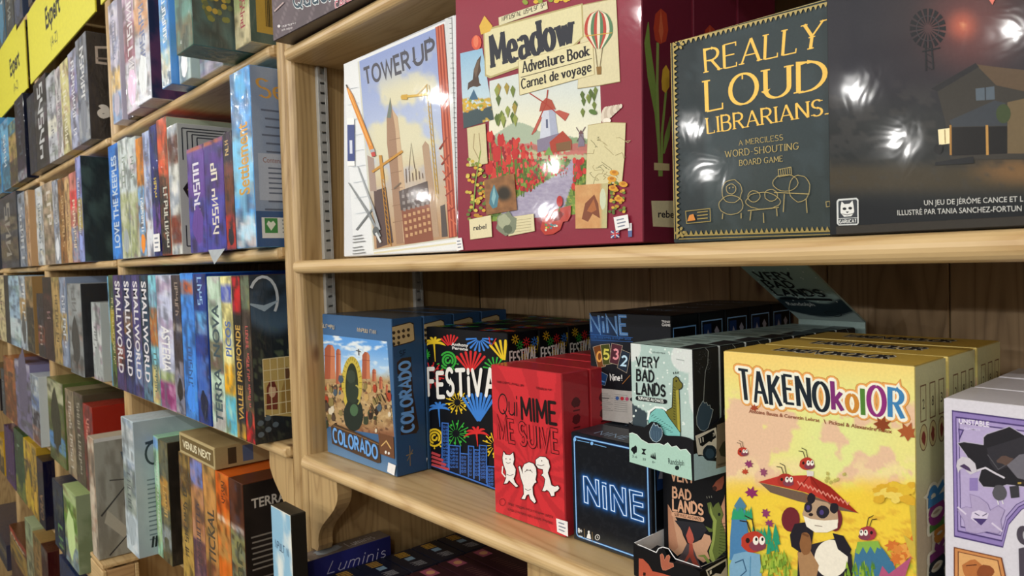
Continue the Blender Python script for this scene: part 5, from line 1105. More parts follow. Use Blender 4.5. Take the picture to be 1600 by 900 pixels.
# beetles, rocks, plants
def bug(x, y, s, body, flip=1):
    cv.line([(x-s*.2*flip, y-s*.7), (x-s*.5*flip, y-s*1.6), (x-s*1.1*flip, y-s*1.7)], s*.09, '#33281e'); cv.line([(x+s*.1*flip, y-s*.8), (x-s*.1*flip, y-s*1.8), (x-s*.7*flip, y-s*2.1)], s*.09, '#33281e')
    cv.poly(blob((x, y), s, s*.85, int(x), 16, .06), body); cv.poly(blob((x+s*.35*flip, y+s*.3), s*.7, s*.45, int(y), 12, .05), '#7d3f50')
    for k in (0, .5): cv.ell((x+s*(.2+k)*flip, y-s*.1), s*.24, s*.36, '#eeeae0', 12); cv.ell((x+s*(.24+k)*flip, y-s*.2), s*.1, s*.15, '#1c1a1c', 8)
    cv.ell((x-s*.45*flip, y-s*.1), s*.18, s*.22, '#2a1c1c', 8)
bug(335, 484, 28, '#b53c2c'); bug(98, 440, 20, '#b53c2c'); bug(256, 545, 30, '#a8352a'); bug(560, 742, 32, '#a33a44', -1)
cv.poly([(66, 640), (88, 606), (112, 640), (104, 652), (76, 652)], '#4f7f9c'); cv.poly([(52, 752), (60, 660), (76, 650), (106, 654), (122, 760), (122, 840), (50, 840)], '#4a7fae')
for i in range(26): x = 54+R.random()*70; cv.poly([(x, 690), (x+8, 655-R.random()*16), (x+14, 690)], '#2e9a70')
for i in range(26): x = 130+R.random()*90; y = 720+R.random()*70; cv.poly([(x, y+30), (x+6, y-18), (x+18, y+26)], '#2b9470')
bug(138, 772, 46, '#b53c2c'); cv.poly([(50, 860), (66, 818), (110, 808), (162, 818), (170, 910), (50, 910)], '#7aa6c4'); cv.line([(70, 850), (100, 838), (112, 880), (84, 905)], 4, '#31587a'); cv.line([(128, 826), (126, 900)], 4, '#4f86aa')
for i in range(60): x = 160+R.random()*110; y = 806+R.random()*90; cv.poly([(x, y+18), (x+5, y-12), (x+12, y+16)], R.choice(['#8fae3c', '#a8bc48', '#6f9432']))
cv.poly([(508, 880), (516, 800), (540, 774), (590, 770), (620, 800), (662, 860), (664, 910), (505, 910)], '#3f7396'); cv.poly([(516, 812), (524, 772), (600, 768), (612, 800), (596, 792), (588, 816), (572, 788), (558, 816), (544, 790), (530, 818)], '#86b048')
for i in range(40): x = 470+R.random()*110; y = 850+R.random()*50; cv.poly([(x, y+18), (x+5, y-12), (x+12, y+16)], R.choice(['#8fae3c', '#6f9432', '#4f7f34']))
for i in range(9): leaf(640+R.random()*100, 770+R.random()*70, 26+R.random()*16, R.choice(['#d98a3e', '#e2a14c', '#cf7434']), R.random()*3)
cv.poly([(715, 620), (740, 640), (772, 780), (768, 880), (738, 850), (724, 720)], '#b9a84a'); cv.poly([(694, 745), (730, 770), (770, 800), (750, 850), (716, 810)], '#c9b048'); cv.poly([(600, 910), (616, 860), (640, 890), (680, 860), (724, 826), (700, 900), (690, 910)], '#b0567a')
for i in range(20): cv.poly(blob((600+R.random()*150, 560+R.random()*70), 12+R.random()*18, 8+R.random()*10, i), R.choice(['#e0bc3c', '#d9ac34', '#e8cf64']))
cv.build('cover_print', b.root, 'print_satin')
sp = b.right((6.6667, 1360, 520)); sp.px = False; sp.grid([(.0005, .2735), (.0705, .2735), (.0705, .0005), (.0005, .0005)], 8, 30, lambda X, Y, a, bb: over(over(fill(a.shape, '#d3d3a4'), '#c9b79a', sst(.3, .5, bb)), '#cbb25a', sst(.6, .9, bb)))
for k in range(3):
    x = .017+k*.021; P = [(x-.006, .226), (x+.006, .226), (x+.006, .256), (x-.006, .256)]; sp.line(P, .0012, '#7a5a3c', closed=True); sp.text(['2', '8', '3'][k], [(x-.002, .236), (x+.003, .236), (x+.003, .245), (x-.002, .245)], '#4a3a2c'); sp.ell((x, .212), .0085, .011, '#cfc28c', 14); sp.line(arc(x, .212, .0085, .011, 0, 360, 18), .0011, '#7a5a3c'); sp.poly(blob((x, .212), .004, .006, k, 10, .3), '#8a3a30')
QV = [(.060, .010), (.060, .165), (.026, .165), (.026, .010)]
sp.letters('TAKENOkolOR', QV, '#efe9d0', .2, gap=.16, grow=.16, cap=True); sp.letters('TAKENOkolOR', QV, TC, .2, .14, gap=.16); sp.build('side_print', b.root, 'print_satin')
tp = b.top(); tp.px = False; tp.poly(rect(.0005, .0005, .179, .0705), '#c9a94e'); tp.letters('TAKENOKOLOR', [(.035, .028), (.145, .028), (.145, .050), (.035, .050)], '#dcd8c4', .3, gap=.16); tp.letters('TAKENOKOLOR', [(.035, .028), (.145, .028), (.145, .050), (.035, .050)], '#2a2a30', .16, gap=.16); tp.build('top_print', b.root, 'print_satin')
b.tag('yellow box with a panda under a red parasol, foremost of its row', 'game box', 'yellow panda boxes in a row')
for i in range(2):
    c = copy_tree(TB.root); c.location = (-.4115, -.003+.0785*(i+1), ZL); c['label'] = ['yellow box second in the row behind the panda', 'rearmost yellow box in the row behind the panda'][i]
# ---- white box with purple panel, three deep
UB = GameBox('board_game_box', -.212, .0, ZL, .20, .2502, .0655, '#cfcdd6', mat='print_wrap'); b = UB
W8 = (3.0, 1460, 600); cv = b.front(W8); cv.px = False; cv.poly(b.corners(.0006), '#d5d3de'); cv.px = True
OUT = [(82, 122), (470, 172), (470, 560), (410, 590), (350, 660), (322, 768), (92, 716)]
def inset(P, k, c=(270, 450)): return [(c[0]+(x-c[0])*k, c[1]+(y-c[1])*k) for x, y in P]
cv.poly(OUT, '#4a3a72'); cv.poly(inset(OUT, .975), '#8d7cb8'); cv.poly(inset(OUT, .91), '#4a3a72'); cv.poly(inset(OUT, .885), '#a596c8'); cv.poly(inset(OUT, .83), '#4a3a72'); cv.poly(inset(OUT, .81), '#b3a6cf')
for P_, c_ in ((OUT, '#4a3a72'), (inset(OUT, .975), '#8d7cb8'), (inset(OUT, .91), '#4a3a72'), (inset(OUT, .885), '#a596c8'), (inset(OUT, .83), '#4a3a72'), (inset(OUT, .81), '#b3a6cf')):
    UV_ = cv.uv(P_); cv.px = False; cv.poly([(b.w-u_, v_) for u_, v_ in UV_][::-1], c_); cv.px = True      # the matching panel on the right half
cv.poly([(112, 208), (140, 214), (118, 264)], '#4a3a72'); cv.poly([(118, 216), (132, 218), (120, 244)], '#8d7cb8'); cv.poly(rect(165, 440, 205, 500), '#8d7cb8')
cv.text('UNSTABLE', [(116, 184), (258, 202), (257, 176), (115, 160)], '#e9e4f4', .02); cv.text('GAMES', [(140, 212), (216, 220), (216, 210), (140, 202)], '#d0c8e6', .02)
HOOD = [(232, 250), (246, 236), (338, 206), (352, 200), (420, 240), (470, 260), (470, 520), (420, 480), (340, 470), (300, 485), (230, 480), (208, 450), (222, 400), (196, 410), (150, 330), (112, 278), (140, 272), (232, 286)]
cv.line(HOOD, 7, '#b9b4c8', closed=True); cv.poly(HOOD, '#26252b'); cv.poly([(246, 300), (420, 245), (470, 290), (470, 330), (360, 380), (290, 410), (262, 370)], '#323138'); cv.line([(250, 330), (300, 400), (420, 330)], 4, '#56555c'); cv.poly(blob((335, 358), 36, 20, 3, 12, .3), '#5c4a44'); cv.poly([(340, 380), (400, 330), (470, 320), (470, 460), (390, 440)], '#6c6a74')
cv.poly([(104, 384), (108, 358), (130, 340), (164, 346), (192, 372), (200, 410), (170, 424), (150, 408), (140, 390), (122, 400), (112, 416)], '#c9c5d0'); cv.poly([(118, 384), (140, 374), (164, 390), (176, 412), (150, 402)], '#4a3a5c'); cv.line([(200, 405), (240, 392), (290, 420), (330, 440)], 8, '#d0ccd8')
cv.poly(blob((306, 508), 34, 38, 5, 14, .08), '#56555c'); cv.poly([(352, 480), (396, 474), (400, 530), (360, 535)], '#3a393f'); cv.line([(296, 545), (302, 565)], 5, '#e2e0e6'); cv.line([(318, 545), (324, 562)], 5, '#e2e0e6'); cv.line([(388, 464), (430, 462)], 12, '#3a2f2a'); cv.line([(392, 464), (408, 463)], 8, '#b39a4c')
IMP = [(168, 516), (210, 530), (250, 560), (262, 592), (300, 570), (330, 590), (310, 640), (318, 680), (300, 700), (250, 690), (200, 700), (150, 690), (140, 640), (110, 590), (150, 575), (176, 580)]
cv.line(IMP, 3, '#6c5a94', closed=True); cv.poly(IMP, '#ada0c6'); cv.poly([(178, 600), (210, 590), (256, 606), (246, 640), (200, 650), (172, 630)], '#d3cae2'); cv.line([(190, 604), (212, 616)], 4, '#3a2f5c'); cv.line([(248, 606), (226, 618)], 4, '#3a2f5c'); cv.poly([(180, 628), (250, 632), (220, 662)], '#4a3a72'); cv.line([(110, 575), (150, 610)], 8, '#d3cae2'); cv.line([(270, 650), (320, 690)], 8, '#d3cae2')
O2 = [(92, 762), (318, 812), (350, 960), (92, 960)]; cv.poly(O2, '#6e3a28'); cv.poly(inset(O2, .95, (210, 890)), '#c98a54'); cv.poly(inset(O2, .84, (210, 890)), '#6e3a28'); cv.poly(inset(O2, .8, (210, 890)), '#d9a66c'); cv.poly(blob((180, 870), 50, 46, 4, 14, .15), '#b5703f'); cv.poly(blob((240, 880), 40, 34, 6, 14, .15), '#8a4c2c'); cv.line([(150, 850), (200, 846)], 5, '#5a2f1e')
cv.letters('C', [(402, 738), (440, 744), (438, 678), (400, 672)], '#4a4450', .36); cv.poly([(396, 770), (420, 764), (470, 770), (470, 900), (400, 900)], '#4a4450'); cv.build('cover_print', b.root, 'print_wrap')
b.tag('white box with purple panel and black hooded figure, lower right corner', 'game box', 'white fantasy boxes in a row')
for i in range(2):
    c = copy_tree(UB.root); c.location = (-.212, .0705*(i+1), ZL); c['label'] = ['white box second in the row behind the hooded figure', 'rearmost white box behind the hooded figure box'][i]
# ---- boxes on the shelf below, seen from above
Z3 = -.80+.0006
b = GameBox('board_game_box', -1.352, -.038, Z3, .046, .236, .19, '#2b2c6a', mat='print_wrap'); W9 = (4.0, 460, 820)
sp = b.right(W9); sp.px = False; sp.grid([(.001, .235), (.189, .235), (.189, .02), (.001, .02)], 16, 16, lambda X, Y, a, bb: over(fill(a.shape, '#2c2f7c'), '#1f2158', sst(.4, 1, a))); sp.px = True
sp.letters('Luminis', [(206, 306), (566, 200), (556, 140), (220, 232)], '#c9cbe6', .075, gap=.3, shear=.25, cap=True) if all(k in GL for k in 'Luminis') else None
sp.build('side_print', b.root, 'print_wrap')
tp = b.top(W9); tp.px = False; tp.poly(rect(.001, .001, .045, .189), '#7d726c'); tp.poly(rect(.003, .003, .043, .012), '#b9a88a'); tp.letters('Luminis', [(.034, .1), (.034, .16), (.012, .16), (.012, .1)], '#c9c4c0', .1, gap=.3); tp.poly(blob((.02, .06), .016, .03, 3), '#a8b0b8'); tp.build('top_print', b.root, 'print_wrap')
fr = b.front(W9); fr.px = False; fr.poly(rect(.001, .02, .045, .235), '#262a6c'); fr.letters('L', [(.014, .185), (.034, .185), (.034, .222), (.014, .222)], '#c9cbe6', .09, shear=.2); fr.build('front_print', b.root, 'print_wrap')
b.tag('dark blue box with silver script title, standing below the carved bracket', 'game box')
def lowrow(x0, x1, ztop, n, col, lab, y0, gold, grp):
    b = GameBox('board_game_box', x0, y0, Z3, x1-x0, ztop-Z3, .0635, col, mat='print_wrap'); w = x1-x0; tp = b.top(); tp.px = False; tp.poly(rect(.0006, .0006, w-.0006, .063), col)
    if gold:
        for k in range(4): tp.line([(.008+k*.007, .020), (.010+k*.007, .044)], .004, '#d2a43a')
        tp.poly(rect(.038, .024, .054, .042), '#8fb0c8'); 
        for k in range(6): tp.line([(.066+k*.004, .020+(k % 2)*.006), (.069+k*.004, .046)], .0016, '#b5b5ba')
    else:
        tp.poly(rect(.006, .02, .04, .046), '#a8566c'); tp.ell((.024, .034), .009, .009, '#d9a070', 12)
        for k in range(14): tp.line([(.06+k*.009, .022), (.064+k*.009, .042)], .0022, '#6e4a44')
    tp.build('top_print', b.root, 'print_wrap'); words = ['foremost', 'second', 'third', 'fourth', 'fifth', 'sixth']
    tag(b.root, lab % words[0], 'game box', grp)
    for i in range(n-1):
        c = copy_tree(b.root); c.location = (x0, y0+.0665*(i+1), Z3); c['label'] = lab % words[i+1]
lowrow(-1.3015, -1.198, -.60, 6, '#1e2130', 'navy box with gold marks on its top, %s of its row below the shelf', -.002, True, 'navy boxes on the bottom shelf')
lowrow(-1.194, -.90, -.60, 6, '#3a1e26', 'dark maroon box seen from above, %s of its row below the shelf', -.012, False, 'maroon boxes on the bottom shelf')
# ================================================================== the bays to the left: upright boxes, spine to the aisle, cover to the right
plain('film', '#a9b1b8', .2)
NUMW = ['first', 'second', 'third', 'fourth', 'fifth', 'sixth', 'seventh', 'eighth', 'ninth', 'tenth', 'eleventh', 'twelfth', 'thirteenth', 'fourteenth', 'fifteenth', 'sixteenth', 'seventeenth', 'eighteenth']
TOPS = []
def spine_box(x0, x1, y0, z0, z1, base, bands, title, cover, depth, seed, mat='print_crinkle', flat=False):
    w, h = x1-x0, z1-z0
    o = empty('board_game_box', (x0, y0, z0)); boxobj('carton', 0, w, 0, depth, 0, h, mat, o, .0015, base); TOPS.append((x0, z1))
    M = Matrix.Translation((x0, y0, z0))
    cv = Cv(M, (0, 0, 0), (1, 0, 0), (0, 0, 1), (0, -1, 0)); cv.px = False; e = .0008
    nz = min(int(h/.006), 60)
    def paint(X, Y, a, bb):
        c = fill(a.shape, base); n = fbm(a*3*w/.05+seed*7, bb*9*h/.3, seed)
        for (b0, b1, col) in bands: c = over(c, col, sst(b0-.02, b0+.02, bb+.02*(n-.5))*sst(b1+.02, b1-.02, bb+.02*(n-.5)))
        tint = C3([(.55, .3, .2), (.2, .3, .5), (.25, .35, .2), (.7, .6, .3), (.5, .25, .4)][seed % 5]); c = over(c, tint, sst(.5, .68, fbm(a*2+seed, bb*12, seed+5))*.35)
        d = C3(base); c = over(c, np.clip(d*.5, 0, 1), sst(.5, .72, n)*.75); return over(c, np.clip(d*1.2+.06, 0, 1), sst(.5, .25, n)*.5)
    cv.grid([(e, h-e), (w-e, h-e), (w-e, e), (e, e)], 6, nz, paint)
    if title:
        t, col, b0, b1 = title[:4]; za, zb = h*(1-b1), h*(1-b0); m = min(.22, 0.5-.0) ; q = [(w*.78, za), (w*.78, zb), (w*.24, zb), (w*.24, za)]
        if len(title) > 4 and title[4] == 2: q = [(w*.24, zb), (w*.24, za), (w*.78, za), (w*.78, zb)]
        elif len(title) > 4: q = [(w*.08, za), (w*.92, za), (w*.92, zb), (w*.08, zb)]
        if t == '*':
            r = random.Random(seed); sz = w*r.uniform(.25, .42); x = w*r.uniform(.55, .72)
            if r.random() < .5: cv.scrib((x, za), (x, zb), (-sz, 0), col, seed)
            else: cv.scrib((w-x, zb), (w-x, za), (sz, 0), col, seed)
            if r.random() < .5: cv.poly(blob((w*.5, max(w*.55, r.uniform(.08, .2)*h)), w*.3, w*.4, seed), tuple(np.clip(C3(base)*r.uniform(.4, 1.5), 0, 1)))
        else: cv.text(t, q, col, .02)
    cv.build('spine_print', o, mat)
    if cover:
        cc = Cv(M, (w, 0, 0), (0, 1, 0), (0, 0, 1), (1, 0, 0)); cc.px = False; cc.bounds = (np.array([.0005, .0005]), np.array([depth-.0005, h-.0005])); cover(cc, depth, h); cc.build('cover_print', o, mat)
    return o
def cover_flat(col, col2=None, seed=1):
    def f(cc, d, h):
        cc.grid([(.001, h-.001), (d-.001, h-.001), (d-.001, .001), (.001, .001)], 24, 24, lambda X, Y, a, bb: over(fill(a.shape, col), col2 or tuple(np.clip(C3(col)*.6, 0, 1)), sst(.42, .65, fbm(a*6, bb*6, seed))*.8))
    return f
def cov_blue(cc, d, h):
    cover_flat('#8fa0bb', '#7d90b0', 2)(cc, d, h); cc.letters('Sett', [(.02, h*.83), (.11, h*.83), (.11, h*.93), (.012, h*.93)], '#c99a4a', .16, .07, gap=.2, serif=.2)
    for i in range(16): cc.line([(.028 if i % 3 else .02, h*.76-i*.0165), (.105, h*.76-i*.0165)], .0035, '#56627a')
    cc.poly([(.01, h*.26), (.13, h*.26), (.13, h*.52), (.01, h*.52)], '#aab6cb'); cc.text('Contenu', [(.02, h*.47), (.06, h*.47), (.06, h*.5), (.02, h*.5)], '#8a5a4a')
    for i in range(6): cc.line([(.03, h*.44-i*.01), (.1, h*.44-i*.01)], .003, '#5c6880')
    cc.poly([(0.001, .001), (.16, .001), (.16, h*.2), (0.001, h*.2)], '#37588a'); cc.poly([(.012, .018), (.14, .018), (.14, h*.165), (.012, h*.165)], '#dbe0e2'); cc.poly([(.018, .028), (.045, .028), (.045, .058), (.018, .058)], '#3f8a4c'); cc.poly([(.031, .033), (.022, .046), (.026, .053), (.031, .049), (.036, .053), (.041, .046)], '#dfe8df')
    for i in range(4): cc.line([(.055, .054-i*.008), (.11, .054-i*.008)], .003, '#7a8690')
def cov_window(cc, d, h):
    def f(X, Y, a, bb):
        c = fill(a.shape, '#1f2a33'); c = over(c, '#4e6a86', sst(.12, .03, np.abs(bb-.2-.08*np.sin(a*9)))*.9); c = over(c, '#3a5068', sst(.35, .1, bb)*sst(.1, .5, fbm(a*5, bb*9, 3))); c = over(c, '#5b6a54', (fbm(a*30, bb*30, 5) > .62)*sst(.3, .6, bb+a*.4)*.9); return over(c, '#161a20', sst(.8, 1, bb)*.6)
    cc.grid([(.001, h-.001), (d-.001, h-.001), (d-.001, .001), (.001, .001)], 60, 60, f)
    cc.line(arc(.03, h*.86, .03, .045, 150, -40, 10), .006, '#c9d4de'); cc.line([(.0, h*.83), (.03, h*.8), (.06, h*.84)], [.004, .012, .003], '#9db4c8')
    W0 = [(.022, h*.17), (.085, h*.13), (.085, h*.5), (.022, h*.5)]; cc.poly(W0, '#c3ab6a')
    cc.poly([(.026, h*.2), (.05, h*.19), (.052, h*.3), (.046, h*.36), (.036, h*.37), (.028, h*.33)], '#7a3c30'); cc.ell((.040, h*.305), .008, .014, '#d9b79a', 12); cc.poly([(.03, h*.34), (.04, h*.365), (.05, h*.33), (.044, h*.325)], '#6a3028'); cc.poly([(.058, h*.16), (.084, h*.15), (.084, h*.36), (.07, h*.38), (.06, h*.3)], '#a3854a'); cc.ell((.074, h*.40), .006, .014, '#6a4a34', 12)
    for i in range(5): x = .022+i*.0157; cc.line([(x, h*.16), (x, h*.5)], .0018, '#e3d9b0')
    for i in range(6): z = h*(.16+.068*i); cc.line([(.022, z), (.085, z)], .0018, '#e3d9b0')
    for i in range(5): cc.ell((.012+.016*(i % 3), .02+.008*i), .007, .006, '#5a6a78', 9)
def cov_lab(cc, d, h):
    cc.poly([(.001, .001), (d-.001, .001), (d-.001, h-.001), (.001, h-.001)], '#c6c9c4')
    for i in range(4):
        k = i*.012; cc.line([(.012+k, h-.012-k*.6), (.2-k, h-.012-k*.6)], .003, '#2c3038'); cc.line([(.012+k, h-.012-k*.6), (.012+k, h*.72+k)], .003, '#2c3038'); cc.line([(.012+k, h*.06+k), (.012+k, h*.22-k)], .003, '#2c3038'); cc.line([(.012+k, h*.06+k), (.09, h*.06+k)], .003, '#2c3038')
    cc.poly([(.008, h*.5), (.05, h*.68), (.16, h*.78), (.27, h*.5), (.16, h*.2), (.04, h*.32)], '#2c2622'); cc.poly(blob((.06, h*.52), .03, .05, 3), '#6e3a28'); cc.line([(.02, h*.5), (.06, h*.4)], .006, '#b39a5c')
def cov_mars(cc, d, h):
    cover_flat('#221d1c', '#2c2624', 2)(cc, d, h); cc.text('TERRAFORMING', [(.018, h*.83), (.21, h*.83), (.21, h*.895), (.018, h*.895)], '#cfc8be', .02); cc.text('MARS', [(.068, h*.745), (.16, h*.745), (.16, h*.81), (.068, h*.81)], '#a89a8c', .02)
    for i in range(7): cc.line([(.014+.002*(i % 2), h*.64-i*.012), (.085, h*.64-i*.012)], .0035, '#8a847c')
    for i in range(5): cc.line([(.014, h*.36-i*.012), (.08, h*.36-i*.012)], .0035, '#6e6862')
    cc.poly([(.03, h*.1), (.10, h*.12), (.10, h*.22), (.03, h*.2)], '#a34c3c')
def cov_teal(cc, d, h):
    cover_flat('#5d7470', '#4a4a44', 4)(cc, d, h); cc.poly([(.026, h*.35), (.12, h*.35), (.12, h*.9), (.026, h*.9)], '#c9bd98'); cc.scrib((.042, h*.44), (.09, h*.44), (0, h*.02), '#6a5a44', 3); cc.poly(blob((.036, h*.455), .005, .006, 3), '#a3402f')
    for i in range(24): cc.ell((.024+.07*_h(i, 1, 1), h*(.17+.14*_h(i, 5, 2))), .006, .006, ['#bfa24a', '#8a8a4c', '#6e7450'][i % 3], 8)
def cov_barcode(cc, d, h):
    cover_flat('#5a6e66', '#48584f', 5)(cc, d, h); cc.poly([(.014, h*.06), (.14, h*.06), (.14, h*.9), (.014, h*.9)], '#c3a34a')
    for i in range(11): cc.line([(.034+i*.0035, h*.1), (.034+i*.0035, h*.36)], .0016+.0006*(i % 3), '#2c2a20')
def cov_black(cc, d, h):
    cover_flat('#3a3634', '#2b2827', 6)(cc, d, h); cc.line([(.06, h*.72), (.03, h*.72), (.03, h*.86), (.075, h*.88)], .008, '#b5a89c'); cc.line([(.03, h*.76), (.07, h*.77)], .006, '#8a7e74'); cc.letters('a', [(.03, h*.22), (.055, h*.22), (.055, h*.36), (.03, h*.36)], '#d3cfc8', .3); cc.ell((.07, h*.14), .01, .013, '#8a3a2c', 10); cc.poly(blob((.12, h*.55), .03, .06, 2), '#7a7068')
def cov_photo(cc, d, h):
    cover_flat('#9a9a90', '#7d7a70', 3)(cc, d, h); cc.line([(0.002, h-.006), (d, h-.006)], .012, '#c9c9c6')
    cc.poly([(.09, h*.70), (.13, h*.72), (.135, h*.86), (.075, h*.86), (.08, h*.8)], '#4a5866')
    cc.line([(.04, h*.64), (.10, h*.62)], .004, '#4a4844'); cc.line([(.012, h*.36), (.16, h*.62)], .006, '#3a3a3a'); cc.poly([(.02, h*.3), (.2, h*.05), (.2, h*.16), (.03, h*.4)], '#b0ac9e'); cc.line([(.03, h*.02), (.18, h*.2)], .005, '#2c2c30'); cc.poly(blob((.12, h*.42), .04, .05, 3), '#6e6860')
def cov_white(cc, d, h):
    cover_flat('#b4c3cc', '#a5b5c0', 2)(cc, d, h); cc.line(arc(.05, h*.75, .02, .03, 60, 300, 12), .006, '#2f3a42'); cc.line([(.03, h*.83), (.12, h*.86)], .008, '#2f3a42')
    for i in range(14): cc.line([(.03, h*.56-i*.013), (.075, h*.56-i*.013)], .004, '#6e7e8a')
    for i in range(4): cc.line([(.036+i*.009, h*.06), (.04+i*.009, h*.14)], .006, '#20282e')
def cov_small(cc, d, h): cover_flat('#1d1f22', '#2b2a28', 3)(cc, d, h)
def row(name, items, Z0, Y, yref, grp, where, depth=.30, start=None):
    """items from far to near: (left px, right px, top px, colour, bands, title, words[, dict])"""
    n = len(items); prev = -99
    for i, it in enumerate(items):
        L, Rr, top, base, bands, title, words = it[:7]; op = it[7] if len(it) > 7 else {}
        y = op.get('Y', Y); pop = lambda c: tuple(np.clip((C3(c)-.5)*1.22+.47+(C3(c)-C3(c).mean())*.25, .03, .95)); base = pop(base); bands = [(p, q, pop(c)) for p, q, c in bands]
        x0 = op['x'][0] if 'x' in op else atY(L, yref, y)[0]; x1 = op['x'][1] if 'x' in op else atY(Rr, yref, y)[0]
        x0 = max(x0+.0008, prev+.0012); x1 = max(x1-.0008, x0+.012)
        for k in range(5):                        # keep clear of the uprights between the bays
            u0, u1 = XB-k*PITCH-.0362, XB-k*PITCH+.0345
            if x0 < u1 and x1 > u0:
                if u0-x0 >= x1-u1: x1 = u0-.0008
                else: x0 = u1+.0008
        if x1-x0 < .008: continue
        prev = x1
        z0 = op.get('z0', Z0+.0006); z1 = op['ztop'] if 'ztop' in op else atY(L, top, y)[2]
        up = [q-.027 for q in SB+(1.2,) if q > Z0+.05]; z1 = min(z1, min(up) if up else 9)
        if name == 'c1': z1 = min(z1, SZ0-.006)
        o = spine_box(x0, x1, y, z0, max(z1, z0+.05), base, bands, title, op.get('cover'), op.get('depth', depth), (i*13+int(L)) % 97+1, op.get('mat', 'print_crinkle'))
        k = n-1-i
        tag(o, '%s, %s %s' % (words, NUMW[min(k, 17)], where), 'game box', grp)
        if 'flap' in op:
            w = x1-x0; fixn(mesh_obj('film_flap', [(w*.05, -.002, .004), (w*.95, -.002, .004), (w*.6, -.012, -.03), (w*.05, -.0022, .004), (w*.95, -.0022, .004), (w*.6, -.0124, -.03)], [[0, 1, 2], [5, 4, 3], [0, 3, 4, 1], [1, 4, 5, 2], [2, 5, 3, 0]], 'film', o))
        if 'price' in op:
            M = Matrix.Translation(o.location); cv = Cv(M, (0, 0, 0), (1, 0, 0), (0, 0, 1), (0, -1, 0)); cv.px = False; w = x1-x0; sticker(cv, [(w*.1, .06), (w*.95, .06), (w*.95, .012), (w*.1, .012)], 3, o)
SZ0, SZ1 = .855, 1.165
g1 = 'boxes on the bay beside the post'
row('b1', [
 (0, 0, 0, '#c9c6d6', [(.55, .75, '#d6bd8a'), (.75, 1, '#8ea6c8')], ('*', '#8088a8', .1, .5), 'lavender and sand spine', dict(x=(-2.467, -2.368), Y=-.05, ztop=.80)),
 (0, 0, 0, '#3b3234', [(0, .5, '#a8a48c'), (.5, .62, '#6e2f2c')], None, 'olive topped dark spine', dict(x=(-2.366, -2.30), Y=-.035, ztop=.78)),
 (0, 0, 0, '#b9a8b8', [(.3, .6, '#8f6a74'), (.6, 1, '#cfd0d8')], ('*', '#e8e4ea', .1, .9), 'mauve glossy spine', dict(x=(-2.297, -2.17), Y=-.055, ztop=.80)),
 (0, 0, 0, '#cfd3dc', [(.2, .5, '#c9a58a')], ('*', '#7a86b0', .2, .8), 'silvery wrapped spine with navy cover', dict(x=(-2.165, -2.036), Y=-.062, ztop=.82, cover=cover_flat('#2a2f4a', '#74405c', 3))),
 (0, 0, 0, '#6f9fd6', [(.75, 1, '#dfe6ec')], ('*', '#e6eef6', .1, .7), 'bright blue spine with white foot', dict(x=(-1.929, -1.857), Y=-.068, ztop=.80)),
 (0, 0, 0, '#b9c6c4', [(.6, .8, '#d2b45a')], ('*', '#5a7a7c', .2, .9), 'silver green wrapped spine', dict(x=(-1.855, -1.775), Y=-.05, ztop=.80)),
 (0, 0, 0, '#d9d8d4', [(.8, 1, '#7a8aa0')], ('*', '#4a5a72', .2, .8), 'white spine set far back', dict(x=(-1.773, -1.63), Y=-.03, ztop=.70)),
 (0, 0, 0, '#5f827c', [(.3, .6, '#c9b98a'), (.8, 1, '#6e6a58')], ('*', '#e0dcc0', .1, .7), 'teal box with cream label jutting out', dict(x=(-1.612, -1.511), Y=-.132, ztop=.78, cover=cov_teal)),
 (0, 0, 0, '#c9c2a8', [(.5, .8, '#8f9a78')], ('*', '#a8485c', .2, .9), 'cream box with yellow barcode cover', dict(x=(-1.506, -1.4245), Y=-.05, ztop=.80, cover=cov_barcode)),
], .447, -.05, 120, 'top row of boxes beside the post', 'from post on the top row')
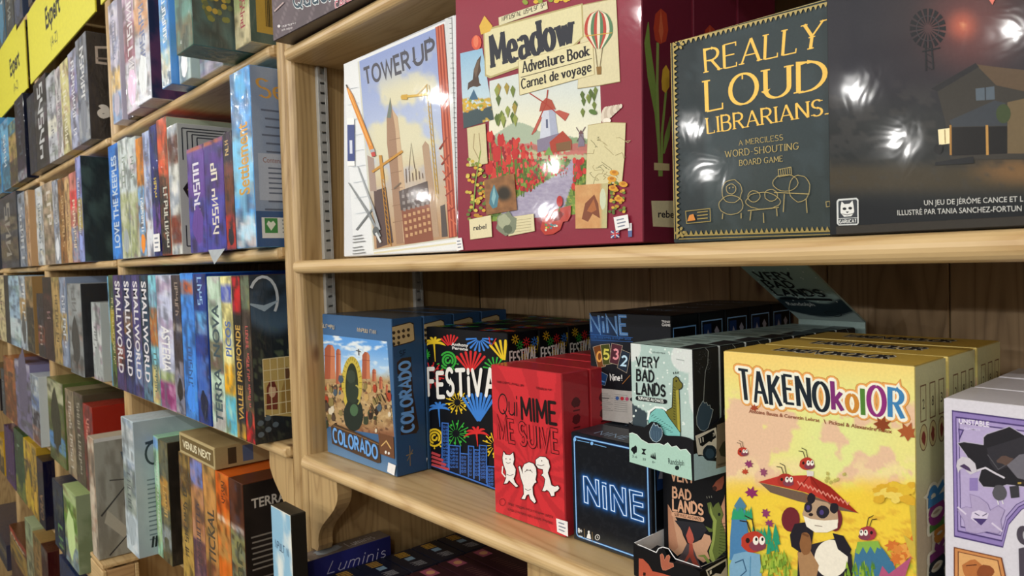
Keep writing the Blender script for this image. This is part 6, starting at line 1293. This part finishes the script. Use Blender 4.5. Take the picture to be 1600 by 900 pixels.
row('b2', [
 (172, 187, 228, '#3f7fc4', [(.8, 1, '#5b8fd0')], ('LOVE THE KEEPLES', '#cfe2f4', .1, .9), 'bright blue spine with pale lettering'),
 (187, 201, 219, '#cfd8da', [(.45, 1, '#a9b090')], ('*', '#8a9a8c', .15, .4), 'pale misty green spine'),
 (201, 215, 217, '#c9d3d4', [(.45, 1, '#a3ab8a')], ('*', '#7f8f84', .15, .4), 'pale misty green spine with darker figure'),
 (215, 226, 216, '#c58a4c', [(.4, 1, '#8fb6e4')], ('*', '#eef3f8', .5, .95), 'orange and sky blue spine'),
 (226, 237, 206, '#b3bfe0', [(.7, 1, '#d9dbe4')], ('*', '#7a8cc0', .1, .6), 'lavender blue spine'),
 (237, 249, 196, '#2f3a72', [(.6, .9, '#7a5a9c')], ('*', '#d9c24a', .4, .55), 'navy and purple spine with price sticker', dict(price=1)),
 (249, 264, 186, '#c46a50', [(.42, 1, '#2f3338')], ('*', '#cfcfc4', .5, .95), 'brick red topped spine with sage cover', dict(cover=cover_flat('#b9c4ae', '#a9b59f', 2))),
 (265, 281, 197, '#cfd1cd', [(.08, .3, '#5c3a30'), (.7, .92, '#7a4030')], None, 'grey labyrinth patterned box', dict(cover=cov_lab)),
 (294, 321, 233, '#6b5590', [(0, .03, '#c9854c'), (.5, 1, '#5a5ca0')], ('*', '#e6e4f2', .15, .85), 'purple box with orange top edge'),
 (321, 351, 222, '#5f4c86', [(0, .03, '#c9854c'), (.5, 1, '#56589c')], ('*', '#e8e2d0', .15, .85), 'second purple box with orange top edge', dict(flap=1)),
 (351, 366, 207, '#2f2c3c', [(.25, .7, '#6e4a34'), (.7, 1, '#a8443c')], ('*', '#cfae6c', .05, .2), 'dark spine with orange hexagon and red foot'),
 (366, 400, 113, '#6ea6e0', [(.35, .7, '#8fc0e8'), (.82, 1, '#cfd8e8')], ('Settlement', '#c99a3c', .3, .7), 'tall sky blue box with gold lettering', dict(Y=-.055, cover=cov_blue)),
], .042, -.035, 300, 'second row of boxes beside the post', 'from post on the second row')
SW = '#4a4468'
row('b3', [
 (160, 169, 432, '#7fb0d0', [(.4, .7, '#a8c4cc')], ('*', '#dfeaf0', .2, .8), 'pale turquoise spine'),
 (169, 176, 430, '#5a6a44', [(.3, .6, '#a89a4c')], ('*', '#cfc68a', .2, .8), 'mossy green spine'),
 (176, 190, 430, SW, [(.6, .8, '#8a5a4c')], ('SMALLWORLD', '#e8e6ec', .05, .85, 2), 'plum spine with white capitals and rusty foot'),
 (190, 204, 430, '#3f4468', [(.3, .5, '#9a7a5c')], ('SMALLWORLD', '#eceaf0', .05, .85, 2), 'indigo spine with white capitals'),
 (204, 217, 430, '#54507a', [(.6, .9, '#7a8aa8')], ('SMALLWORLD', '#eceaf0', .05, .85, 2), 'violet spine with white capitals'),
 (217, 231, 430, '#2f4a5c', [(.7, 1, '#6e8a9c')], ('SMALLWORLD', '#eceaf0', .05, .85, 2), 'teal navy spine with white capitals'),
 (231, 243, 430, '#8fc4d4', [(.25, .55, '#a8764c'), (.7, 1, '#c9bb8a')], ('*', '#5a6a5c', .6, .9), 'aqua spine with tan figure'),
 (243, 267, 430, '#c6cbe0', [(.72, .8, '#8a9a6c'), (.8, 1, '#8a3f74')], ('ASTERIA', '#f2f3f6', .38, .72, 2), 'pale lilac spine with magenta foot'),
 (267, 281, 430, '#4a4448', [(.35, .4, '#c9c0b4'), (.62, 1, '#a8a4ac')], ('*', '#9a8a80', .05, .3), 'charcoal patterned spine'),
 (281, 301, 427, '#5b92da', [(.05, .14, '#c96a3c')], ('*', '#2f5a9c', .5, .95), 'cornflower blue spine with orange crest'),
 (301, 321, 428, '#2f4a86', [(.25, .4, '#7ab0e0'), (.55, .85, '#5a7ab4')], ('*', '#9cc6ee', .02, .22), 'royal blue spine with white symbols'),
 (323, 344, 432, '#b9cdbd', [(.42, .62, '#6e6a58')], ('TERRA  NOVA', '#39505a', .18, .95), 'sage green spine with slate capitals'),
 (344, 361, 432, '#e0d9a4', [(.05, .16, '#5a66b0'), (.55, .75, '#d9a83a'), (.75, 1, '#6fb4c8')], ('PICOS', '#4a6ab0', .28, .5), 'cream spine with bright picture blocks'),
 (361, 375, 431, '#2a2826', [(0, .22, '#b5303a'), (.9, 1, '#c9a04a')], ('VALLEE PROFONDE', '#c9a04a', .3, .88), 'black spine with red top and gold lettering'),
 (375, 389, 430, '#4c4440', [(.0, .2, '#6e7a6a'), (.82, 1, '#c23a42')], ('*', '#c25a54', .3, .78), 'dark box with red foot and night window cover', dict(cover=cov_window, depth=.3)),
], SB[2], -.05, 440, 'third row of boxes beside the post', 'from post on the third row')
row('b4', [
 (194, 212, 653, '#c3cfd6', [(.05, .2, '#a8b0b4'), (.35, .7, '#8f9a94')], ('*', '#5a6468', .4, .7), 'tall white box with dark printed cover', dict(Y=-.10, cover=cov_white)),
 (233, 250, 677, '#a9cdb4', [(0, .1, '#8fb0dc'), (.4, .8, '#8fb48a')], ('*', '#dfeedc', .2, .8), 'mint green spine', dict()),
 (250, 264, 687, '#5c5a4a', [(.3, .55, '#b38a3c'), (.7, .9, '#9aa0a4')], ('*', '#c9a04a', .3, .62), 'dark spine with gold lettering and black cover', dict(cover=cover_flat('#211f1e', '#3a342e', 4))),
 (281, 298, 706, '#8f7a4c', [(.1, .3, '#5a4a30'), (.6, 1, '#b39c62')], ('*', '#3f3424', .2, .8), 'olive brown spine', dict()),
 (298, 317, 714, '#9a7a74', [(0, .2, '#7f8cc0'), (.2, .6, '#b08a64'), (.6, 1, '#5c4a58')], ('*', '#4a3c44', .3, .8), 'dusty mauve spine', dict()),
 (317, 337, 724, '#b08a5c', [(.7, 1, '#6e4c3c')], ('TICKAL', '#4a4034', .3, .7), 'tan orange spine', dict()),
 (337, 357, 735, '#b36a3c', [(.3, .34, '#d9d3c8'), (.34, .6, '#a8845c'), (.6, 1, '#b0703c')], ('*', '#5c3420', .05, .25), 'rust orange planet box', dict(mat='print_satin')),
 (357, 379, 746, '#5a4034', [(.3, .34, '#d9d3c8'), (.34, 1, '#8f8f6c')], ('Mars', '#4a4c38', .4, .8), 'brown planet box with black lettered cover', dict(cover=cov_mars, mat='print_satin')),
], SB[3], -.05, 760, 'fourth row of boxes beside the post', 'from post on the fourth row')
# flat expansion box lying on the spines of the fourth row
p0 = atY(281, 699, -.055); p1 = atY(336, 724, -.055)
zt = max(z for x, z in TOPS[-8:] if p0[0]-.02 < x < p1[0])
b = GameBox('board_game_box', p0[0], -.055, zt+.002, p1[0]-p0[0], .052, .19, '#a89468', mat='print_satin'); fr = b.front(); fr.px = False; w = b.w
fr.poly(rect(.001, .001, w-.001, .051), '#b5a478'); fr.poly(rect(.008, .007, w-.008, .045), '#6e5c38'); fr.text('VENUS NEXT', [(w*.1, .017), (w*.9, .017), (w*.9, .036), (w*.1, .036)], '#e6dfc0', .02); fr.build('front_print', b.root, 'print_satin')
sp = b.right(); sp.px = False; sp.poly(rect(.001, .001, .189, .051), '#a89468'); sp.poly(rect(.03, .008, .05, .046), '#4a3c2a'); sp.poly(rect(.065, .008, .09, .046), '#5a6a8a'); sp.build('side_print', b.root, 'print_satin')
tp = b.top(); tp.px = False; tp.grid([(.001, .189), (w-.001, .189), (w-.001, .001), (.001, .001)], 14, 14, lambda X, Y, a, bb: over(fill(a.shape, '#6e5c3c'), '#a8956a', fbm(a*4, bb*4, 3))); tp.build('top_print', b.root, 'print_satin')
b.tag('flat khaki expansion box with cream title lying on the fourth row beside post', 'game box')
# small sky box in front of the post foot
p0 = atY(423, 789, -.085); p1 = atY(454, 805, -.085)
b = GameBox('board_game_box', p0[0], -.085, SB[3]-.0, p1[0]-p0[0], p0[2]-SB[3], .03, '#26241f', mat='print_satin'); fr = b.front(); fr.px = False; w, h = b.w, b.h
fr.grid([(.0012, h-.0012), (w-.0012, h-.0012), (w-.0012, .0012), (.0012, .0012)], 14, 40, lambda X, Y, a, bb: over(over(over(fill(a.shape, '#8fbcd8'), '#dfe6e4', sst(.45, .65, fbm(a*3, bb*7, 3))), '#a89a5c', sst(.5, .54, bb)), '#7a8a8a', sst(.75, .8, bb)))
fr.scrib((w*.15, h*.78), (w*.85, h*.77), (0, h*.04), '#3f5a7a', 3); fr.ell((w*.5, h*.2), w*.3, h*.09, '#a8b4b4', 16); fr.line([(w-.001, .001), (w-.001, h-.001), (.001, h-.001)], .002, '#e3dfd0'); fr.build('cover_print', b.root, 'print_satin')
b.tag('small sky blue picture box leaning beside the foot of the post', 'game box')
# ---- bay behind the large sign
row('c1', [
 (-30, -2, 190, '#6e9cc0', [(.5, 1, '#4a6a80')], ('*', '#c9dbe6', .2, .8), 'steel blue spine'),
 (0, 12, 195, '#7fb0cf', [(.6, 1, '#4f7a90')], ('*', '#dfeaf0', .2, .8), 'light blue spine'),
 (12, 24, 196, '#a89a6c', [(.0, .2, '#4a7a94'), (.6, 1, '#4a4a44')], None, 'khaki spine with blue top'),
 (24, 44, 157, '#232b3c', [(.88, 1, '#a8acb0')], ('*', '#3a4658', .1, .7), 'tall ink blue spine'),
 (44, 55, 152, '#2b3344', [], None, 'narrow ink blue spine'),
 (55, 75, 130, '#3a3c40', [(.3, .5, '#6a6c70')], ('*', '#cfd3d6', .1, .9), 'graphite wrapped spine'),
 (75, 89, 118, '#b9bcc4', [(.5, .7, '#d9d9cf')], ('*', '#7c8088', .1, .9), 'silver spine'),
 (89, 98, 106, '#c6c6c8', [], ('*', '#8a8a90', .2, .9), 'pearl grey spine'),
 (98, 111, 96, '#c9c59a', [(.6, 1, '#b0ac8c')], ('*', '#efecd4', .1, .9), 'pale yellow spine'),
 (111, 124, 80, '#a3a8bc', [(.2, .5, '#8f90b4')], ('*', '#e6e8f0', .1, .9), 'bluish silver spine'),
 (124, 141, 58, '#7c8088', [(.7, 1, '#a8acb0')], ('*', '#dfe2e6', .1, .9), 'grey box whose black cover faces right', dict(cover=cov_black)),
], .447, -.05, 200, 'top row of boxes under the signs', 'from right on the row under the signs')
row('c2', [
 (-30, -4, 312, '#4a4e58', [], ('*', '#8a8e98', .2, .8), 'slate spine'),
 (0, 27, 309, '#4c5058', [(.3, .5, '#7a7466'), (.6, .9, '#6e6658')], ('*', '#9a968c', .1, .9), 'dark grey picture box'),
 (29, 40, 303, '#8a929c', [], ('*', '#c9ced4', .1, .9), 'cool grey spine'),
 (40, 57, 298, '#b39c82', [(.0, .2, '#cfc6b8')], ('*', '#8a7460', .2, .9), 'sandy spine'),
 (57, 68, 294, '#c9ced2', [], ('*', '#6a7a84', .2, .9), 'white spine'),
 (68, 84, 288, '#b4a696', [(.5, 1, '#8f8478')], ('*', '#e0d9cf', .1, .6), 'beige spine'),
 (84, 93, 282, '#b0b3b8', [], ('*', '#7a7d84', .1, .9), 'light grey spine'),
 (93, 103, 280, '#8a6a4a', [], ('*', '#c9a878', .2, .8), 'brown spine'),
 (103, 111, 276, '#c2a884', [], ('*', '#8a6a4c', .2, .8), 'tan spine'),
 (111, 122, 270, '#c48a84', [(.2, .4, '#d2545c'), (.6, 1, '#8a9ab0')], ('*', '#e9d9c0', .3, .9), 'rosy spine'),
 (122, 130, 244, '#8f9ac4', [(.0, .12, '#a8aedc'), (.4, .7, '#b5a86a')], ('*', '#d9dbe8', .2, .9), 'periwinkle box with stormy green cover', dict(cover=cover_flat('#3f5658', '#1d2a33', 7))),
], .042, -.05, 350, 'second row of boxes under the signs', 'from right on the second far row')
row('c3', [
 (-30, -2, 430, '#3a3a3c', [], None, 'black spine'),
 (0, 10, 430, '#cfc6a4', [], ('*', '#6a624a', .2, .6), 'buff spine'),
 (10, 17, 430, '#33363a', [], None, 'charcoal spine'),
 (17, 33, 431, '#a9c0d4', [(.6, .9, '#c9d3d8')], ('*', '#6e8aa4', .1, .6), 'ice blue spine'),
 (33, 43, 431, '#b0b8bc', [(.3, .6, '#b39c74')], ('*', '#e3e6e8', .1, .6), 'pearl spine'),
 (43, 54, 432, '#8f7c60', [(.4, 1, '#2f3236')], None, 'umber spine'),
 (54, 70, 458, '#39363a', [(.5, .8, '#8a5a4c')], ('*', '#a89a94', .5, .8), 'shorter dark spine'),
 (70, 84, 433, '#3f2f33', [(.0, .2, '#1d1d20')], ('*', '#8a6a6c', .4, .9), 'dark maroon spine'),
 (84, 96, 433, '#a8946c', [], ('*', '#6e5c3c', .2, .8), 'camel spine'),
 (96, 106, 433, '#8f9aac', [(.4, .7, '#b5a67c')], ('*', '#cfd6e0', .2, .8), 'blue grey spine'),
 (108, 129, 443, '#8f9496', [(.8, 1, '#6a6e70')], ('*', '#6e7274', .1, .8), 'broad ash grey box with black cover', dict(Y=-.07, cover=cover_flat('#25262a', '#33353a', 3))),
 (144, 158, 472, '#aeb4b4', [(.25, .7, '#c9cdcd')], ('*', '#7a8080', .3, .7), 'short pale grey box with barcode', dict()),
], SB[2], -.05, 520, 'third row of boxes under the signs', 'from right on the third far row')
row('c4', [
 (-30, 2, 572, '#3f3a3c', [], None, 'black and plum spine'),
 (2, 10, 575, '#4a5258', [], ('*', '#8a949c', .2, .8), 'iron spine'),
 (10, 27, 558, '#9c6a48', [(.5, 1, '#7a5238')], ('*', '#5a3a28', .2, .6), 'copper brown spine'),
 (27, 50, 562, '#7f7c94', [(.0, .1, '#b5b4c0')], ('*', '#5a586c', .3, .9), 'smoky violet spine'),
 (50, 72, 585, '#bcc4c8', [(.3, .5, '#7a8cae'), (.5, .75, '#3c3c48'), (.75, 1, '#7a5a50')], None, 'landscape spine with pale sky'),
 (76, 100, 590, '#66704e', [(.0, .25, '#b9b9a4'), (.65, .85, '#6a94c0')], ('*', '#3f4830', .3, .6), 'olive striped spine'),
 (103, 116, 607, '#8f8674', [], ('*', '#c9c2b4', .1, .9), 'stone spine'),
 (116, 130, 612, '#5c584c', [], ('*', '#a8a292', .1, .9), 'weathered brown spine'),
 (130, 144, 630, '#8f4038', [(.4, 1, '#5c4438')], ('*', '#c98a7c', .1, .4), 'brick red short spine'),
], SB[3], -.05, 650, 'fourth row of boxes under the signs', 'from right on the fourth far row')
row('c5', [
 (-30, -2, 690, '#6a5a38', [], None, 'mustard brown spine'),
 (0, 12, 682, '#b59a48', [(.5, 1, '#3f3a34')], None, 'mustard spine'),
 (12, 26, 669, '#4c3460', [], ('*', '#8a749c', .2, .8), 'deep purple spine'),
 (27, 41, 672, '#3f5c44', [(.7, 1, '#8a8a4a')], ('*', '#7a947c', .2, .8), 'forest green spine'),
 (41, 52, 688, '#c0a84c', [(.3, .6, '#6a6448')], ('*', '#4a4430', .3, .8), 'yellow spine'),
 (52, 60, 695, '#a8904c', [], ('*', '#5c5030', .3, .8), 'ochre spine'),
 (60, 79, 716, '#25243a', [(.0, .2, '#4a3438')], ('ORA', '#8a6a4c', .5, .9), 'midnight spine with bronze letters'),
 (83, 98, 748, '#2c3c50', [], ('*', '#6a9a5c', .6, .9), 'blue black spine'),
 (99, 118, 757, '#a9b890', [(.15, .5, '#6f8c4c'), (.7, 1, '#8a9cac')], ('*', '#e3ead6', .4, .8), 'leafy green spine', dict(cover=cover_flat('#8a9a7c', '#6e8060', 3))),
], SB[4], -.05, 780, 'fifth row of boxes under the signs', 'from right on the fifth far row')
row('c6', [
 (-20, 10, 800, '#4a4a58', [(.3, .6, '#6a6456')], ('*', '#7a7a86', .1, .9), 'murky blue spine'),
 (12, 41, 815, '#5c3f30', [(0, .1, '#b5583c'), (.15, .5, '#a8935a')], ('Deer', '#d9ccac', .08, .14, 1), 'brown spine with tan panel'),
 (41, 52, 812, '#a3ae94', [(.2, 1, '#8a8672')], None, 'greyish green spine'),
 (52, 64, 832, '#8f7a58', [], ('*', '#5c4c34', .2, .9), 'hazel spine'),
 (64, 88, 850, '#4a2c2c', [(0, .1, '#6a6a66')], None, 'oxblood spine'),
 (92, 132, 862, '#2c3c58', [(.15, .5, '#5c6a80')], ('*', '#a8b0bc', .1, .4), 'navy broad spine'),
], SB[5], -.05, 860, 'floor row of boxes under the signs', 'from right on the lowest far row')
# two boxes lying behind the grey photo box
fx0, fx1 = XB-PITCH+.036, -2.46
b = GameBox('board_game_box', fx0, -.012, SB[3], fx1-fx0, .205, .30, '#4c4438', mat='print_wrap'); fr = b.front(); fr.px = False; fr.scrib((.02, .06), (b.w-.02, .06), (0, .04), '#b5a58c', 3); fr.build('front_print', b.root, 'print_wrap'); b.tag('dark umber box supporting the flat orange box behind grey photo box', 'game box')
b = GameBox('board_game_box', fx0, -.015, SB[3]+.2068, fx1-fx0, .062, .31, '#a8764c', mat='print_wrap'); w = b.w; tp = b.top(); tp.px = False
tp.grid([(.001, .309), (w-.001, .309), (w-.001, .001), (.001, .001)], 14, 10, lambda X, Y, aa, bb: over(fill(aa.shape, '#b98660'), '#8f6040', fbm(aa*3, bb*9, 3))); tp.letters('SIR', [(w*.55, .04), (w*.95, .04), (w*.95, .09), (w*.55, .09)], '#33261c', .2); tp.build('top_print', b.root, 'print_wrap')
fr = b.front(); fr.px = False; fr.grid([(.001, .061), (w-.001, .061), (w-.001, .001), (.001, .001)], 14, 6, lambda X, Y, aa, bb: over(fill(aa.shape, '#b09070'), '#8a6a50', fbm(aa*6, bb*3, 5))); fr.build('front_print', b.root, 'print_wrap'); b.tag('flat orange wood coloured box lying above the grey photo box', 'game box')
# big grey photo box standing on a small crate
x0, x1 = atY(137, 700, -.125)[0], atY(146, 700, -.125)[0]; zc = atY(142, 861, -.125)[2]
cx0, cx1 = x0-.03, x1+.05
cr = empty('wooden_crate', ((cx0+cx1)/2, -.0755, FLOOR)); h = zc-FLOOR-.014; w2 = (cx1-cx0)/2; n = 14; st = h/n
for i in range(n):
    z = .003+i*st
    for yy in (-.052, .040): boxobj('crate_slat', -w2, w2, yy, yy+.012, z, z+st-.010, 'pine_x', cr, .002)
    for s_ in (-1, 1): boxobj('crate_slat', s_*(w2-.007)-.006, s_*(w2-.007)+.006, -.0395, .0395, z, z+st-.010, 'pine_y', cr, .002)
for sx in (-1, 1):
    for sy in (-1, 1): boxobj('crate_post', sx*(w2-.024)-.010, sx*(w2-.024)+.010, sy*.029-.010, sy*.029+.010, .001, h-.001, 'pine_z', cr, .001)
boxobj('crate_top', -w2, w2, -.052, .052, h+.0005, h+.012, 'pine_x', cr, .002)
tag(cr, 'tall pine crate under the grey photo box, lower left', 'crate')
o = spine_box(x0, x1, -.125, zc, atY(137, 681, -.125)[2], '#b5aa98', [(.1, .4, '#8a7a6a')], None, cov_photo, .103, 5, 'print_wrap'); tag(o, 'tall grey box with tool photograph cover, beside the tall white box', 'game box')
# ---- yellow section signs under the top boards
def sign(x0, x1, z0, z1, y, label, tx):
    t = empty('section_sign', ((x0+x1)/2, y, z0)); w = x1-x0; h = z1-z0
    boxobj('sign_panel', -w/2, w/2, 0, .006, 0, h, 'sign_back', t, .001)
    cv = Cv(Matrix.Translation(((x0+x1)/2, y, z0)), (-w/2, 0, 0), (1, 0, 0), (0, 0, 1), (0, -1, 0)); cv.px = False
    cv.text('Expert', [(w*tx, h*.46), (w*(tx+.24), h*.46), (w*(tx+.24), h*.74), (w*tx, h*.74)], '#32353c', .03); cv.text('(A-Z)', [(w*(tx+.07), h*.16), (w*(tx+.18), h*.16), (w*(tx+.18), h*.30), (w*(tx+.07), h*.30)], '#55564a', .0)
    cv.build('sign_lettering', t, 'print_matte'); boxobj('batten', -w/2, w/2, .007, .02, h-.03, h, 'board_black', t, .001)
    tag(t, label, 'sign', 'yellow section signs')
sign(XB-PITCH+.04, XB-.04, SZ0, SZ1, -.03, 'yellow sign nearest the post, mostly above the frame', .38)
sign(XB-2*PITCH+.05, XB-PITCH-.035, SZ0, SZ1, -.03, 'large yellow sign with dark lettering, upper left', .33)
sign(XB-3*PITCH+.05, XB-2*PITCH-.035, SZ0, SZ1, -.03, 'yellow sign cut by the left edge of the picture', .62)
# yellow strip and boxes on the top board, far left
t = boxobj('shelf_strip', XB-3*PITCH, XB-2*PITCH-.3, -.0225, -.0205, 1.176, 1.215, 'sign_back', None, .0004); tag(t, 'yellow label strip on the highest board at upper left', 'label strip')
row('c0', [
 (-40, -6, 60, '#4a6078', [(.5, 1, '#2f3c4c')], ('*', '#a8bccc', .2, .8), 'slate blue wrapped spine', dict(ztop=1.5)),
 (-4, 8, 60, '#4f7488', [(.5, 1, '#3c5868')], ('*', '#c9d9e2', .2, .8), 'sea blue wrapped spine', dict(ztop=1.5)),
 (9, 22, 40, '#55534a', [(.5, 1, '#3f4a52')], ('*', '#9aa09c', .2, .8), 'dull brown wrapped spine', dict(ztop=1.5)),
 (23, 36, 20, '#4a5468', [], ('*', '#b5c0d0', .2, .8), 'dusky blue wrapped spine', dict(ztop=1.5)),
 (37, 52, 10, '#3c4048', [], ('*', '#a8acb4', .2, .8), 'dark grey wrapped spine', dict(ztop=1.5)),
], 1.2, -.02, 30, 'boxes on the highest board', 'from right on the highest board')
